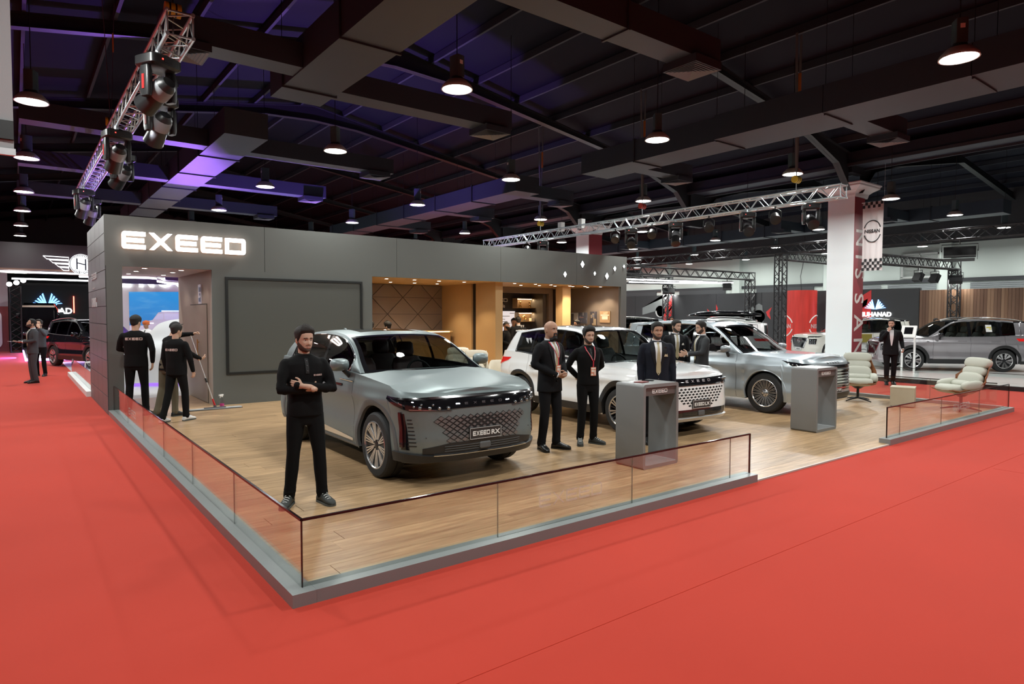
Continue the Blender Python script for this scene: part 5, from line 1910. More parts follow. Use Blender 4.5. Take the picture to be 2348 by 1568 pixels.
def car_xt(name, label, loc, heading, paint, roof=None, seat=M_SEATCREAM, detail=True, dark=False):
 c = Car(**{**BASE, **dict(wb=2.705, fo=.95, ro=1.025, W=.92, R=.362, rim=.245, Ra=.41, sill=.25, zn=1.0, chinh=.10, sillh=.16, archw=.085,
   belt=[(.6, 1.05), (.34, 1.06), (0, 1.08), (-.5, 1.10), (-1.4, 1.11), (-2.4, 1.13), (-3.0, 1.16), (-3.5, 1.17)],
   hoodc=[(-.8, 1.15), (-.4, 1.14), (.1, 1.12), (.5, 1.09), (.78, 1.05), (.95, 1.0)],
   nose=[(.2, .14), (.28, .05), (.38, .0), (.5, .0), (.7, .01), (.85, .025), (.95, .06), (1.0, .13), (1.05, .25)],
   tail=[(.2, .12), (.35, .02), (.5, .0), (.9, .02), (1.1, .06), (1.2, .1)],
   x_c=-.50, x_h=-1.28, panes=[(-.80, -1.66), (-1.76, -2.58), (-2.66, -3.20)], qslant=-.12, archz=[(-.50, 1.115), (-.75, 1.27), (-1.0, 1.45), (-1.28, 1.605), (-1.55, 1.66), (-2.1, 1.685), (-2.8, 1.65), (-3.2, 1.60), (-3.6, 1.55)],
   x_roofend=-3.62, sun=None, roofmat=roof, winmat=M_CARGLASSD if dark else M_CARGLASS, crease=[(.95, .012, .04), (.50, .01, .05)], lean=.34, seatmat=seat)})
 t = c.build(name, label, loc, heading, paint)
 c.wheels(dict(n=5, pat=[(-.16, .05, .985, .010, .022, False), (.16, .05, .985, .010, .022, False), (-.30, .12, .97, .006, .014, False), (.30, .12, .97, .006, .014, False), (0, .05, .9, .012, .02, True)]))
 c.lines([-.60, -1.71, -2.72])
 c.handle([-1.46, -2.45], .98, paint, True)
 c.mirrors(-.78, 1.18, M_GLOSSBLACK)
 c.chrome_line(.008, M_CHROME if detail else M_ARCHGREY)
 for sg in (1, -1):
  h = MB()
  c.quad(h, [(sg * .50, .93), (sg * .95, .94), (sg * 1.15, .99), (sg * .50, .97)], nu=10, nv=2, off=.005)
  c.quad(h, [(sg * .62, .66), (sg * .90, .66), (sg * .92, .88), (sg * .60, .88)], nu=8, nv=4, off=.006)
  ho = h.build('headlamp', M_GLOSSBLACK, t, 50)
  hh = MB()
  for z in (.70, .76, .82):
   for q in (.68, .76, .84):
    hh.sphere(c.S(sg * q, z, .008), .026, 8, 6)
  hh.split('headlamp_lens', M_HEADLAMP, ho, 50)
 gr = MB()
 c.quad(gr, [(-.36, .50), (.36, .50), (.58, .92), (-.58, .92)], nu=20, nv=6, off=.004)
 g = gr.build('grille', M_GLOSSBLACK, t, 50)
 vm = MB()
 for sg in (1, -1):
  c.quad(vm, [(sg * .30, .52), (sg * .36, .52), (sg * .58, .90), (sg * .52, .90)], nu=3, nv=6, off=.02)
 c.quad(vm, [(-.36, .49), (.36, .49), (.33, .53), (-.33, .53)], nu=12, nv=1, off=.02)
 vm.split('v_motion_trim', M_CHROME, g, 50)
 bd = MB()
 p = c.S(0, .78, .012)
 bd.tube([(p.x, .075 * cos(2 * pi * i / 20), p.z + .062 * sin(2 * pi * i / 20)) for i in range(20)], .007, 6, True)
 text(bd, 'NISSAN', (p.x, 0, p.z - .012), (0, 1, 0), (0, 0, 1), .036, .006, .001, 'CENTER')
 bd.build('badge', M_CHROME, g)
 c.plate('X-TRAIL' if detail else 'NISSAN', .46, .44, .12, M_PLATEW, M_TRIM)
 tl = MB()
 for sg in (1, -1):
  c.quad(tl, [(sg * (c.qr + .08), .99), (sg * (c.qr + .6), .99), (sg * (c.qr + .6), 1.07), (sg * (c.qr + .0), 1.075)], nu=8, nv=2, off=.01)
 tl.split('tail_lamp', M_REDLAMP, t)
 rl = MB()
 for sg in (1, -1):
  pts = []
  for i in range(15):
   x = -1.45 + (-3.35 + 1.45) * i / 14
   q = c.top(c.tx(x), sg)
   pts.append((x, q[1] - sg * .05, q[2] + .045 * min(1, 6 * min(i, 14 - i) / 14) + .012))
  rl.tube(pts, .016, 6)
 rl.split('roof_rail', mat('rail_satin', (.6, .6, .6), .3, .9), t, 50)
 if detail:
  sp = MB()
  for sg in (1, -1):
   w = [(x, sg * (c.wid(x, .42) + .006)) for x in (-.6, -1.2, -1.8, -2.25)]
   sp.grid([[(x, y, .40) for x, y in w], [(x, y, .425 + .012 * i) for i, (x, y) in enumerate(w)]])
  sp.split('sill_strip', M_CHROME, t)
  pl = MB()
  x, z = -2.28, 1.40
  tq = c.tx(x)
  b, e = Vector(c.P(tq, c.zt(tq))), Vector(c.top(tq))
  b.y -= c.shoulder
  n = Vector((0, 1, .35)).normalized()
  o_ = b.lerp(e, .45) + n * .035
  U = (e - b).normalized()
  pl.prism([(-.09, -.11), (.09, -.11), (.09, .13), (-.09, .13)], 0, .002, o_, (1, 0, 0), U, n)
  po = pl.build('price_sticker', M_WHITE, t)
  q = MB()
  q.prism([(-.08, .02), (.08, .02), (.05, .06), (-.08, .06)], .002, .003, o_, (1, 0, 0), U, n)
  q.prism([(-.08, -.03), (.0, -.03), (.0, 0), (-.08, 0)], .002, .003, o_, (1, 0, 0), U, n)
  q.build('sticker_print', mat('sticker_yellow', (.6, .5, .05), .5), po)
 return t
R90 = radians(-90)
car_rx((2.79, 2.70, .021), R90 - .015)
car_lx((7.10, 2.95, .021), R90 - .04)
car_vx((10.95, 2.80, .021), R90)
# ---------------------------------------------------------------- podiums
M_POD = mat('podium_grey', (0.20, 0.205, 0.205), 0.42, noise=(3, .05))
M_PODD = mat('podium_band', (0.115, 0.105, 0.10), 0.4)
def podium(label, x, y, w, d, rot):
 t = thing('podium', label, 'podium', (x, y, .021), rot, group='grey podiums on the stand')
 h, th = 1.03, .042
 out = rrect(-w / 2, w / 2, 0, h, .035, 4)
 inn = rrect(-w / 2 + th, w / 2 - th, th, h - th, .012, 4)
 f = MB()
 k = len(out)
 for yy in (0, d):
  f.add([(p[0], yy, p[1]) for p in out] + [(p[0], yy, p[1]) for p in inn], [((i + 1) % k, i, i + k, (i + 1) % k + k) if yy == 0 else (i, (i + 1) % k, (i + 1) % k + k, i + k) for i in range(k)])
 f.grid([[(p[0], 0, p[1]) for p in out], [(p[0], d, p[1]) for p in out]], True)
 f.grid([[(p[0], d, p[1]) for p in inn], [(p[0], 0, p[1]) for p in inn]], True)
 f.build('frame', M_POD, t, 40)
 b = MB()
 b.box(-w / 2 + th, w / 2 - th, .018, d - .018, h - th - .10, h - th)
 bo = b.build('name_band', M_PODD, t)
 l = MB()
 exeed(l, (-.155, .018, h - th - .074), (1, 0, 0), (0, 0, 1), (0, -1, 0), .048, .28, 0, .004, .2)
 l.split('letter', M_WHITE, bo)
 return t
podium('grey frame podium with EXEED band in front of the suited man, phone on top', 4.93, 1.10, .66, .45, 0.0)
podium('grey frame podium with EXEED band beside the blue-silver SUV nose', 9.05, 1.11, .66, .43, 0.0)
ph = thing('phone', 'black phone lying on the first podium', 'phone', (5.05, 1.42, 1.051), .4)
MB().rbox(-.037, .037, -.075, .075, 0, .009, .012, 3).build('phone_body', M_GLOSSBLACK, ph, 40)
MB().rbox(-.034, .034, -.072, .072, .009, .0095, .010, 3).build('screen', mat('phone_screen', (.01, .01, .012), .05), ph)
fo = thing('folder', 'thin dark red leather folder lying on the first podium', 'folder', (4.82, 1.33, 1.051), .15)
MB().rbox(-.085, .085, -.06, .06, 0, .012, .01, 2).build('cover', mat('folder_red', (.16, .02, .02), .5), fo, 40)
MB().box(-.08, .083, -.056, .056, .003, .009).build('pages', M_WHITE, fo)
# ---------------------------------------------------------------- lounge chairs
def pillow(mb, c, r, M=None, e=.5, nu=20, nv=12, sag=0.0):
 """puffy superellipsoid cushion"""
 rows = []
 for i in range(nv + 1):
  th = -pi / 2 + pi * i / nv
  row = []
  for j in range(nu):
   ph_ = 2 * pi * j / nu
   v = Vector((r[0] * pw(cos(th), e) * pw(cos(ph_), e), r[1] * pw(cos(th), e) * pw(sin(ph_), e), r[2] * pw(sin(th), .8)))
   v.z -= sag * (1 - (v.y / r[1]) ** 2) * (1 if v.z > 0 else 0)
   row.append(Vector(c) + (M @ v if M else v))
  rows.append(row)
 mb.grid(rows, True)
 return mb
M_COGNAC = mat('cognac_leather', (.24, .085, .03), .42)
M_CUSH = mat('pale_leather', (.50, .50, .43), .5, bump=(90, .25))
M_CREAM = mat('cream_leather', (.74, .66, .53), .5, bump=(90, .2))
def lounge_chair(label, loc, face, shell_m, cush_m, base=True, group='swivel lounge chairs'):
 t = thing('lounge_chair', label, 'chair', loc, radians(face), group=group)
 prof = [(.44, .40, .29, .02), (.34, .355, .34, .05), (.15, .325, .37, .12), (-.05, .325, .385, .19), (-.18, .36, .385, .24), (-.27, .46, .375, .20), (-.34, .60, .345, .13), (-.41, .76, .30, .085), (-.47, .88, .27, .07), (-.50, .97, .25, .06)]
 o, i_ = [], []
 nv = 18
 for k, (px, pz, hw, rise) in enumerate(prof):
  ro, ri = [], []
  for j in range(nv + 1):
   v = -1 + 2 * j / nv
   f = abs(v) ** 3
   up = rise * f
   fx = px + (.10 * f if k > 4 else 0)
   y = hw * v * (1 - .03 * f)
   ro.append((fx, y, pz + up))
   ri.append((fx + (.012 if k > 4 else 0), y * .97, pz + up + (.018 if k <= 5 else .004)))
  o.append(ro)
  i_.append(ri)
 s = MB().grid(o).grid(i_)
 s.grid([[r[0] for r in o], [r[0] for r in i_]]).grid([[r[-1] for r in o], [r[-1] for r in i_]]).grid([o[0], i_[0]]).grid([o[-1], i_[-1]])
 so = s.build('shell', shell_m, t, 60, fix=True)
 RY = lambda a: Matrix.Rotation(radians(a), 3, 'Y')
 pillow(MB(), (.16, 0, .43), (.29, .275, .095), RY(-4), .45, sag=.015).build('seat_cushion', cush_m, t, 80)
 pillow(MB(), (-.17, 0, .60), (.075, .275, .155), RY(-16), .5).build('back_cushion', cush_m, t, 80)
 pillow(MB(), (-.27, 0, .77), (.075, .265, .10), RY(-20), .5).build('upper_cushion', cush_m, t, 80)
 pillow(MB(), (-.34, 0, .935), (.085, .29, .105), RY(-20), .45).build('head_cushion', cush_m, t, 80)
 for q in (-1, 1):
  pillow(MB(), (.06, q * .30, .52), (.22, .075, .085), RY(6), .55).build('arm_cushion', cush_m, t, 80)
 pillow(MB(), (-.02, 0, .49), (.11, .26, .07), RY(-50), .5).build('lumbar_fold', cush_m, t, 80)
 MB().cyl((.02, 0, .05), (.02, 0, .30), .028, n=12).cyl((.02, 0, .27), (.02, 0, .335), .06, .15, n=16).build('column', M_TRIM, t, 40)
 for a in (45, 135, 225, 315):
  c, sn = cos(radians(a)), sin(radians(a))
  MB().tube([(.02, 0, .07), (.02 + .16 * c, .16 * sn, .052), (.02 + .34 * c, .34 * sn, .012)], [.024, .02, .011], 8).build('foot', M_TRIM, t, 50)
 return t
lounge_chair('pale leather lounge chair in cognac shell facing the aisle, beside the wooden cube', (13.40, 2.60, .021), 208, M_COGNAC, M_CUSH)
lounge_chair('pale leather lounge chair in cognac shell seen from the side, behind the short barrier', (13.55, .66, .021), 150, M_COGNAC, M_CUSH)
lounge_chair('cream lounge chair behind the matte grey car, in front of the tan partition', (7.05, 8.45, .021), 215, M_CREAM, M_CREAM, group='cream café chairs')
lounge_chair('second cream lounge chair, just behind the first one and partly hidden', (7.45, 9.75, .021), 225, M_CREAM, M_CREAM, group='cream café chairs')
def tub_chair(label, loc, face):
 t = thing('tub_chair', label, 'chair', loc, radians(face), group='cream café chairs')
 rows = []
 n = 26
 for (z, k, in_) in ((.30, .92, 0), (.30, 1.0, 0), (.52, 1.06, 0), (.76, 1.04, 0), (.80, .98, 0), (.76, .88, 0), (.44, .84, 0)):
  r_ = []
  for i in range(n + 1):
   a = radians(40 + 280 * i / n)
   drop = sstep(250, 320, 40 + 280 * i / n) + sstep(110, 40, 40 + 280 * i / n) if False else (1 - sstep(0, 55, min(280 * i / n, 280 - 280 * i / n)))
   r_.append((.33 * k * cos(a), .35 * k * sin(a), z - (z - .40) * .55 * drop if z > .4 else z))
  rows.append(r_)
 MB().grid(rows).build('shell', M_CREAM, t, 60)
 pillow(MB(), (.05, 0, .40), (.29, .28, .085), None, .55).build('seat_cushion', M_CREAM, t, 80)
 for x in (-.2, .2):
  for y in (-.2, .2):
   MB().cyl((x * .8, y * .8, .32), (x, y, 0), .016, .012, 8).build('leg', M_TRIM, t)
 return t
tub_chair('cream rounded tub chair at the tail of the white car', (7.75, 8.15, .021), 200)
ct = thing('wooden_cube', 'pale wooden cube table between the two lounge chairs', 'table', (13.25, 1.62, .021), .30)
M_PALE = mat('pale_wood', (.50, .43, .32), .5, noise=(5, .18, (1, 1, .25)))
cw = .215
MB().box(-cw, cw, -cw, cw, .015, .38).build('body', M_PALE, ct)
MB().box(-cw - .004, cw + .004, -cw - .004, cw + .004, .38, .405).build('top', M_PALE, ct)
tb = thing('reception_desk', 'warm-lit wooden reception desk in the café behind the grey car', 'desk', (8.0, 13.0, .021))
MB().box(-1.15, 1.15, -.3, .3, 0, 1.35).build('front', mat('desk_tan', (.42, .24, .09), .4), tb)
MB().box(-1.2, 1.2, -.34, .34, 1.35, 1.40).build('top', mat('desk_top', (.55, .36, .15), .35), tb)
MB().box(-1.1, 1.1, -.345, -.34, 1.36, 1.385).build('light_strip', emit('warm_strip', (1.0, .62, .25), 4), tb)
def shelf_box(label, x0, x1, z0, z1):
 t = thing('lit_shelf', label, 'shelf', ((x0 + x1) / 2, 13.40, z0), group='lit box shelves in the coffee niche')
 hw, h, d = (x1 - x0) / 2, z1 - z0, .26
 m = mat('shelf_tan', (.40, .27, .13), .45)
 MB().box(-hw, hw, -d, 0, h - .02, h).build('top_board', m, t)
 MB().box(-hw, hw, -d, 0, 0, .02).build('bottom_board', m, t)
 for q in (-1, 1):
  MB().box(min(q * hw, q * (hw - .02)), max(q * hw, q * (hw - .02)), -d, 0, .02, h - .02).build('side_board', m, t)
 MB().box(-hw + .02, hw - .02, -.01, 0, .02, h - .02).build('back_board', mat('shelf_back', (.10, .06, .03), .5), t)
 MB().box(-hw + .04, hw - .04, -.05, -.03, h - .035, h - .02).build('light_strip', emit('warm_strip2', (1.0, .74, .42), 9), t)
 light('shelf_glow', 'AREA', ((x0 + x1) / 2, 13.40 - .13, z1 - .04), 4, (1, .72, .4), (x1 - x0) * .8, size_y=.06)
 return t
shelf_box('upper warm-lit box shelf with two glass coffee makers', 12.06, 13.00, 2.13, 2.47)
shelf_box('lower warm-lit box shelf with a round trophy and small box', 12.12, 13.00, 1.67, 1.99)
M_VESSEL = glass_mat('glass_vessel', (.85, .82, .75))
def carafe(x, z, label):
 c = thing('coffee_maker', label, 'coffee maker', (x, 13.27, z), group='glass coffee makers')
 MB().lathe([(.0, .0), (.052, .0), (.058, .02), (.022, .11), (.024, .13), (.055, .22), (.057, .22), (.026, .128), (.024, .112), (.05, .02), (0, .008)], 18).build('glass_body', M_VESSEL, c, 60)
 MB().cyl((0, 0, .105), (0, 0, .135), .027, n=14).build('wood_collar', mat('collar_wood', (.45, .25, .10), .5), c, 40)
carafe(12.30, 2.152, 'hourglass coffee maker, nearer the lettering, on the upper shelf')
carafe(12.72, 2.152, 'hourglass coffee maker, nearer the cheek wall, on the upper shelf')
tr_ = thing('trophy', 'round gold trophy on a small stand on the lower shelf', 'ornament', (12.48, 13.27, 1.692))
MB().tube([(.07 * cos(2 * pi * i / 20), 0, .12 + .07 * sin(2 * pi * i / 20)) for i in range(20)], .012, 6, True).build('ring', mat('gold_metal', (.75, .5, .2), .25, 1), tr_, 60)
MB().prism([(-.035, -.03), (.035, -.03), (0, .045)], -.01, .01, (0, 0, .12)).build('emblem', mat('gold_metal', (.75, .5, .2), .25, 1), tr_)
MB().cyl((0, 0, 0), (0, 0, .05), .05, .02, 14).build('stand', M_TRIM, tr_, 40)
bx_ = thing('small_box', 'small cream box on the lower lit shelf', 'box', (12.82, 13.25, 1.692))
MB().box(-.10, .10, -.07, .07, 0, .085).build('carton', M_CREAM, bx_)
MB().box(-.102, .102, -.072, .072, .085, .10).build('lid', M_CREAM, bx_)
lt = MB()
exeed(lt, (10.92, 13.395, 2.34), (1, 0, 0), (0, 0, 1), (0, -1, 0), .12, .92, 0, .015, .2)
text(lt, 'Cafe', (11.42, 13.395, 2.15), (1, 0, 0), (0, 0, 1), .17, .012, .004)
tag(lt.build('wall_lettering', M_WHITE), 'white EXEED Cafe lettering on the dark wall of the coffee niche', 'lettering')
pb = thing('menu_board', 'white lit menu board in the coffee niche below the café lettering', 'sign', (11.62, 13.39, 1.15))
MB().box(-.5, .52, -.03, 0, 0, .88).build('panel', mat('menu_white', (.75, .70, .70), .5, emis=(1, .93, .93), estr=.5), pb)
q = MB()
for i, (a, b, z) in enumerate([(-.1, .30, .70), (.3, .48, .80), (-.45, .1, .60), (-.45, .2, .52), (-.45, 0, .44), (-.45, .15, .36), (.3, .34, .2)]):
 q.box(a, b, -.033, -.03, z, z + .02)
q.split('print_line', mat('menu_grey', (.3, .27, .27), .5), pb)
def wall_print(label, y0, y1, z0, z1, pal, seed):
 t = thing('wall_print', label, 'picture', (13.86, (y0 + y1) / 2, z0), group='prints on the taupe wall')
 hw, h = abs(y1 - y0) / 2, z1 - z0
 MB().box(-.025, 0, -hw, hw, 0, h).build('panel', mat('print_base_%d' % seed, pal[0], .4), t)
 rnd = random.Random(seed)
 for i in range(7):
  a, b = sorted((rnd.uniform(-hw, hw), rnd.uniform(-hw, hw)))
  c, d = sorted((rnd.uniform(0, h), rnd.uniform(0, h)))
  MB().box(-.0265 - .0003 * i, -.0255, a, b + .01, c, min(h, d + .01)).build('print_shape', mat('print_%d_%d' % (seed, i % len(pal)), pal[i % len(pal)], .4), t)
wall_print('narrow print with a white room corner, first on the taupe wall', 12.40, 12.07, 1.57, 1.98, [(.55, .58, .66), (.12, .13, .16), (.7, .7, .7)], 1)
wall_print('wide print of a blue-grey interior, second on the taupe wall', 12.03, 11.63, 1.62, 1.99, [(.10, .11, .15), (.3, .33, .42), (.45, .25, .22), (.6, .6, .62)], 2)
wall_print('narrow dark print, third on the taupe wall', 11.47, 11.17, 1.57, 2.02, [(.06, .06, .08), (.35, .28, .2), (.2, .2, .24)], 3)
wall_print('warm wood-toned print, last on the taupe wall', 11.02, 10.56, 1.66, 2.03, [(.42, .28, .17), (.6, .45, .3), (.75, .7, .6), (.3, .17, .08)], 4)
wall_print('small print low on the taupe wall below the second print', 11.95, 11.62, 1.20, 1.46, [(.30, .30, .34), (.12, .12, .14)], 5)
wall_print('small warm print low on the taupe wall below the last print', 10.95, 10.6, 1.22, 1.48, [(.36, .24, .15), (.2, .14, .1)], 6)
# ---------------------------------------------------------------- mop and spray bottle
mp = thing('flat_mop', 'wide flat mop with a silver pole and red joint on the oak floor', 'mop', (1.745, 9.62, .021))
a = Vector((0, 0, .07))
b = Vector((-.40, .08, 1.45))
MB().cyl(a, a.lerp(b, .10), .022, .016, n=10).build('red_joint', mat('mop_red', (.5, .02, .025), .4), mp, 40)
MB().cyl(a.lerp(b, .10), b, .0125, n=10).build('pole', mat('mop_pole', (.6, .6, .6), .3, .6), mp, 40)
MB().cyl(a.lerp(b, .34), a.lerp(b, .40), .019, n=10).build('pole_clamp', M_TRIM, mp, 40)
MB().rbox(-.50, .50, -.06, .06, .012, .026, .03, 3).build('pad', mat('mop_pad', (.5, .52, .52), .9, bump=(300, .5)), mp)
MB().rbox(-.20, .20, -.045, .045, .026, .042, .02, 3).cyl((0, 0, .04), (0, 0, .08), .03, n=10).build('holder', mat('mop_holder', (.10, .10, .11), .5), mp)
fr = MB()
for i in range(60):
 x = -.5 + i / 59
 for q in (-1, 1):
  fr.box(x - .005, x + .005, min(q * .058, q * .078), max(q * .058, q * .078), .0, .012)
tag(fr.build('fringe', mat('mop_fringe', (.10, .10, .11), .9), mp), kind='stuff')
sb = thing('spray_bottle', 'clear spray bottle with pink liquid at the foot of the grey wall', 'bottle', (1.90, 9.72, .021), .6)
MB().lathe([(0, 0), (.043, 0), (.045, .02), (.043, .13), (.020, .195), (.016, .21), (.016, .225)], 18).build('bottle_body', glass_mat('bottle_plastic', (.85, .87, .88)), sb, 50)
MB().lathe([(0, .004), (.040, .004), (.041, .02), (.041, .085), (0, .085)], 18).build('pink_liquid', mat('pink_liquid', (.75, .05, .28), .2), sb, 50)
MB().cyl((0, 0, .22), (0, 0, .245), .02, n=12).box(-.075, .03, -.015, .015, .245, .275).build('spray_head', M_WHITE, sb)
MB().add([(-.04, -.006, .245), (-.04, .006, .245), (-.055, .006, .205), (-.055, -.006, .205), (-.03, -.006, .245), (-.03, .006, .245), (-.047, .006, .205), (-.047, -.006, .205)], [(0, 1, 2, 3), (4, 7, 6, 5), (0, 3, 7, 4), (1, 5, 6, 2), (2, 6, 7, 3)]).build('trigger', M_WHITE, sb)
# ---------------------------------------------------------------- people
_DG = None
def remesh(mb, voxel, it=4, fac=.5):
 me = mb.mesh('tmp', [])
 o = bpy.data.objects.new('tmp', me)
 COL.objects.link(o)
 m = o.modifiers.new('r', 'REMESH')
 m.mode = 'VOXEL'
 m.voxel_size = voxel
 m.use_smooth_shade = True
 if it:
  k = o.modifiers.new('s', 'SMOOTH')
  k.factor = fac
  k.iterations = it
 dg = bpy.context.evaluated_depsgraph_get()
 dg.update()
 out = bpy.data.meshes.new_from_object(o.evaluated_get(dg))
 bpy.data.objects.remove(o)
 bpy.data.meshes.remove(me)
 out.polygons.foreach_set('use_smooth', [True] * len(out.polygons))
 return out
def limb(mb, pts, rs, n=12, flat=None):
 """closed tapering tube with rounded ends"""
 pts = [Vector(p) for p in pts]
 d0 = (pts[0] - pts[1]).normalized()
 d1 = (pts[-1] - pts[-2]).normalized()
 P = [pts[0] + d0 * rs[0] * .95, pts[0] + d0 * rs[0] * .6] + pts + [pts[-1] + d1 * rs[-1] * .6, pts[-1] + d1 * rs[-1] * .95]
 R = [rs[0] * .25, rs[0] * .8] + list(rs) + [rs[-1] * .8, rs[-1] * .25]
 mb.tube(P, R, n)
def rings(mb, rr, n=20):
 """closed stack of rounded cross-sections: (centre, rx, ry, exponent)"""
 rows = []
 for c, rx, ry, e in rr:
  c = Vector(c)
  rows.append([c + Vector((rx * pw(cos(2 * pi * i / n), e), ry * pw(sin(2 * pi * i / n), e), 0)) for i in range(n)])
 mb.grid(rows, True)
 k = len(mb.v)
 mb.add(rows[0], [tuple(range(n))[::-1]])
 mb.add(rows[-1], [tuple(range(n))])
HW = [(-.122, .004), (-.116, .026), (-.105, .040), (-.085, .054), (-.05, .066), (-.01, .073), (.03, .0765), (.06, .0745), (.09, .062), (.11, .042), (.122, .018), (.126, .002)]
HF = [(-.122, .052), (-.116, .070), (-.105, .084), (-.085, .089), (-.06, .090), (-.03, .090), (0, .089), (.025, .096), (.06, .092), (.09, .072), (.11, .047), (.122, .02), (.126, .002)]
HB = [(-.122, .0), (-.116, .005), (-.105, .02), (-.085, .055), (-.05, .082), (0, .098), (.05, .10), (.09, .076), (.11, .05), (.122, .02), (.126, .002)]
def head_point(a, z, wide=1.0, nose=1.0, jaw=1.0):
 hw, f, b = interp(HW, z) * wide, interp(HF, z), interp(HB, z)
 if z < -.04:
  hw *= jaw
 ca, sa = cos(a), sin(a)
 x = (f if ca > 0 else b) * pw(ca, .86)
 y = hw * pw(sa, .86)
 if ca > 0:
  g = lambda v, c, s_: exp(-((v - c) / s_) ** 2)
  nz = sstep(.016, -.038, z) * (1 - sstep(-.040, -.052, z))
  x += nose * (.005 * g(z, .0, .02) + .023 * nz) * g(y, 0, .0075 + .0065 * sstep(.0, -.035, z))
  for q in (-1, 1):
   x -= .011 * g(y, q * .031, .016) * g(z, -.001, .011)
   x += .004 * g(y, q * .044, .018) * g(z, -.034, .016)
   x += .005 * g(y, q * .028, .020) * g(z, .019, .008)
  x += .0050 * g(y, 0, .021) * (g(z, -.064, .0045) + 1.1 * g(z, -.075, .005))
  x -= .003 * g(y, 0, .022) * g(z, -.0695, .0022)
  x -= .004 * g(y, 0, .025) * g(z, -.087, .006)
  x += .005 * g(y, 0, .02) * g(z, -.104, .010)
 return Vector((x, y, z))
def head_grid(P, na=56, nz=60, **k):
 zs = [-.122 + .248 * (.5 - .5 * cos(pi * i / nz)) for i in range(nz + 1)]
 return [[P(2 * pi * j / na, z, **k) for j in range(na)] for z in zs], zs
def shell(mask, thick, M, na=64, nz=64, rough=.0, seed=1, **k):
 """hair or beard: the part of the head where mask(a, z) > 0, raised off the skin"""
 rnd = random.Random(seed)
 G, zs = head_grid(head_point, na, nz, **k)
 mb = MB()
 vals = []
 rows = []
 for i, z in enumerate(zs):
  r_ = []
  v_ = []
  for j in range(na):
   a = 2 * pi * j / na
   aa = a if a <= pi else a - 2 * pi
   m = mask(aa, z)
   p = G[i][j]
   n = Vector((p.x * 1.0, p.y * 1.25, (p.z - .0) * .9))
   n.normalize()
   t = thick(aa, z) * min(1, m * 1.6)
   t *= 1 + rough * (rnd.random() - .5) * 2
   r_.append(M @ (p + n * (t if m > .02 else -.004)))
   v_.append(m)
  rows.append(r_)
  vals.append(v_)
 vs = [p for r_ in rows for p in r_]
 fs = []
 for i in range(len(zs) - 1):
  for j in range(na):
   j2 = (j + 1) % na
   if max(vals[i][j], vals[i][j2], vals[i + 1][j], vals[i + 1][j2]) > .05:
    fs.append((i * na + j, i * na + j2, (i + 1) * na + j2, (i + 1) * na + j))
 used = sorted({i for f in fs for i in f})
 ix = {u: q for q, u in enumerate(used)}
 mb.add([vs[u] for u in used], [tuple(ix[i] for i in f) for f in fs])
 return mb
def hair_mask(style):
 def m(a, z):
  A = abs(degrees_(a))
  if style == 'bald':
   return 0
  if A < 52:
   line = .073 - .012 * (A / 52) ** 2 if style != 'recede' else .083
  elif A < 72:
   line = .061 - (A - 52) / 20 * .056
  elif A < 88:
   line = .005 - (A - 72) / 16 * .030
  elif A < 105:
   line = -.025 + (A - 88) / 17 * .045
  elif A < 120:
   line = .02 - (A - 105) / 15 * .05
  else:
   line = -.03 - (A - 120) / 60 * .035
  return max(0, min(1, (z - line) / .012))
 return m
def degrees_(a):
 return a * 180 / pi
def beard_mask(style):
 def m(a, z):
  A = abs(degrees_(a))
  y = abs(head_point(a, z).y)
  front = abs(a) < pi / 2
  v = 0
  if style in ('full', 'short'):
   if A < 108:
    top = -.080 if A < 24 else -.080 + sstep(24, 84, A) * .058
    if A > 80:
     top = -.022 + (A - 80) / 10 * .03
    v = max(v, min(1, (top - z) / .008))
    if A > 80:
     v = min(v, max(0, 1 - (A - 98) / 8))
   if front and y < .025 and -.083 < z < -.056:
    v = v * (0 if y < .018 else .4)
   if front and y < .03 and -.059 < z < -.049:
    v = max(v, 1 - max(0, y - .024) / .006)
  elif style == 'goatee':
   if front and y < .034 and z < -.082:
    v = 1 - max(0, y - .027) / .007
   if front and y < .033 and -.060 < z < -.048:
    v = max(v, 1 - max(0, y - .027) / .006)
   if front and .020 < y < .033 and -.09 < z < -.05:
    v = max(v, .8)
  elif style == 'moustache':
   if front and y < .03 and -.059 < z < -.049:
    v = 1 - max(0, y - .024) / .006
  return max(0, min(1, v))
 return m
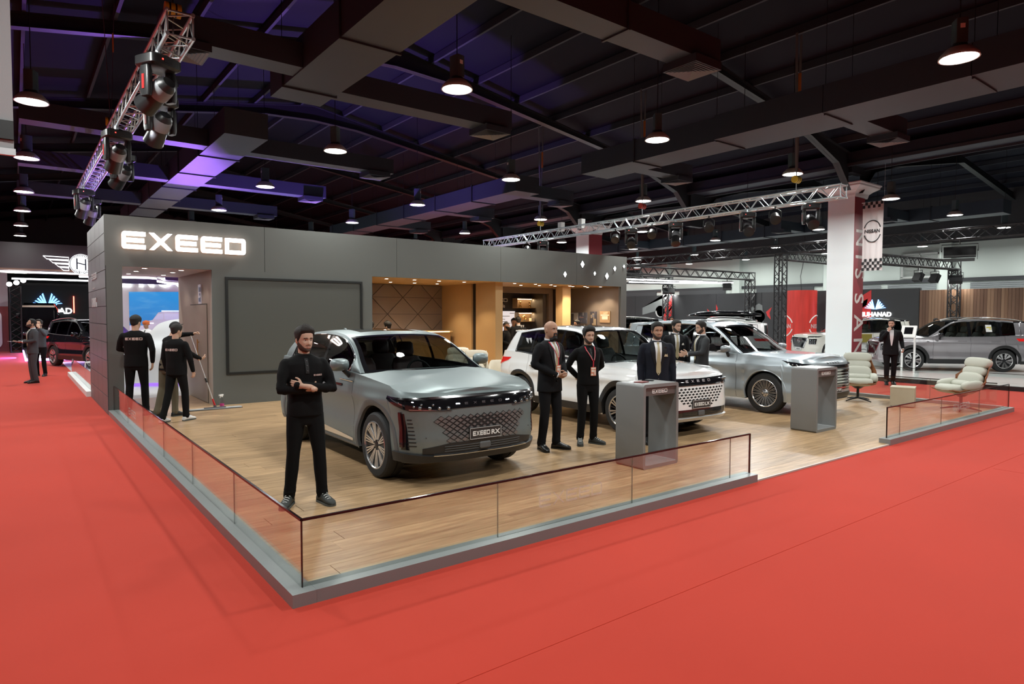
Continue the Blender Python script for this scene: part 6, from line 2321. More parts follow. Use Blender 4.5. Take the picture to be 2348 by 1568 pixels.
def add_hand(mb, wrist, d, n, right, curl=.25, spread=1.0, k=1.0):
 d = Vector(d).normalized()
 n = Vector(n)
 n = (n - d * n.dot(d)).normalized()
 t = d.cross(n) if right else n.cross(d)
 w_ = Vector(wrist)
 limb(mb, [w_ - d * .05 * k, w_, w_ + d * .02 * k], [.027 * k, .024 * k, .024 * k], 10)
 lens = [.072, .080, .074, .058]
 offs = [.030, .0105, -.0095, -.028]
 for i in range(4):
  b = w_ + d * (.092 - .004 * abs(i - 1)) * k + t * offs[i] * k
  limb(mb, [w_ + d * .015 * k + t * offs[i] * .55 * k, b], [.0135 * k, .0125 * k], 8)
  c = curl * (1 + .12 * i)
  p = b
  ang = c * .8
  pts = [b]
  for j, f in enumerate((.45, .30, .25)):
   dd = d * cos(ang) + n * sin(ang) + t * (offs[i] * 1.6 * spread)
   p = p + dd.normalized() * lens[i] * f * k
   pts.append(p)
   ang += c * 1.15
  limb(mb, pts, [.0098 * k, .0090 * k, .0082 * k, .0074 * k], 8)
 tb = w_ + d * .028 * k + t * .022 * k
 td = (d * .62 + t * .72 + n * .25).normalized()
 t1 = tb + td * .042 * k
 t2 = t1 + (d * .85 + t * .30 + n * (.15 + curl * .5)).normalized() * .032 * k
 t3 = t2 + (d * .9 + t * .02 + n * (.15 + curl * .7)).normalized() * .024 * k
 limb(mb, [w_ + d * .01 * k + t * .008 * k, tb, t1, t2, t3], [.015 * k, .0145 * k, .0115 * k, .0100 * k, .0085 * k], 8)
POSES = {
 'hang': dict(R=((-.03, -.232, 1.15), (.04, -.238, .90), (.1, .05, -1), (.15, 1, 0), .35), L=((-.03, .232, 1.15), (.04, .238, .90), (.1, -.05, -1), (.15, -1, 0), .35)),
 'crossed': dict(R=((.10, -.245, 1.155), (.195, .055, 1.165), (-.80, .60, .03), (-.6, -.8, -.2), .2), L=((.10, .25, 1.15), (.225, -.065, 1.20), (-.62, -.76, .16), (-.7, .6, -.1), .3)),
 'clasped': dict(R=((-.02, -.275, 1.17), (.215, -.075, 1.035), (.55, .85, -.25), (-.5, .3, .8), .55), L=((-.02, .275, 1.17), (.215, .075, 1.05), (.5, -.9, -.2), (-.8, -.4, .1), .75)),
 'behind': dict(R=((-.13, -.275, 1.17), (-.19, -.06, .97), (-.1, 1, -.25), (-1, 0, .1), .3), L=((-.13, .275, 1.17), (-.20, .05, .99), (-.1, -1, -.25), (-1, 0, .1), .3)),
}
def person(label, loc, face, H=1.76, build=1.0, outfit='suit', top=None, bottom=None, skin=(.50, .29, .19), hair='short', hairc=(.012, .009, .008), beard=None, pose='hang', feet=((.0, -.12, -12), (.0, .12, 12)),
     head=(0, 0), shoe=None, lean=(0, 0), arms=None, vox=.0062, detail=True, z0=.021, tie=(.42, .36, .22), lanyard=None, logo=None, back_logo=False, hem=None, group=None, seated=False, belly=0.0, hat=None, shoecol=None, thick=1.0, name='person', legs=True, sleeve=0.0):
 k = H / 1.76
 t = thing(name, label, 'person', (loc[0], loc[1], z0), radians(face), group=group)
 seed = int(abs(loc[0] * 131 + loc[1] * 71))
 def V(p):
  return Vector(p) * k
 def sh(p):
  """upper-body lean: shear above the hips"""
  f = max(0, (p[2] - .95)) / .55
  return Vector((p[0] + lean[0] * f, p[1] + lean[1] * f, p[2]))
 A = dict(POSES[pose])
 if arms:
  A.update(arms)
 sx = build
 hips = {'R': Vector((0, -.09 * sx, .92)), 'L': Vector((0, .09 * sx, .92))}
 shp = {'R': sh((-.015, -.185 * sx, 1.435)), 'L': sh((-.015, .185 * sx, 1.435))}
 ankles = {}
 knees = {}
 for s_, (fx, fy, ft) in zip('RL', feet):
  an = Vector((fx - .03 * cos(radians(ft)), fy - .03 * sin(radians(ft)), .085))
  ankles[s_] = an
  mid = (hips[s_] + an) / 2
  kn = Vector((mid.x + .035, mid.y, .50))
  knees[s_] = kn
 m_skin = mat('skin_%02d%02d' % (int(skin[0] * 100), int(skin[1] * 100)), skin, .5, noise=(9, .06))
 body = MB()
 rings(body, [(V(sh((0, 0, .86))), .075 * k, .12 * k * sx, .9), (V(sh((0, 0, 1.1))), .07 * k, .11 * k * sx, .9), (V(sh((0, 0, 1.38))), .075 * k, .13 * k * sx, .9), (V(sh((-.01, 0, 1.47))), .05 * k, .07 * k, .9)], 14)
 hc = V(sh((.022, 0, 1.634)))
 hc.z = (1.634) * k
 limb(body, [V(sh((-.02, 0, 1.42))), V(sh((-.012, 0, 1.50))), hc + V((-.028, 0, -.055))], [.062 * k, .056 * k, .055 * k], 14)
 for s_ in 'RL':
  if legs:
   limb(body, [V(hips[s_]), V(knees[s_]), V(ankles[s_])], [.06 * k, .045 * k, .034 * k], 8)
  el, wr, hd, hn, cu = A[s_]
  el, wr = sh(el) if el[2] > .95 else Vector(el), sh(wr) if wr[2] > .95 else Vector(wr)
  limb(body, [V(shp[s_] + Vector((0, 0, -.06))), V(el), V(wr)], [.030 * k, .030 * k, .025 * k], 10)
  add_hand(body, V(wr), hd, hn, s_ == 'R', cu, 1.0, k * .98)
 MH = Matrix.Translation(hc) @ Matrix.Rotation(radians(head[0]), 4, 'Z') @ Matrix.Rotation(radians(-head[1]), 4, 'Y') @ Matrix.Scale(k * .97, 4)
 G, zs = head_grid(head_point, 56, 60)
 body.grid([[MH @ p for p in r_] for r_ in G], True)
 body.add([MH @ p for p in G[0]], [tuple(range(56))[::-1]])
 body.add([MH @ p for p in G[-1]], [tuple(range(56))])
 for q in (-1, 1):
  body.sphere(MH @ Vector((-.012, q * .076, -.008)), (.017, .010, .031), 10, 8, MH.to_3x3() @ Matrix.Rotation(radians(8), 3, 'Y') @ Matrix.Rotation(radians(-q * 22), 3, 'Z'))
 me = remesh(body, vox * k, 2, .45)
 me.name = 'body'
 me.materials.append(m_skin)
 bo = bpy.data.objects.new('body', me)
 COL.objects.link(bo)
 bo.parent = t
 if detail:
  mw = mat('eye_white', (.62, .60, .57), .25)
  mi = mat('eye_dark', (.02, .012, .008), .12)
  for q in (-1, 1):
   e = MB().sphere(MH @ Vector((.0745, q * .0305, -.001)), (.010, .0125, .0068), 12, 8, MH.to_3x3())
   eo = e.build('eye', mw, t, 90)
   MB().sphere(MH @ Vector((.0810, q * .0305, -.001)), (.0042, .0058, .0058), 10, 8, MH.to_3x3()).build('iris', mi, eo, 90)
   bm_ = shell(lambda a, z, q=q: max(0, 1 - abs((z - (.0185 + .004 * (1 - abs(abs(head_point(a, z).y) - .026) / .02))) / .0048)) * (1 if (a * q > 0 and .012 < abs(head_point(a, z).y) < .047 and abs(a) < 1.2) else 0), lambda a, z: .0035, MH, 96, 110)
   if bm_.f:
    bm_.build('eyebrow', mat('hair_%02d' % int(hairc[0] * 1000), hairc, .75), t, 60)
  lm = shell(lambda a, z: (1 if abs(head_point(a, z).y) < .0235 - abs(z + .0695) * .9 and -.081 < z < -.0595 and abs(a) < 1 else 0), lambda a, z: .0012, MH, 96, 110)
  if lm.f:
   lm.build('lips', mat('lips_%02d' % int(skin[0] * 100), (skin[0] * .75, skin[1] * .58, skin[2] * .6), .45), t, 60)
 mh = mat('hair_%02d' % int(hairc[0] * 1000), hairc, .75)
 if hair != 'bald' and not hat:
  tall = .015 if hair == 'short' else .021
  hm = shell(hair_mask(hair), lambda a, z: (.006 + tall * sstep(.0, .10, z) * (1.0 + (.55 * sstep(.04, .09, z) if abs(a) < .9 and hair != 'short' else 0))) * thick, MH, 64, 64, .07, seed)
  hm.build('hair', mh, t, 70)
 if beard:
  ln = {'full': .009, 'short': .0028, 'goatee': .012, 'moustache': .006}[beard]
  bm_ = shell(beard_mask(beard), lambda a, z: ln * (1 + (1.6 * sstep(-.085, -.115, z) if beard in ('goatee', 'full') else 0)), MH, 90, 90, .12, seed + 1)
  bm_.build('beard', mh if beard != 'short' else mat('stubble_%02d' % int(hairc[0] * 1000), (hairc[0] * 2 + .035, hairc[1] * 2 + .020, hairc[2] * 2 + .013), .85), t, 70)
 if hat:
  hat(t, MH)
 ms = shoecol or mat('shoe_black', (.012, .012, .012), .35)
 for s_, (fx, fy, ft) in zip('RL', feet):
  if not legs:
   break
  c, sn = cos(radians(ft)), sin(radians(ft))
  sh_ = MB()
  prof = [(-.098, .012, .030), (-.09, .062, .036), (-.05, .098, .039), (.0, .100, .040), (.05, .072, .045), (.10, .052, .049), (.145, .042, .045), (.172, .030, .032), (.182, .014, .012)]
  rows = []
  for px, hz, hw_ in prof:
   r_ = []
   for i in range(12):
    a = 2 * pi * i / 12
    yy, zz = hw_ * pw(cos(a), .7), hz / 2 + hz / 2 * pw(sin(a), .7)
    X, Y = fx + (px) * c - yy * sn, fy + px * sn + yy * c
    r_.append(V((X, Y, zz + .012)))
   rows.append(r_)
  sh_.grid(rows, True)
  sh_.add(rows[0], [tuple(range(12))[::-1]])
  sh_.add(rows[-1], [tuple(range(12))])
  so = sh_.build('shoe', ms, t, 60)
  sole = []
  for px, hz, hw_ in prof:
   for q in (1,):
    sole.append((px, hw_ * 1.04))
  pl = [(fx + a * c - b * sn, fy + a * sn + b * c) for a, b in sole] + [(fx + a * c + b * sn, fy + a * sn - b * c) for a, b in sole[::-1]]
  MB().prism([(p[0] * k, p[1] * k) for p in pl], 0, .018 * k, (0, 0, 0), (1, 0, 0), (0, 1, 0)).build('sole', mat('sole_grey', (.07, .075, .07), .6) if outfit != 'suit' else ms, so)
  if outfit != 'suit' and detail:
   la = MB()
   for i in range(4):
    px = .02 + .026 * i
    z = .098 - .014 * i + .012
    la.tube([V((fx + px * c - w_ * sn, fy + px * sn + w_ * c, z - .012 * (w_ / .028) ** 2)) for w_ in (-.028, -.014, 0, .014, .028)], .0035, 5)
   la.split('shoelace', mat('lace_black', (.03, .03, .03), .7) if not shoecol else M_WHITE, so)
 if legs:
  tr = MB()
  fat = 1.0 + belly * .4
  rings(tr, [(V((0, 0, .80)), .085 * k, .125 * k * sx, .85), (V((-.005, 0, .90)), .112 * k * fat, .165 * k * sx, .85), (V((0, 0, 1.0)), .105 * k * fat, .155 * k * sx, .85), (V((.0, 0, 1.06)), .095 * k * fat, .145 * k * sx, .85)], 18)
  slim = 1.0 if outfit == 'suit' else .96
  for s_ in 'RL':
   h_, kn, an = hips[s_], knees[s_], ankles[s_]
   limb(tr, [V(h_ + Vector((0, 0, -.02))), V(h_.lerp(kn, .45)), V(kn + Vector((0, 0, .03))), V(kn.lerp(an, .35)), V(kn.lerp(an, .75)), V(an + Vector((-.005, 0, .005)))],
     [.094 * k * sx ** .5, .086 * k * slim, .067 * k * slim, .066 * k * slim, .058 * k * slim, .060 * k * slim], 14)
   if detail:
    rr = random.Random(seed + ord(s_))
    for i in range(5):          # creases gathering above the shoe and behind the knee
     u = rr.choice((.1, .2, .8, .88, .94, .97))
     c_ = kn.lerp(an, u)
     M3 = Matrix.Rotation(rr.uniform(-.4, .4), 3, 'X') @ Matrix.Rotation(rr.uniform(-.4, .4), 3, 'Y')
     tr.sphere(V(c_), (.066 * k * slim, .066 * k * slim, .014 * k), 12, 6, M3)
  mt = remesh(tr, (.010 if detail else .014) * k, 4)
  mt.name = 'trousers'
  mt.materials.append(bottom or mat('suit_black', (.0055, .0055, .007), .85, spec=.25))
  o = bpy.data.objects.new('trousers', mt)
  COL.objects.link(o)
  o.parent = t
 hemz = hem if hem else (.80 if outfit == 'suit' else .90)
 g_ = MB()
 b_ = belly
 tors = [((.0, 0, hemz), .118 + b_ * .5, .182), ((.005, 0, .98), .120 + b_, .176), ((.004, 0, 1.08), .116 + b_, .166), ((.004, 0, 1.20), .122 + b_ * .7, .176), ((.004, 0, 1.32), .128, .192), ((-.006, 0, 1.40), .116, .194), ((-.012, 0, 1.445), .090, .165), ((-.014, 0, 1.475), .072, .110), ((-.014, 0, 1.497), .060, .072)]
 if outfit == 'suit':
  tors[0] = ((.005, 0, hemz), .128 + b_ * .4, .192)
 rr_ = [(V(sh(c)), rx * k, ry * k * sx, .86) for c, rx, ry in tors]
 rings(g_, rr_, 22)
 for s_ in 'RL':
  el, wr, hd, hn, cu = A[s_]
  el, wr = sh(el) if el[2] > .95 else Vector(el), sh(wr) if wr[2] > .95 else Vector(wr)
  w2 = wr + (el - wr).normalized() * .015 if not sleeve else wr + Vector(hd).normalized() * sleeve
  big = 1.08 if outfit == 'suit' else 1.0
  limb(g_, [V(shp[s_] + Vector((.005, -.010 if shp[s_].y > 0 else .010, -.042))), V(shp[s_].lerp(el, .5)), V(el), V(el.lerp(wr, .5)), V(w2)], [.067 * k * big * sx ** .5, .060 * k * big, .051 * k * big, .045 * k * big, .037 * k * big], 14)
  if detail:
   rr = random.Random(seed + 5 + ord(s_))
   for i in range(4):
    u = rr.uniform(.75, 1.25)
    c_ = shp[s_].lerp(el, u) if u < 1 else el.lerp(wr, u - 1)
    g_.sphere(V(c_), (.057 * k * big, .057 * k * big, .057 * k * big * .55), 10, 6, Matrix.Rotation(rr.uniform(-1, 1), 3, 'X') @ Matrix.Rotation(rr.uniform(-1, 1), 3, 'Y'))
 mg = remesh(g_, (.010 if detail else .014) * k, 9)
 gname = {'suit': 'jacket', 'polo': 'polo_shirt', 'sweater': 'sweatshirt'}.get(outfit, outfit)
 mg.name = gname
 mg.materials.append(top or mat('suit_black', (.0055, .0055, .007), .85, spec=.25))
 go = bpy.data.objects.new(gname, mg)
 COL.objects.link(go)
 go.parent = t
 def front(y, z, off=.0, back=False):
  """point on the chest (or back) of the garment at local (y, z)"""
  zz = z
  rx = interp([(c[2], r) for c, r, _ in tors], zz)
  ry = interp([(c[2], r) for c, _, r in tors], zz) * sx
  cx = interp([(c[2], c[0]) for c, _, _ in tors], zz)
  s2 = max(0.0, 1 - (min(1, abs(y) / ry)) ** (2 / .86))
  x = rx * s2 ** (.86 / 2)
  if back:
   x = -x
  f = max(0, zz - .95) / .55
  return V((cx + x + (off if not back else -off) + lean[0] * f, y + lean[1] * f, zz))
 def patch(mb, pts_l, pts_r, off, n=8, back=False):
  """strip between two (y, z) polylines laid on the garment"""
  rows = []
  for (ya, za), (yb, zb) in zip(pts_l, pts_r):
   rows.append([front(ya + (yb - ya) * i / n, za + (zb - za) * i / n, off, back) for i in range(n + 1)])
  mb.grid(rows)
  return mb
 def dense(pts, m=6):
  out = []
  for i in range(len(pts) - 1):
   for j in range(m):
    f = j / m
    out.append((pts[i][0] + (pts[i + 1][0] - pts[i][0]) * f, pts[i][1] + (pts[i + 1][1] - pts[i][1]) * f))
  return out + [pts[-1]]
 if outfit == 'suit':
  mw = mat('shirt_white', (.72, .73, .75), .7)
  s_ = MB()
  patch(s_, dense([(.055, 1.475), (.048, 1.40), (.040, 1.25), (.012, 1.06)]), dense([(-.055, 1.475), (-.048, 1.40), (-.040, 1.25), (-.012, 1.06)]), .004, 8)
  so = s_.build('shirt_front', mw, t, 60)
  cl = MB()
  for q in (-1, 1):
   cl.grid([[V(sh((-.012 + .062 * cos(a_), q * .064 * sin(a_), 1.475 + .012 * cos(a_)))) for a_ in [i * pi / 10 for i in range(11)]], [V(sh((-.016 + .060 * cos(a_), q * .060 * sin(a_), 1.520 - .012 * cos(a_)))) for a_ in [i * pi / 10 for i in range(11)]]])
   cl.prism([(q * .004, 1.512), (q * .052, 1.518), (q * .050, 1.475), (q * .028, 1.440)], 0, .004, V((front(0, 1.45)[0] / k - .005 if False else .052 + lean[0], lean[1], 0)), V((0, 1, 0)), V((-.30, 0, 1)), Vector((1, 0, .2)))
  cl.split('shirt_collar', mw, t, 60)
  if tie is not None:
   ti = MB()
   patch(ti, dense([(.017, 1.468), (.012, 1.44), (.022, 1.30), (.034, 1.12), (.033, 1.05), (.003, 1.005)], 4), dense([(-.017, 1.468), (-.012, 1.44), (-.022, 1.30), (-.034, 1.12), (-.033, 1.05), (-.003, 1.005)], 4), .011, 4)
   to = ti.build('tie', mat('tie_gold', tie, .5), t, 60)
   MB().sphere(front(0, 1.462, .010), (.012 * k, .019 * k, .018 * k), 10, 8).build('tie_knot', mat('tie_gold', tie, .5), to, 80)
  lp = MB()
  ml = mat('lapel_black', (.009, .009, .011), .7, spec=.3)
  for q in (-1, 1):
   patch(lp, dense([(q * .060, 1.475), (q * .052, 1.40), (q * .044, 1.25), (q * .012, 1.05)]), dense([(q * .095, 1.462), (q * .118, 1.375), (q * .088, 1.25), (q * .018, 1.05)]), .008, 4)
  lp.split('lapel', ml, t, 60)
  bt = MB()
  for z in (1.03, .95):
   bt.sphere(front(.0, z, .008), .009 * k, 8, 6)
  bt.split('button', M_TRIM, t, 60)
  for q, s1 in ((-1, 'R'), (1, 'L')):
   el, wr = Vector(A[s1][0]), Vector(A[s1][1])
   d_ = (wr - el).normalized()
   MB().cyl(V(sh(wr) if wr.z > .95 else wr) - d_ * .012, V(sh(wr) if wr.z > .95 else wr) + d_ * .012 * k, .032 * k, n=14).build('shirt_cuff', mw, t, 50)
 if outfit == 'polo':
  co = MB()
  for q in (-1, 1):
   co.grid([[V(sh((-.012 + .075 * cos(a_), q * .076 * sin(a_), 1.462 + .004 * cos(a_)))) for a_ in [i * pi / 10 for i in range(11)]], [V(sh((-.014 + .063 * cos(a_), q * .066 * sin(a_), 1.512 - .018 * cos(a_)))) for a_ in [i * pi / 10 for i in range(11)]]])
  co.build('collar', top, t, 60)
  pk = MB()
  patch(pk, dense([(.016, 1.455), (.016, 1.31)]), dense([(-.016, 1.455), (-.016, 1.31)]), .006, 3)
  po = pk.build('placket', mat('placket_black', (.010, .010, .011), .7), t, 60)
  bt = MB()
  for z in (1.43, 1.385, 1.335):
   bt.sphere(front(0, z, .008), .006, 8, 6)
  bt.split('button', mat('button_grey', (.09, .09, .10), .4), po)
 if logo:
  lg = MB()
  y0, z0_, w_, h_, m_ = logo
  for poly in exeed_polys(.26):
   pts = [front(y0 + (p[0] / EXEED_W - .5) * w_ * (-1 if back_logo else 1), z0_ + p[1] * h_, .011, back_logo) for p in poly]
   lg.add(pts, [tuple(range(len(pts)))])
  lg.build('chest_logo' if not back_logo else 'back_logo', m_, t)
 if lanyard:
  ml = mat('lanyard_red', (.55, .025, .05), .6)
  la = MB()
  yb, zb = lanyard
  for q in (-1, 1):
   patch(la, dense([(q * .066, 1.478), (q * .058, 1.42), (yb + q * .006, zb + .10)], 6), dense([(q * .082, 1.476), (q * .072, 1.42), (yb + q * .019, zb + .10)], 6), .013, 2)
  patch(la, [(yb - .008, zb + .10), (yb - .008, zb + .05), (yb - .008, zb)], [(yb + .008, zb + .10), (yb + .008, zb + .05), (yb + .008, zb)], .014, 2)
  la.split('lanyard', ml, t, 60)
  dots = MB()
  for q in (-1, 1):
   for i in range(9):
    f = (i + .5) / 9
    yy = q * .066 + (yb + q * .012 - q * .066) * f
    zz = 1.43 + (zb + .11 - 1.43) * f
    c_ = front(yy, zz, .0145)
    dots.prism([(-.005, -.003), (.005, -.003), (.005, .003), (-.005, .003)], 0, .001, c_, (0, 1, 0), (0, 0, 1), (1, 0, 0))
  tag(dots.build('lanyard_print', M_WHITE, t), kind='stuff')
  bd = MB()
  p = front(yb, zb - .06, .016)
  bd.prism([(-.042 * k, -.065 * k), (.042 * k, -.065 * k), (.042 * k, .065 * k), (-.042 * k, .065 * k)], 0, .004, p, (0, 1, 0), (0, 0, 1), (1, 0, 0))
  bo_ = bd.build('badge', mat('badge_card', (.62, .20, .12), .35), t)
  bp = MB()
  for a, b, c, d in ((-.034, .035, .034, .055), (-.03, -.01, .01, .025), (.015, -.05, .034, .02), (-.034, -.055, .0, -.03)):
   bp.prism([(a, b), (c, b), (c, d), (a, d)], .004, .005, p, (0, 1, 0), (0, 0, 1), (1, 0, 0))
  bp.split('badge_print', mat('badge_print', (.75, .68, .60), .5), bo_)
 t['front_fn'] = 0
 del t['front_fn']
 return t, front, MH, k
M_POLO = mat('polo_black', (.0055, .0055, .006), .9, spec=.2)
M_SUIT = mat('suit_black', (.0055, .0055, .007), .85, spec=.25)
M_NAVY = mat('suit_navy', (.008, .010, .018), .8, spec=.25)
M_CHAR = mat('suit_charcoal', (.016, .018, .021), .75)
M_GREYSUIT = mat('suit_grey', (.045, .045, .05), .8)
M_JEAN = mat('trousers_black', (.005, .005, .0055), .9, spec=.2)
M_LOGOW = mat('logo_pink_white', (.62, .48, .44), .6)
M_SNEAK = mat('sneaker_grey', (.035, .038, .036), .7)
M_SNEAKW = mat('sneaker_white', (.72, .72, .72), .6)
SK_FAIR = (.52, .32, .23)
SK_TAN = (.42, .235, .155)
SK_BROWN = (.33, .175, .11)
person('man in black polo and black trousers, arms crossed, standing before the matte grey car', (.87, 2.16), -97, 1.745, .97, 'polo', M_POLO, M_JEAN, SK_FAIR, 'quiff', (.016, .011, .009), 'short', 'crossed',
    ((-.03, -.165, -30), (.04, .165, 16)), (14, -2), lean=(-.02, 0), vox=.0048, shoecol=M_SNEAK, logo=(.10, 1.285, .085, .016, M_LOGOW), sleeve=.06, hem=.885)
t_, fr_, mh_, k_ = person('bald bearded man in black suit with red lanyard, hands clasped, beside the white car', (4.50, 2.71), -84, 1.79, 1.03, 'suit', M_SUIT, M_SUIT, SK_TAN, 'bald', (.012, .010, .010), 'goatee', 'clasped',
    ((-.02, -.115, -22), (.05, .13, 24)), (0, 3), vox=.0055, lanyard=(.02, 1.16), belly=.012)
person('young man in black sweatshirt with red lanyard and badge, hands behind his back', (5.19, 2.66), -112, 1.69, .96, 'polo', M_POLO, M_JEAN, SK_FAIR, 'quiff', (.009, .008, .008), 'short', 'behind',
    ((.0, -.12, -20), (.0, .12, 38)), (2, 0), vox=.0055, shoecol=M_SNEAK, lanyard=(.03, 1.17), thick=1.25)
t_, fr_, mh_, k_ = person('suited man with dark beard, gold tie and pocket square, standing behind the first podium', (6.04, 2.11), -128, 1.765, 1.02, 'suit', M_NAVY, M_SUIT, SK_TAN, 'short', (.009, .008, .008), 'short', 'hang',
    ((.0, -.11, -10), (.0, .11, 10)), (6, 0), vox=.0055)
MB().prism([(-.028, -.012), (.028, -.012), (.016, .030), (.004, .012), (-.012, .026)], 0, .006, fr_(.105, 1.285, .010), (0, 1, 0), (0, 0, 1), (1, 0, 0)).build('pocket_square', mat('gold_silk', (.55, .46, .30), .5), t_)
MB().box(-.002, .003, -.018, .018, -.006, .006, Matrix.Translation(fr_(.10, 1.40, .010))).build('lapel_pin', M_CHROME, t_)
t_, fr_, mh_, k_ = person('suited man with moustache and beard facing his colleague, beside the blue-silver SUV', (9.04, 4.14), -128, 1.78, 1.02, 'suit', M_SUIT, M_SUIT, SK_FAIR, 'short', (.010, .009, .008), 'short', 'hang', head=(28, -3), vox=.006)
MB().prism([(-.024, -.012), (.024, -.012), (.014, .030), (-.012, .022)], 0, .006, fr_(.105, 1.285, .010), (0, 1, 0), (0, 0, 1), (1, 0, 0)).build('pocket_square', mat('white_silk', (.7, .68, .62), .5), t_)
t_, fr_, mh_, k_ = person('suited man in glasses seen from the side, gesturing with his hand, beside the blue-silver SUV', (9.0, 3.50), 148, 1.76, 1.05, 'suit', M_CHAR, M_SUIT, SK_FAIR, 'short', (.014, .011, .010), 'short', 'hang',
    head=(6, -4), vox=.006, arms=dict(L=((.10, .27, 1.17), (.33, .17, 1.14), (1, -.1, .25), (-.2, -1, .3), .4), R=((.06, -.27, 1.15), (.28, -.17, 1.10), (1, .2, .1), (0, 1, .3), .4)))
gl = MB()
for q in (-1, 1):
 gl.tube([mh_ @ Vector((.101, q * (.031 + .021 * cos(2 * pi * i / 16)), .0 + .017 * sin(2 * pi * i / 16))) for i in range(16)], .0016, 5, True)
 gl.tube([mh_ @ Vector((.10, q * .052, .004)), mh_ @ Vector((.04, q * .078, .004)), mh_ @ Vector((-.01, q * .083, .0))], .0016, 5)
gl.tube([mh_ @ Vector((.102, -.01, .004)), mh_ @ Vector((.106, 0, .007)), mh_ @ Vector((.102, .01, .004))], .0016, 5)
gl.split('spectacles', M_CHROME, t_)
person('bearded man in black suit on the red carpet, hand raised to his mouth', (17.75, 3.72), -150, 1.80, 1.05, 'suit', M_SUIT, M_SUIT, SK_FAIR, 'short', (.008, .007, .007), 'full', 'hang', ((.06, -.09, -5), (-.10, .09, 5)), (-14, 2), vox=.007, z0=0, tie=None,
    arms=dict(R=((.10, -.25, 1.20), (.135, -.09, 1.44), (.15, .45, .8), (-.6, .5, .1), .9), L=((-.06, .26, 1.16), (.10, .27, .97), (.6, 0, -.6), (0, -1, .2), .6)))
def cap(t, MH):
 rows = []
 for i in range(9):
  th = pi / 2 * i / 8
  rows.append([MH @ Vector((-.004 + (.105 + .002) * cos(th) * cos(2 * pi * j / 24), .084 * cos(th) * sin(2 * pi * j / 24), .045 + .088 * sin(th))) for j in range(24)])
 m = MB().grid(rows, True)
 m.build('cap', mat('cap_black', (.012, .012, .013), .8), t, 60)
 b = MB()
 b.grid([[MH @ Vector((.085 + .075 * cos(a) * r, .075 * sin(a) * (1 if r else .9), .05 - .015 * r)) for a in [-pi / 2 + pi * i / 10 for i in range(11)]] for r in (0, .5, 1)])
 b.build('cap_peak', mat('cap_black', (.012, .012, .013), .8), t, 60)
person('crewman in black sweatshirt with EXEED across the back, seen from behind beside the pylon', (.40, 9.60), 68, 1.85, 1.06, 'sweater', M_POLO, M_JEAN, SK_FAIR, 'short', (.012, .010, .009), None, 'hang', ((.02, -.15, -14), (.0, .14, 14)), (-12, 0), vox=.007, detail=True, logo=(.0, 1.33, .27, .045, M_LOGOW), back_logo=True, hem=.86,
    arms=dict(R=((-.04, -.27, 1.15), (.04, -.25, .93), (.1, .1, -1), (.1, 1, 0), .3), L=((.06, .28, 1.17), (.25, .15, 1.12), (.6, -.5, .1), (-.3, -.6, .4), .5)), shoecol=M_SNEAK)
person('crewman in black with EXEED on his back and white shoes, walking past the barrier', (.86, 8.44), 40, 1.70, 1.05, 'sweater', M_POLO, M_JEAN, SK_FAIR, 'short', (.014, .011, .010), None, 'hang', ((.14, -.10, -6), (-.20, .12, 10)), (-6, 0), vox=.007, detail=True, logo=(.0, 1.28, .25, .042, M_LOGOW), back_logo=True, hem=.84,
    arms=dict(R=((.02, -.27, 1.14), (.11, -.26, .90), (.2, .1, -1), (.1, 1, 0), .7)), shoecol=M_SNEAKW, belly=.02)
tm_, fr_, mhm_, km_ = person('crewman in black cap bending over the long mop handle', (.84, 9.15), 25, 1.74, 1.03, 'sweater', M_POLO, mat('trousers_khaki', (.10, .085, .055), .8), SK_FAIR, 'short', (.01, .01, .01), None, 'hang', ((.10, -.10, -4), (-.12, .12, 8)), (-10, 18), vox=.007, detail=True, hat=cap, lean=(.13, 0), hem=.86,
    arms=dict(L=((.30, .20, 1.50), (.40, -.02, 1.52), (.5, -.7, .3), (0, -.3, -1), 1.0), R=((.20, -.30, 1.16), (.46, -.28, 1.05), (.9, .1, .1), (0, .6, .8), 1.0)), shoecol=mat('shoe_black', (.012, .012, .012), .35))
# ---------------------------------------------------------------- neighbouring stand at the far end of the aisle
M_STANDW = mat('stand_floor_white', (.72, .72, .72), .25, noise=(.5, .03))
struct(MB().box(18.75, 37.5, -9.0, 27.0, 0, .10).build('floor_3', M_STANDW))
struct(MB().box(18.60, 18.75, -9.0, 8.0, 0, .115).build('trim_1', mat('stand_edge_black', (.015, .015, .016), .35)))
gb = thing('glass_barrier', 'far black-edged glass barrier along the white show floor', 'barrier', (18.67, 3.0, .115))
for i in range(4):
 MB().box(-.005, .005, -2.2 + i * 1.5, -.71 + i * 1.5, 0, .30).build('glass_pane', M_GLASS, gb)
MB().box(-.008, .008, -2.2, 3.8, .30, .312).build('edge_reflection', M_EDGEREFL, gb)
cx0, cx1, cy0, cy1 = 21.6, 22.32, 6.56, 7.48
col = thing('column', 'tall square white column with a maroon side reading NISSAN', 'column', (22.06, 7.02, 0))
M = Matrix.Translation((-22.06, -7.02, 0))
MB().box(cx0, cx1, cy0, cy1, 0, 5.98, M).build('shaft', mat('column_white', (.80, .87, .89), .5), col)
nt_ = mat('column_maroon', (.26, .035, .045), .5)
MB().box(cx0, cx1, cy0 - .012, cy0, .1, 5.98, M).build('maroon_face', nt_, col)
lt = MB()
for i, chh in enumerate('NISSAN'):
 text(lt, chh, (cx0 + .13 - 22.06, cy0 - .013 - 7.02, (4.60, 3.94, 3.36, 2.50, 1.65, .82)[i]), (0, 0, -1), (1, 0, 0), .92, .004, .010, 'CENTER', sx=.92)
lt.split('letter', mat('column_letter', (.62, .55, .52), .5), col)
capm = mat('capital_plaster', (.62, .58, .57), .6)
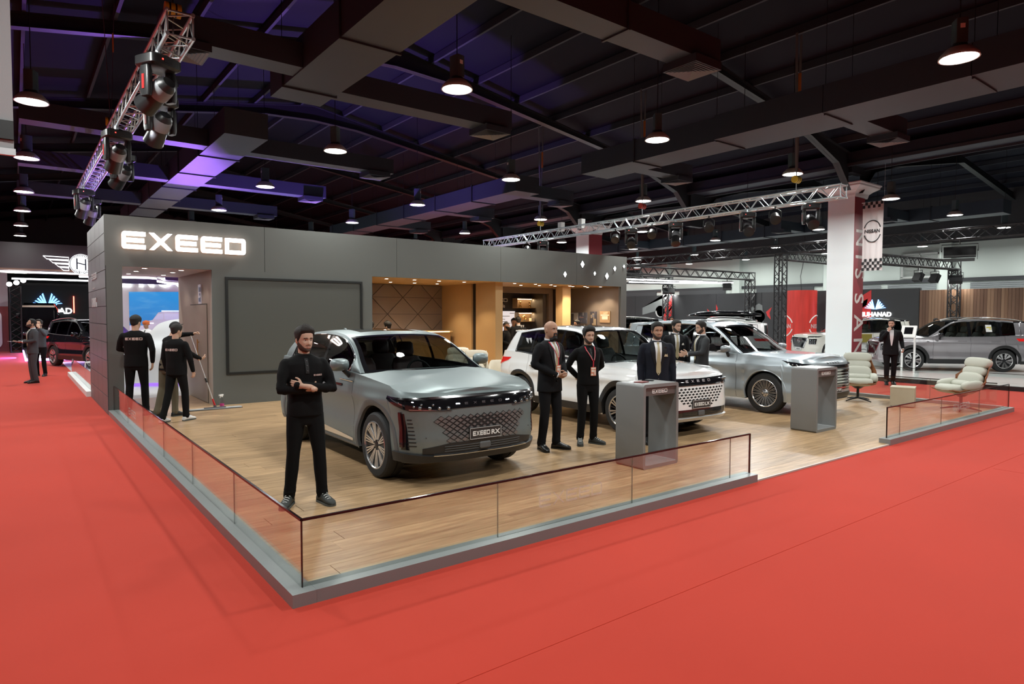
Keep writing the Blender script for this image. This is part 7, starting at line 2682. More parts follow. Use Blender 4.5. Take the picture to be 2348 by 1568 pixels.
def capital(cx, cy, hw, z, parent):
 prof = [(hw + .0, 0), (hw + .02, .06), (hw + .03, .12), (hw + .05, .16), (hw + .14, .24), (hw + .24, .30), (hw + .30, .34), (hw + .30, .40), (hw + .34, .42), (hw + .34, .46)]
 rows = [[(cx + sx * r, cy + sy * r, z + dz) for sx, sy in ((-1, -1), (1, -1), (1, 1), (-1, 1))] for r, dz in prof]
 m = MB().grid(rows, True)
 m.add(rows[-1], [(0, 1, 2, 3)])
 return m.build('capital', capm, parent)
capital(0, 0, .46, 5.98, col)
col2 = thing('column', 'second white and maroon column rising far behind the café roof', 'column', (22.06, 20.0, 0))
MB().box(-.46, .46, -.46, .46, 0, 5.98).build('shaft', mat('column_white', (.80, .87, .89), .5), col2)
MB().box(-.46, .46, -.472, -.46, .1, 5.98).build('maroon_face', nt_, col2)
capital(0, 0, .46, 5.98, col2)
bn = thing('banner', 'white hanging banner with a NISSAN roundel and checkered ends', 'banner', (21.62, 5.93, 3.42))
rows = []
nw, nh = 16, 30
bw, bh = .66, 2.30
for i in range(nh + 1):
 z = bh * i / nh
 rows.append([(.02 * sin(9 * (j / nw) + 2.2 * z) * (.3 + .7 * z / bh) + .012 * sin(23 * j / nw), .36 - bw * j / nw, z) for j in range(nw + 1)])
MB().grid(rows).build('cloth', mat('banner_cloth', (.62, .58, .58), .8), bn, 80)
ck = MB()
for r in range(4):
 for c in range(8):
  if (r + c) % 2 == 0:
   y0 = .36 - bw * c / 8
   z0 = .10 * r if r < 4 else 0
   ck.add([(-.024, y0, z0 + .0), (-.024, y0 - bw / 8, z0), (-.024, y0 - bw / 8, z0 + .10), (-.024, y0, z0 + .10)], [(0, 1, 2, 3)])
   if r < 2:
    ck.add([(-.03, y0, bh - .2 + z0), (-.03, y0 - bw / 8, bh - .2 + z0), (-.03, y0 - bw / 8, bh - .1 + z0), (-.03, y0, bh - .1 + z0)], [(0, 1, 2, 3)])
tag(ck.build('checker_print', mat('banner_black', (.02, .02, .022), .8), bn), kind='stuff')
rg = MB()
for a0, a1 in ((20, 160), (200, 340)):
 pts = [(-.03, .03 - .27 * cos(radians(a0 + (a1 - a0) * i / 20)), 1.32 + .36 * sin(radians(a0 + (a1 - a0) * i / 20))) for i in range(21)]
 rg.tube(pts, .016, 6)
text(rg, 'NISSAN', (-.032, .03, 1.27), (0, -1, 0), (0, 0, 1), .16, .004, .003, 'CENTER', sx=.92)
rg.split('roundel', mat('banner_black', (.02, .02, .022), .8), bn)
MB().tube([(0, .4, bh + .0), (0, -.34, bh + .0)], .012, 6).tube([(0, -.32, bh), (0, -.32, bh + 1.6)], .006, 5).build('rail', M_ALU, bn)
wl = struct(MB().box(30.12, 30.3, -9.0, 7.62, .1, 3.02).build('wall_slats', mat('slat_gap', (.03, .018, .012), .8)))
rnd = random.Random(5)
sm = [mat('walnut_%d' % i, c, .45, noise=(3, .25, (6, 6, .3))) for i, c in enumerate([(.20, .105, .06), (.14, .07, .042), (.26, .15, .09), (.17, .09, .055)])]
y = -3.0
me_c = {}
while y < 7.58:
 wd = .118
 k = rnd.randrange(4)
 if k not in me_c:
  me_c[k] = MB().box(0, .045, .004, wd - .004, 0, 2.92).mesh('slat', sm[k])
 o = bpy.data.objects.new('slat', me_c[k])
 o.location = (30.075 - .012 * rnd.random(), y, .1)
 COL.objects.link(o)
 o.parent = wl
 y += wd
wg = struct(MB().box(30.1, 30.3, 7.64, 27.0, .1, 3.13).build('wall_graphics', mat('graphics_charcoal', (.035, .037, .040), .5, noise=(.25, .35))))
for a, b in ((7.64, 10.0), (10.0, 12.4), (12.4, 15.2), (15.2, 18.0), (18.0, 21.0), (21.0, 24.0), (24.0, 27.0)):
 MB().box(30.085, 30.1, a + .01, b - .01, .1, 3.13).build('wall_panel', mat('graphics_charcoal', (.035, .037, .040), .5, noise=(.25, .35)), wg)
def blades(O, X, Y, s, m, parent=None):
 """fan of slanted bars making the two-winged emblem"""
 N = Vector(X).cross(Vector(Y))
 for q in (-1, 1):
  for i in range(5):
   a = .10 + i * .12
   mb = MB()
   x0, x1 = q * (.02 + .0 * i), q * (.24 + .14 * i)
   top = .95 - .19 * i
   mb.prism([(q * (.02 + .06 * i), .02 + .015 * i), (q * (.10 + .085 * i), .0 + .015 * i), (q * (.36 + .155 * i), top * .93 - .04), (q * (.27 + .155 * i), top)] if q > 0 else [(q * (.27 + .155 * i), top), (q * (.36 + .155 * i), top * .93 - .04), (q * (.10 + .085 * i), .0 + .015 * i), (q * (.02 + .06 * i), .02 + .015 * i)], 0, .03 / s * s, O, Vector(X) * s, Vector(Y) * s, N)
   mb.build('emblem_bar', m, parent)
sg = thing('wall_sign', 'white MUHANAD GROUP sign with a blue fan emblem on the dark wall', 'sign', (30.06, 9.46, 1.74))
blades((0, 0, .46), (0, -1, 0), (0, 0, 1), .48, emit('emblem_blue', (.16, .42, 1.0), 2.2), sg)
t1 = MB()
text(t1, 'MUHANAD', (0, 0, .14), (0, -1, 0), (0, 0, 1), .28, .03, .010, 'CENTER', sx=1.0)
t1.split('letter', emit('sign_letter_white', (1, 1, 1), 1.6), sg)
t1 = MB()
text(t1, 'GROUP', (0, 0, -.06), (0, -1, 0), (0, 0, 1), .17, .03, .005, 'CENTER', space=1.25)
t1.split('letter', emit('sign_letter_white', (1, 1, 1), 1.6), sg)
def flat_art(label, name, shapes, y, z):
 t = thing(name, label, 'graphic', (30.08, y, z))
 for nm, poly, m in shapes:
  MB().prism(poly, 0, .004, (0, 0, 0), (0, -1, 0), (0, 0, 1)).build(nm, m, t)
 return t
mred = mat('graphic_red', (.62, .035, .035), .45)
mgrey = mat('graphic_grey', (.20, .22, .22), .5)
mdk = mat('graphic_dark', (.03, .032, .035), .5)
mlt = mat('graphic_pale', (.55, .55, .55), .5)
circ = lambda r, n=28, cx=0, cy=0: [(cx + r * cos(2 * pi * i / n), cy + r * sin(2 * pi * i / n)) for i in range(n)]
flat_art('wall graphic of a dark disc, pale crescent and red lamp shape, at the café end', 'wall_graphic', [
 ('beam', [(-1.4, -.2), (.0, .1), (.9, 1.35), (.75, 1.0), (-1.4, .25)], mgrey), ('crescent', circ(.36), mlt), ('disc', circ(.31, 28, .05, 0), mdk),
 ('red_shape', [(.28, -1.3), (.28, -.35), (.44, .25), (.95, 1.05), (.95, -1.3)], mred), ('shade', [(.52, -.1), (.93, .42), (.93, .27), (.52, -.3)], mdk), ('shade', [(.40, -.95), (.52, -.55), (.93, -.2), (.93, -.34), (.55, -.85)], mdk)], 22.0, 2.15)
flat_art('two red slanted shapes on the charcoal wall behind the suited men', 'wall_graphic', [
 ('red_shape', [(-.4, .35), (.3, -.25), (.35, -.75), (-.2, -.2)], mred), ('red_shape', [(-.5, -.3), (.1, -.75), (.15, -.95), (-.5, -.6)], mred), ('red_tip', [(.2, .6), (.32, .35), (.22, .1)], mred)], 18.2, 1.95)
flat_art('wall graphic of a dark disc with a grey beam, behind the black roof box', 'wall_graphic', [
 ('beam', [(-2.6, -.7), (.0, .55), (.2, .45), (.3, -.7)], mgrey), ('crescent', circ(.36, 28, 0, -.15), mlt), ('disc', circ(.31, 28, .06, -.15), mdk), ('red_tip', [(.42, .1), (.75, .35), (.62, .05), (.7, -.3), (.5, -.1)], mred)], 15.35, 2.0)
flat_art('small orange lamp graphic on the charcoal wall beside the truss tower', 'wall_graphic', [
 ('lamp_glow', [(-.38, 0), (-.42, .85), (-.1, .38), (.15, .38), (.42, .8), (.4, 0)], mat('graphic_smoke', (.12, .10, .095), .5)), ('orange_bar', [(-.38, 0), (.4, 0), (.38, .28), (-.36, .28)], mat('graphic_orange', (.55, .17, .06), .5))], 13.2, 1.95)
flat_art('large red car-lamp graphic between the red cylinder and white column', 'wall_graphic', [
 ('red_shape', [(-.5, -1.6), (-.5, -.2), (-.15, .6), (.9, 1.25), (.9, -1.6)], mred), ('shade', [(-.35, -.15), (.0, .45), (.75, .85), (.7, .55), (.1, .15)], mdk), ('shade', [(-.4, -1.1), (-.2, -.5), (.35, -.25), (.2, -.55), (-.2, -1.2)], mdk)], 10.55, 1.85)
tw = MB()
for s_, y_, z_, sz in (('NISSAN', 24.95, 1.35, .42), ('TWIN', 12.75, 1.82, .17), ('S', 12.72, 1.42, .38), ('RL', 12.7, 1.2, .22), ('NCE', 12.95, .78, .24)):
 text(tw, s_, (30.08, y_, z_), (0, -1, 0), (0, 0, 1), sz, .004, .012)
tag(tw.build('wall_lettering', M_WHITE), 'broken rows of white lettering on the charcoal graphics wall', 'lettering')
rc = thing('red_cylinder', 'tall red printed cylinder with white roundels hanging behind the silver SUV', 'display', (28.5, 12.15, .1))
mr_ = mat('cylinder_red', (.62, .045, .035), .38, noise=(2.2, .45, (3, 3, .28)))
MB().lathe([(.69, .0), (.69, 3.0)], 48).build('drum', mr_, rc, 60)
MB().lathe([(.69, 2.99), (.66, 3.0), (0, 3.0)], 48).build('drum_top', mat('drum_top_red', (.4, .03, .03), .5), rc)
for side, txt in ((1, 'NISSAN'), (-1, 'NISSAN')):
 me_t = text_mesh('NISSAN', .27, .002, .008, 'CENTER')
 base = atan2(CAMP.y - 12.15, CAMP.x - 28.5) - side * radians(76)
 m = MB()
 m.add([Vector((.694 * cos(base + v.co.x / .69), .694 * sin(base + v.co.x / .69), 1.22 + v.co.y)) for v in me_t.vertices], [tuple(p.vertices) for p in me_t.polygons])
 for a0, a1 in ((18, 162), (198, 342)):
  for rr in (1,):
   pts = []
   for i in range(17):
    a = radians(a0 + (a1 - a0) * i / 16)
    th = base + .55 * cos(a) / .69
    pts.append((.695 * cos(th), .695 * sin(th), 1.32 + .50 * sin(a)))
   m.tube(pts, .028, 5)
 m.split('roundel', M_WHITE, rc)
cb = MB().tube([(28.5, 12.15, 3.1), (28.48, 12.2, 3.8), (28.55, 12.1, 4.5), (28.7, 12.15, 5.4), (28.72, 12.15, 8.0)], .014, 6)
tag(cb.build('hanging_cable', M_TRIM), 'twisted black cable running up from the red cylinder', 'cable')
car_xt('suv_car', 'warm silver SUV with black mirrors and a price sticker in its rear window', (22.58, 5.36, .1), radians(133.5), M_PAINT_XT, M_GLOSSBLACK)
car_xt('suv_car', 'ivory SUV with black roof behind the man at the end of the carpet', (24.9, 9.35, .1), radians(150), M_PEARL, M_GLOSSBLACK, detail=False)
car_xt('suv_car', 'white SUV seen through the windows of the blue-silver SUV', (18.2, 11.9, .0), radians(133), M_PAINT_WHITE, None, M_SEATGREY, detail=False, dark=True)
car_xt('suv_car', 'white off-road SUV with a black roof, parked far behind the silver SUV', (22.4, 14.9, .1), radians(133), M_PAINT_WHITE, M_GLOSSBLACK, M_SEATGREY, detail=False, dark=True)
car_xt('suv_car', 'black SUV parked farthest away near the café end of the graphics wall', (21.5, 19.6, .1), radians(140), M_PAINT_BLACK, None, M_SEATGREY, detail=False, dark=True)
rb = thing('roof_box', 'long black roof box on the white off-road SUV', 'roof box', (24.0, 13.3, 1.86), radians(133))
rows = []
for px, hw, h in ((-1.55, .30, .06), (-1.5, .42, .14), (-.8, .52, .24), (.4, .52, .26), (1.1, .46, .20), (1.5, .34, .10), (1.6, .22, .04)):
 rows.append([(px, hw * pw(cos(2 * pi * i / 20), .5), h / 2 + h / 2 * pw(sin(2 * pi * i / 20), .6)) for i in range(20)])
bm_ = MB().grid(rows, True)
bm_.add(rows[0], [tuple(range(20))])
bm_.add(rows[-1], [tuple(range(20))[::-1]])
bm_.build('shell', M_GLOSSBLACK, rb, 60, fix=True)
for x in (-.8, .7):
 MB().box(x - .03, x + .03, -.6, .6, -.05, .0).build('cross_bar', M_TRIM, rb)
kk = thing('info_kiosk', 'slim white tablet kiosk on two posts beside the man on the carpet', 'kiosk', (21.05, 4.55, .1), radians(185))
MB().box(-.03, .03, -.20, -.15, 0, 1.15).box(-.03, .03, .15, .20, 0, 1.15).split('post', M_WHITE, kk)
Mk = Matrix.Translation((0, 0, 1.28)) @ Matrix.Rotation(radians(-28), 4, 'Y')
MB().box(-.03, .03, -.21, .21, -.18, .22, Mk).build('housing', M_WHITE, kk)
MB().box(.031, .034, -.12, .12, -.08, .16, Mk).build('tablet', M_GLOSSBLACK, kk)
cn = thing('white_counter', 'white reception counter with a roundel mark beside the column', 'counter', (23.55, 7.05, 0.1), radians(205))
MB().box(-.3, .3, -.75, .75, 0, .78).build('front', M_WHITE, cn)
MB().box(-.34, .34, -.8, .8, .78, .83).build('top', mat('counter_top', (.42, .38, .34), .5), cn)
rn = MB()
for a0, a1 in ((20, 160), (200, 340)):
 rn.tube([(.302, .15 * cos(radians(a0 + (a1 - a0) * i / 12)), .45 + .13 * sin(radians(a0 + (a1 - a0) * i / 12))) for i in range(13)], .008, 5)
text(rn, 'NISSAN', (.302, 0, .43), (0, 1, 0), (0, 0, 1), .07, .004, .001, 'CENTER')
rn.split('roundel', M_TRIM, cn)
gx = thing('gift_box', 'olive gold box standing on the white counter', 'box', (23.35, 6.95, .931), radians(230))
MB().box(-.13, .13, -.24, .24, 0, .26).build('box_body', mat('gold_olive', (.30, .24, .05), .45), gx)
MB().box(-.135, .135, -.245, .245, .26, .30).build('box_lid', mat('gold_olive2', (.36, .28, .06), .45), gx)
sp = thing('striped_pillar', 'low black and grey striped post at the right end of the show floor', 'post', (19.75, 1.02, .1))
for i in range(7):
 MB().rbox(-.17, .17, -.17, .17, .19 * i, .19 * (i + 1) - .004, .03, 2).build('band', mat('post_grey', (.22, .21, .21), .5) if i % 2 else M_TRIM, sp)
# ---------------------------------------------------------------- stand behind the building and the far left hall
struct(MB().box(0.1, 14.0, 12.42, 27.0, 0.0, .019).build('floor_4', mat('white_vinyl', (.66, .66, .66), .3)))
wb = thing('glass_barrier', 'glass barrier on a white kerb beyond the tiled side of the stand', 'barrier', (.02, 16.9, 0))
MB().box(-.11, .09, -3.3, 3.2, 0, .12).build('kerb', M_WHITE, wb)
for i in range(4):
 MB().box(-.006, .006, -3.3 + i * 1.62, -1.69 + i * 1.62, .12, .55).build('glass_pane', M_GLASS, wb)
whc = thing('white_chair', 'white plastic chair behind the white kerb', 'chair', (.55, 19.0, .02), 2.4)
MB().add(*bev_box(.22, .22, .42, .46, .08)).build('seat', M_WHITE, whc, 50)
rows = [[(-.21 - .05 * z, -.22 + .44 * j / 8, .45 + z * .42) for j in range(9)] for z in (0, .3, .6, .9, 1)]
MB().grid(rows).build('backrest', M_WHITE, whc, 60)
for x in (-.18, .18):
 for y_ in (-.18, .18):
  MB().cyl((x, y_, .43), (x * 1.15, y_ * 1.15, 0), .016, n=8).build('leg', M_WHITE, whc)
def draped(label, loc, face, L, W, H, m, hood=.62, name='covered_car'):
 """a car under a cloth: stretched over bonnet and cabin, loose folds at the hem"""
 t = thing(name, label, 'covered car', loc, radians(face))
 tab = [(-.5, .05), (-.485, .45), (-.44, .80), (-.38, .96), (-.1, 1.0), (.06, .97), (.14, .88), (.24, hood + .04), (.40, hood - .02), (.47, hood - .12), (.495, .3), (.5, .05)]
 wt = [(-.5, .80), (-.42, .97), (0, 1.0), (.35, .98), (.46, .88), (.5, .76)]
 rows = []
 nu, nv = 60, 50
 for i in range(nu + 1):
  u = -.5 + i / nu
  h, w_ = interp(tab, u) * H, interp(wt, u) * W / 2
  row = []
  for j in range(nv + 1):
   a = pi * j / nv
   y_ = w_ * pw(cos(a), .42)
   z = h * pw(sin(a), .36)
   low = max(0, 1 - z / (.55 * H))
   y_ += (.018 * sin(u * 70 + 2 * sin(u * 23)) * low + .05 * low) * (1 if cos(a) > 0 else -1)
   row.append((u * L, y_, max(.04 + .03 * sin(u * 31), z)))
  rows.append(row)
 MB().grid(rows).build('cloth', m, t, 80)
 fold = MB()
 rnd_ = random.Random(4)
 for i in range(9):
  u = rnd_.uniform(-.4, .4)
  h, w_ = interp(tab, u) * H, interp(wt, u) * W / 2
  for q in (-1, 1):
   pts = [(u * L + .05 * k, q * (w_ * (1.0 + .01 * k) + .035), h * (.72 - .16 * k)) for k in range(5)]
   fold.tube(pts, [.006, .016, .02, .022, .01], 6)
 fold.split('fold', m, t, 80)
 return t
draped('car hidden under a white cloth, seen through the passage', (2.75, 17.0, .02), -118, 4.7, 1.95, 1.74, mat('white_cloth', (.74, .75, .75), .85))
draped('tall vehicle hidden under a violet cloth, behind the white-covered car', (4.9, 21.6, .02), -150, 4.6, 2.0, 2.12, mat('violet_cloth', (.018, .014, .05), .85), .7)
draped('car hidden under a dark blue cloth in the far left stand', (3.4, 36.6, .15), 200, 5.2, 2.0, 1.95, mat('navy_cloth', (.012, .012, .030), .8))
car_xt('suv_car', 'black SUV with a bright grille bar on the violet-lit stage', (.85, 29.5, .15), radians(216), M_PAINT_BLACK, None, M_SEATGREY, detail=False, dark=True)
car_xt('suv_car', 'dark SUV partly hidden behind the crewman in the passage', (1.5, 22.6, .02), radians(-70), M_PAINT_BLACK, None, M_SEATGREY, detail=False, dark=True)
bs = thing('bus', 'black coach front standing before the far dark wall', 'bus', (-.12, 40.6, .15), radians(-95))
MB().add(*bev_box(2.6, .78, .25, 2.35, .25)).build('body', M_PAINT_BLACK, bs, 40)
MB().box(2.58, 2.63, -.68, .68, 1.05, 2.1).build('windscreen', M_GLOSSBLACK, bs)
MB().box(2.58, 2.64, -.72, .72, 2.12, 2.22).build('brow', M_CREAM, bs)
for q in (-1, 1):
 MB().sphere((2.6, q * .55, .75), (.05, .16, .11), 12, 8).build('headlamp', M_HEADLAMP, bs, 60)
 MB().sphere((2.75, q * .86, 1.7), (.06, .09, .16), 10, 8).build('mirror', M_GLOSSBLACK, bs, 60)
 for x in (1.6, -1.6):
  MB().lathe([(.2, -.12), (.45, -.12), (.47, -.08), (.47, .08), (.45, .12), (.2, .12)], 24, Matrix.Translation((x, q * .66, .47)) @ Matrix.Rotation(pi / 2, 4, 'X')).build('wheel', M_TIRE, bs, 40)
stg = struct(MB().box(-1.0, 9.0, 28.0, 43.4, 0, .15).build('floor_5', mat('stage_grey', (.12, .11, .13), .4)))
M_VIOLET = emit('violet_led', (.62, .30, 1.0), 9)
le = thing('light_strip', 'violet light strip along the edge of the far left stage', 'lamp', (-1.02, 27.98, .04))
MB().box(0, 3.0, -.03, 0, 0, .10).build('front_strip', M_VIOLET, le)
MB().box(-.03, 0, 0, 8, 0, .10).build('side_strip', M_VIOLET, le)
light('violet_wash', 'AREA', (-1.4, 31.5, .5), 520, (.60, .2, 1.0), .6, (-4.5, 31.5, 0.0), size_y=7)
for chh, x, z, h in (('L', -.95, .15, .62), ('C', -.50, .15, .62), ('1', -.14, .15, .80)):
 q = MB()
 text(q, chh, (x, 28.3, z), (1, 0, 0), (0, 0, 1), h * 1.3, .12, .02)
 o = q.build('standing_letter', emit('letter_glow', (1, .95, 1), 4))
 tag(o, 'glowing white standing character %s at the edge of the violet stage' % chh, 'letter')
wk = struct(MB().box(-1.6, 14, 43.5, 43.8, 0, 3.75).build('wall_feature', mat('feature_dark', (.018, .022, .026), .5)))
MB().box(-1.6, 14, 43.45, 43.5, 3.6, 3.75).build('top_trim', M_TRIM, wk)
se = thing('wall_sign', 'blue fan emblem with white lettering on the far dark wall', 'sign', (.25, 43.42, 1.9))
blades((0, 0, .55), (1, 0, 0), (0, 0, 1), .75, emit('emblem_blue', (.16, .42, 1.0), 2.2), se)
q = MB()
text(q, 'MUHANAD', (0, 0, .05), (1, 0, 0), (0, 0, 1), .48, .03, .014, 'CENTER')
q.split('letter', emit('sign_letter_white', (1, 1, 1), 1.6), se)
rl = thing('neon_line', 'upright red neon line on the far dark wall', 'lamp', (1.55, 43.4, 2.0))
MB().cyl((0, 0, 0), (0, 0, 1.0), .03, n=8).build('tube', emit('neon_red', (1, .08, .05), 8), rl)
MB().box(-.02, .02, .02, .06, .05, .95).build('holder', M_TRIM, rl)
fa = thing('canopy', 'dark stand canopy with white light lines at the end of the red aisle', 'canopy', (3.0, 32.0, 3.3))
MB().box(-6.5, 9, -.2, .1, .62, 1.75).build('fascia', mat('fascia_dark', (.035, .02, .028), .4), fa)
MB().box(-6.5, 9, -.2, 3.0, .55, .62).build('soffit', mat('soffit_brown', (.16, .085, .06), .5), fa)
for (xa, xb, yy, zz) in ((-6.5, 8.0, -.24, .42), (-4.4, 8.0, 1.6, .20)):
 MB().box(xa, xb, yy, yy + .06, zz, zz + .075).build('light_line', emit('line_white', (.92, .95, 1), 3), fa)
we = thing('winged_emblem', 'round white H emblem with wings, lit on the dark canopy', 'sign', (1.15, 31.72, 4.2))
mwh = emit('emblem_white', (.95, .98, 1), 1.0)
MB().cyl((0, 0, 0), (0, -.05, 0), .46, n=40).build('disc', mwh, we)
q = MB()
q.tube([(.43 * cos(2 * pi * i / 40), -.055, .43 * sin(2 * pi * i / 40)) for i in range(40)], .012, 5, True)
q.build('rim', mat('emblem_navy', (.01, .015, .04), .5), we)
q = MB()
q.box(-.19, -.14, -.065, -.05, -.24, .26).box(.14, .19, -.065, -.05, -.28, .24)
q.add([(-.17, -.06, .03), (.17, -.06, -.05), (.17, -.06, -.0), (-.17, -.06, .08)], [(0, 1, 2, 3)])
q.build('letter_h', mat('emblem_navy', (.01, .015, .04), .5), we)
q = MB()
for i in range(9):
 for base in (50, 230):
  a = radians(base + 10 * i)
  q.box(-.01, .01, -.06, -.05, .34, .41, Matrix.Rotation(a - pi / 2, 4, 'Y') if False else Matrix.Rotation(-(a - pi / 2), 4, 'Y'))
tag(q.build('ring_marks', mat('emblem_navy', (.01, .015, .04), .5), we), kind='stuff')
for sgn in (-1, 1):
 for i, (x1, z0) in enumerate(((1.42, .28), (1.20, .12), (1.0, -.04), (.82, -.20))):
  q = MB()
  pts = [(sgn * .47, -.03, z0), (sgn * x1, -.03, z0 + .02), (sgn * (x1 - .14), -.03, z0 - .11), (sgn * .47, -.03, z0 - .11)]
  q.tube(pts, .022, 6, True)
  q.build('wing_feather', mwh, we)
tt = truss('truss_tower', 'black truss tower with bright lamps on top at the far left', (-1.28, 36.5, 0.0), (-1.28, 36.5, 3.3), .45, M_DARKSTEEL, rc=.035, rb=.018, bay=.6)
for i, (x, z) in enumerate(((-1.5, 3.42), (-1.22, 3.5), (-.95, 3.62))):
 f = thing('flood_light', 'bright lamp clamped on the far left truss tower, %s of three' % ['lowest', 'middle', 'highest'][i], 'stage light', (x, 36.2, z))
 MB().cyl((0, .12, 0), (0, -.1, -.05), .11, .13, 12).build('lamp_can', M_FIX, f, 40)
 MB().cyl((0, -.11, -.052), (0, -.115, -.053), .11, n=12).build('lens', emit('flood_white', (1.0, .98, .94), 45), f)
pt = struct(MB().box(-6.5, -1.58, 38, 38.3, 0, 4.0).build('wall_partition', mat('partition_grey', (.32, .30, .33), .6)))
MB().box(-6.5, -1.58, 37.95, 38, 0, 2.3).build('maroon_band', mat('partition_maroon', (.16, .03, .03), .6), pt)
MB().prism(rrect(-1.6, 1.45, -1.2, .75, .3, 5), 0, .05, (-3.3, 37.94, 1.35), (1, 0, 0), (0, 0, 1), (0, -1, 0)).build('white_panel', mat('panel_white', (.55, .55, .58), .6), pt)
sc_ = thing('led_screen', 'large screen showing a dark off-road car under a blue sky, beyond the passage', 'screen', (3.7, 27.6, 1.0), radians(-37))
def sky_screen():
 m = bpy.data.materials.new('screen_sky')
 m.use_nodes = True
 nt = m.node_tree
 b = nt.nodes['Principled BSDF']
 tc = nt.nodes.new('ShaderNodeTexCoord')
 sx_ = nt.nodes.new('ShaderNodeSeparateXYZ')
 nt.links.new(tc.outputs['Object'], sx_.inputs[0])
 mr = nt.nodes.new('ShaderNodeMapRange')
 mr.inputs[1].default_value = .2
 mr.inputs[2].default_value = 2.0
 nt.links.new(sx_.outputs['Z'], mr.inputs[0])
 cr = nt.nodes.new('ShaderNodeValToRGB')
 cr.color_ramp.elements[0].color = (.03, .22, .62, 1)
 cr.color_ramp.elements[1].color = (.02, .34, .85, 1)
 nt.links.new(mr.outputs[0], cr.inputs[0])
 n = nt.nodes.new('ShaderNodeTexNoise')
 n.inputs['Scale'].default_value = 1.3
 n.inputs['Detail'].default_value = 5
 mp = nt.nodes.new('ShaderNodeMapping')
 mp.inputs['Scale'].default_value = (.6, 1, 3)
 nt.links.new(tc.outputs['Object'], mp.inputs[0])
 nt.links.new(mp.outputs[0], n.inputs['Vector'])
 mx = nt.nodes.new('ShaderNodeMix')
 mx.data_type = 'RGBA'
 r2 = nt.nodes.new('ShaderNodeMapRange')
 r2.inputs[1].default_value = .5
 r2.inputs[2].default_value = .8
 r2.inputs[4].default_value = .5
 nt.links.new(n.outputs['Fac'], r2.inputs[0])
 nt.links.new(r2.outputs[0], mx.inputs[0])
 nt.links.new(cr.outputs[0], mx.inputs[6])
 mx.inputs[7].default_value = (.25, .6, .9, 1)
 nt.links.new(mx.outputs[2], b.inputs['Emission Color'])
 b.inputs['Emission Strength'].default_value = .62
 b.inputs['Base Color'].default_value = (.01, .01, .01, 1)
 return m
MB().box(-1.35, 3.0, 0, .1, .05, 1.88).build('display', sky_screen(), sc_)
MB().box(-1.75, -1.35, -.02, .12, -1.0, 2.3).box(-1.35, 3.2, -.02, .12, 1.88, 2.25).box(-1.35, 3.2, -.02, .12, -1.0, .05).build('surround', mat('surround_white', (.6, .62, .63), .5), sc_)
mdp = emit('screen_dark_blue', (.035, .03, .10), .8)
MB().prism([(-1.35, .05), (3.0, .05), (3.0, .42), (-1.35, .42)], 0, .004, (0, -.002, 0), (1, 0, 0), (0, 0, 1), (0, -1, 0)).build('screen_ground', mdp, sc_)
MB().prism([(-.75, .40), (-.70, .60), (-.35, .66), (-.10, .98), (.1, 1.03), (.95, 1.00), (1.12, .82), (1.2, .40)], 0, .004, (0, -.007, 0), (1, 0, 0), (0, 0, 1), (0, -1, 0)).build('screen_car', emit('screen_car_violet', (.03, .022, .09), .8), sc_)
for p_ in ([(-.28, .68), (-.08, .92), (.12, .95), (.12, .68)], [(.17, .68), (.17, .95), (.85, .93), (.9, .68)]):
 MB().prism(p_, 0, .003, (0, -.012, 0), (1, 0, 0), (0, 0, 1), (0, -1, 0)).build('screen_window', emit('screen_window', (.06, .08, .22), .8), sc_)
MB().box(.05, .85, -.014, -.01, 1.03, 1.07).box(-.55, -.3, -.014, -.01, .50, .54).box(.15, .9, -.014, -.01, .52, .555).split('screen_highlight', emit('screen_white', (.9, .85, 1), 1.3), sc_)
for i, chh in enumerate('ENOUMI'):
 q = MB()
 text(q, chh, (-1.65 + .78 * i, -.05, 2.10), (1, 0, 0), (0, 0, 1), .95, .1, .03, sx=.9)
 q.build('fascia_letter', emit('letter_white2', (1, 1, 1), 1.6), sc_)
MB().box(-2.0, 4, .1, .3, 2.2, 3.2).build('fascia', mat('fascia_blue', (.02, .03, .07), .4), sc_)
rb_ = thing('ribbon_light', 'curving white ribbon light on the canopy beyond the passage', 'lamp', (0, 0, 0))
for pts in ([(.6, 24.8, 3.30), (1.6, 24.2, 3.29), (2.6, 23.3, 3.26), (3.0, 22.95, 3.22), (3.05, 22.7, 3.20)], [(2.85, 22.9, 3.13), (3.2, 22.8, 3.06), (3.8, 22.5, 3.02), (5.0, 21.8, 3.0)]):
 MB().tube(pts, .045, 8).build('tube', emit('line_white', (.92, .95, 1), 3), rb_)
 MB().tube([(p[0], p[1], p[2] + .06) for p in pts], .05, 8).build('rail', M_WHITE, rb_)
 for p in pts[::2]:
  MB().cyl((p[0], p[1], p[2] + .05), (p[0], p[1], 3.56), .008, n=5).build('hanger', M_TRIM, rb_)
cpy = struct(MB().box(2.2, 10, 20.5, 29.5, 3.55, 3.7).build('ceiling_2', mat('canopy_grey', (.20, .20, .21), .6)))
MB().prism([(0, 0), (4, -.35), (4, -.15), (0, .2)], 0, 6, (3.2, 21.2, 3.6), (1, 0, 0), (0, 0, 1), (0, 1, 0)).build('slanted_panel', mat('canopy_tan', (.38, .22, .15), .5), cpy)
MB().box(1.5, 9, 25.0, 25.2, 3.10, 3.56).build('canopy_beam', M_TRIM, cpy)
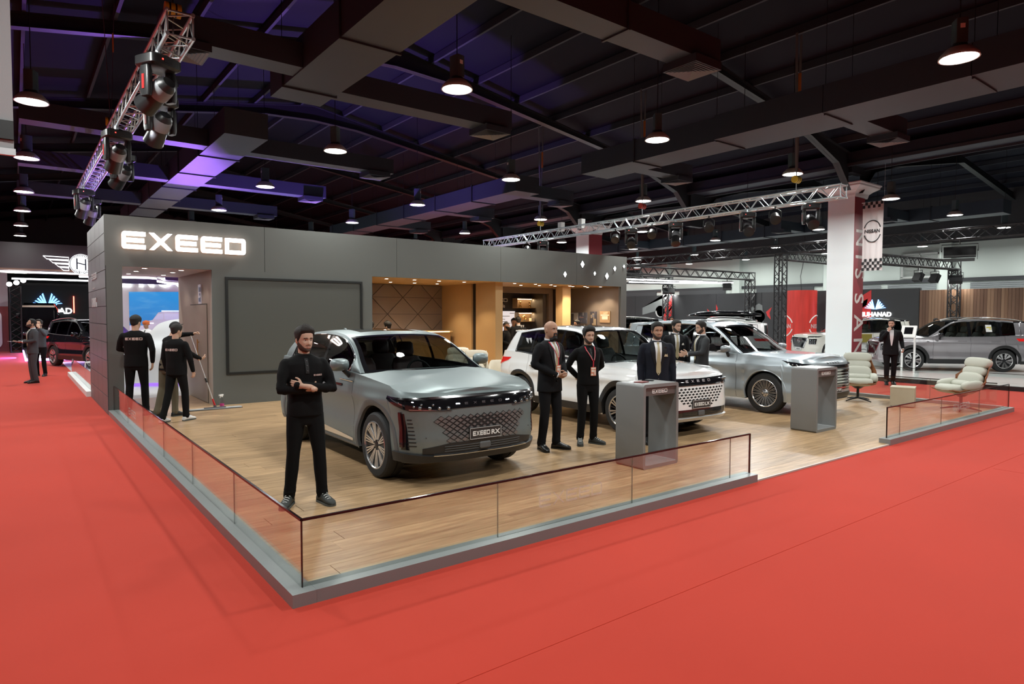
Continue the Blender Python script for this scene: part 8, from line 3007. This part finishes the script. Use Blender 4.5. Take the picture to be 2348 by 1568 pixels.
for i, (x, y_) in enumerate(((2.6, 15.2), (6.0, 15.4), (4.5, 25.5))):
 f = thing('assumed_floor_light', 'assumed unseen violet lamp on the floor behind the stand building, %s' % ['aisle side', 'middle', 'rear'][i], 'stage light', (x, y_, .02))  # unseen lamp, assumed from the violet light on the ducts above
 MB().box(-.15, .15, -.15, .15, 0, .18).build('housing', M_FIX, f)
 MB().box(-.13, .13, -.13, .13, .18, .185).build('lens', M_VIOLET, f)
 light('assumed_violet_uplight', 'SPOT', (x, y_, .25), 4200, (.40, .16, 1.0), .12, (x - .4, y_ - .6 if i < 2 else y_ - 4, 6), 130, .9)  # added spot giving the ducts and roof their violet tint
hb = thing('hanging_banner', 'large grey cloth banner with a black hem hanging at the upper left edge', 'banner', (-1.342, 2.25, 3.12))
rows = [[(-1.5 + 1.5 * j / 12, .015 * sin(7 * j / 12 + z), z) for j in range(13)] for z in [i * .35 for i in range(13)]]
MB().grid(rows).build('cloth', mat('banner_grey', (.36, .36, .37), .9, bump=(200, .2)), hb, 80)
MB().box(-1.5, 0, -.022, .022, .10, .24).build('black_band', M_TRIM, hb)
MB().box(-1.52, .01, -.02, .02, -.02, .03).build('bottom_bar', mat('bar_silver', (.5, .5, .52), .3, .5), hb)
MB().cyl((-1.4, 0, 4.1), (-1.4, 0, 5.0), .006, n=5).cyl((-.1, 0, 4.1), (-.1, 0, 5.0), .006, n=5).split('hanging_wire', M_TRIM, hb)
# ---------------------------------------------------------------- small far-away people
F = dict(detail=False, vox=.012)
person('man in grey suit looking down at a tablet on the red aisle carpet', (-.97, 18.1), -165, 1.76, 1.0, 'suit', M_GREYSUIT, M_GREYSUIT, SK_TAN, 'short', (.01, .009, .009), 'short', 'hang', ((.02, -.1, 0), (.0, .1, 0)), (0, 28), z0=0, vox=.009, detail=False,
    arms=dict(R=((.02, -.26, 1.17), (.26, -.16, 1.14), (1, .2, 0), (0, .2, 1), .3), L=((.02, .26, 1.17), (.26, .12, 1.14), (1, -.2, 0), (0, -.2, 1), .3)))
tb_ = thing('tablet', 'flat grey tablet in the hands of the man on the aisle', 'tablet', (-1.37, 17.98, 1.155), radians(-165))
MB().rbox(-.12, .12, -.16, .16, 0, .012, .015, 2).build('tablet_body', mat('tablet_grey', (.3, .3, .32), .3), tb_)
MB().box(-.11, .11, -.15, .15, .012, .0125).build('screen', M_GLOSSBLACK, tb_)
person('man in dark clothes holding his head behind the man with the tablet', (-.75, 20.4), -120, 1.72, 1.0, 'polo', mat('jacket_greyblue', (.05, .055, .065), .8), M_JEAN, SK_FAIR, 'recede', (.02, .016, .014), 'short', 'hang', z0=0, head=(0, 10), arms=dict(L=((.12, .24, 1.28), (.14, .08, 1.50), (.1, -.5, .7), (-.6, -.4, 0), .6)), **F)
def turban(t, MH):
 m = MB()
 m.sphere(MH @ Vector((-.005, 0, .065)), (.115, .10, .085), 16, 10)
 for i in range(4):
  m.tube([MH @ Vector((.112 * cos(2 * pi * j / 20) - .005, .095 * sin(2 * pi * j / 20), .03 + .025 * i + .018 * cos(2 * pi * j / 20 + i))) for j in range(20)], .016, 6, True)
 m.build('turban', mat('turban_orange', (.55, .13, .03), .8), t, 80)
person('man in orange headscarf and white jacket beyond the passage', (2.02, 19.7), -130, 1.66, 1.05, 'polo', M_WHITE, M_WHITE, SK_BROWN, 'short', (.01, .01, .01), None, 'hang', hat=turban, **F)
person('bearded café worker in black cap and red lanyard looking down, by the tan partition', (10.02, 11.05), -60, 1.68, 1.05, 'sweater', M_POLO, M_JEAN, SK_TAN, 'short', (.01, .009, .008), 'full', 'clasped', head=(0, 25), hat=cap, **F)
person('young man with dark quiff listening in the café', (11.80, 13.0), -120, 1.76, .98, 'polo', mat('shirt_dark', (.03, .03, .032), .8), M_JEAN, SK_FAIR, 'quiff', (.01, .009, .008), None, 'hang', **F)
person('man in black suit with his back turned, standing in the café', (11.22, 12.0), 70, 1.82, 1.04, 'suit', M_SUIT, M_SUIT, SK_FAIR, 'short', (.012, .01, .009), None, 'hang', **F)
person('man in glasses and dark jacket seen from the side, by the tan column', (12.62, 10.78), 165, 1.72, 1.02, 'suit', M_SUIT, M_SUIT, SK_TAN, 'short', (.012, .01, .01), 'full', 'hang', **F)
person('dark-haired visitor behind the grey car roof, at the reception desk', (6.05, 11.65), 95, 1.70, 1.0, 'polo', M_POLO, M_JEAN, SK_FAIR, 'short', (.014, .012, .01), None, 'hang', **F)
person('long-dark-haired visitor with bun behind the grey car roof, beside the other visitor', (6.95, 12.45), 100, 1.66, .92, 'polo', M_POLO, M_JEAN, SK_FAIR, 'quiff', (.008, .006, .006), None, 'hang', thick=1.8, **F)
person('man in dark blue suit with hand at his ear, far behind the silver SUV', (25.9, 17.8), -120, 1.74, 1.0, 'suit', M_NAVY, M_SUIT, SK_TAN, 'short', (.01, .009, .009), 'full', 'hang', z0=.1, arms=dict(L=((.1, .27, 1.25), (.10, .12, 1.55), (0, -.3, .9), (0, -1, 0), .5)), **F)
person('man with grey hair seated low far behind the silver SUV', (25.2, 18.9), -100, 1.62, 1.0, 'suit', M_GREYSUIT, M_SUIT, SK_TAN, 'short', (.05, .05, .05), None, 'hang', z0=.1, **F)
person('dark-haired man standing behind the warm silver SUV, only his head showing', (28.4, 6.4), -120, 1.70, 1.0, 'polo', M_POLO, M_JEAN, SK_TAN, 'short', (.02, .016, .014), None, 'hang', z0=.1, **F)
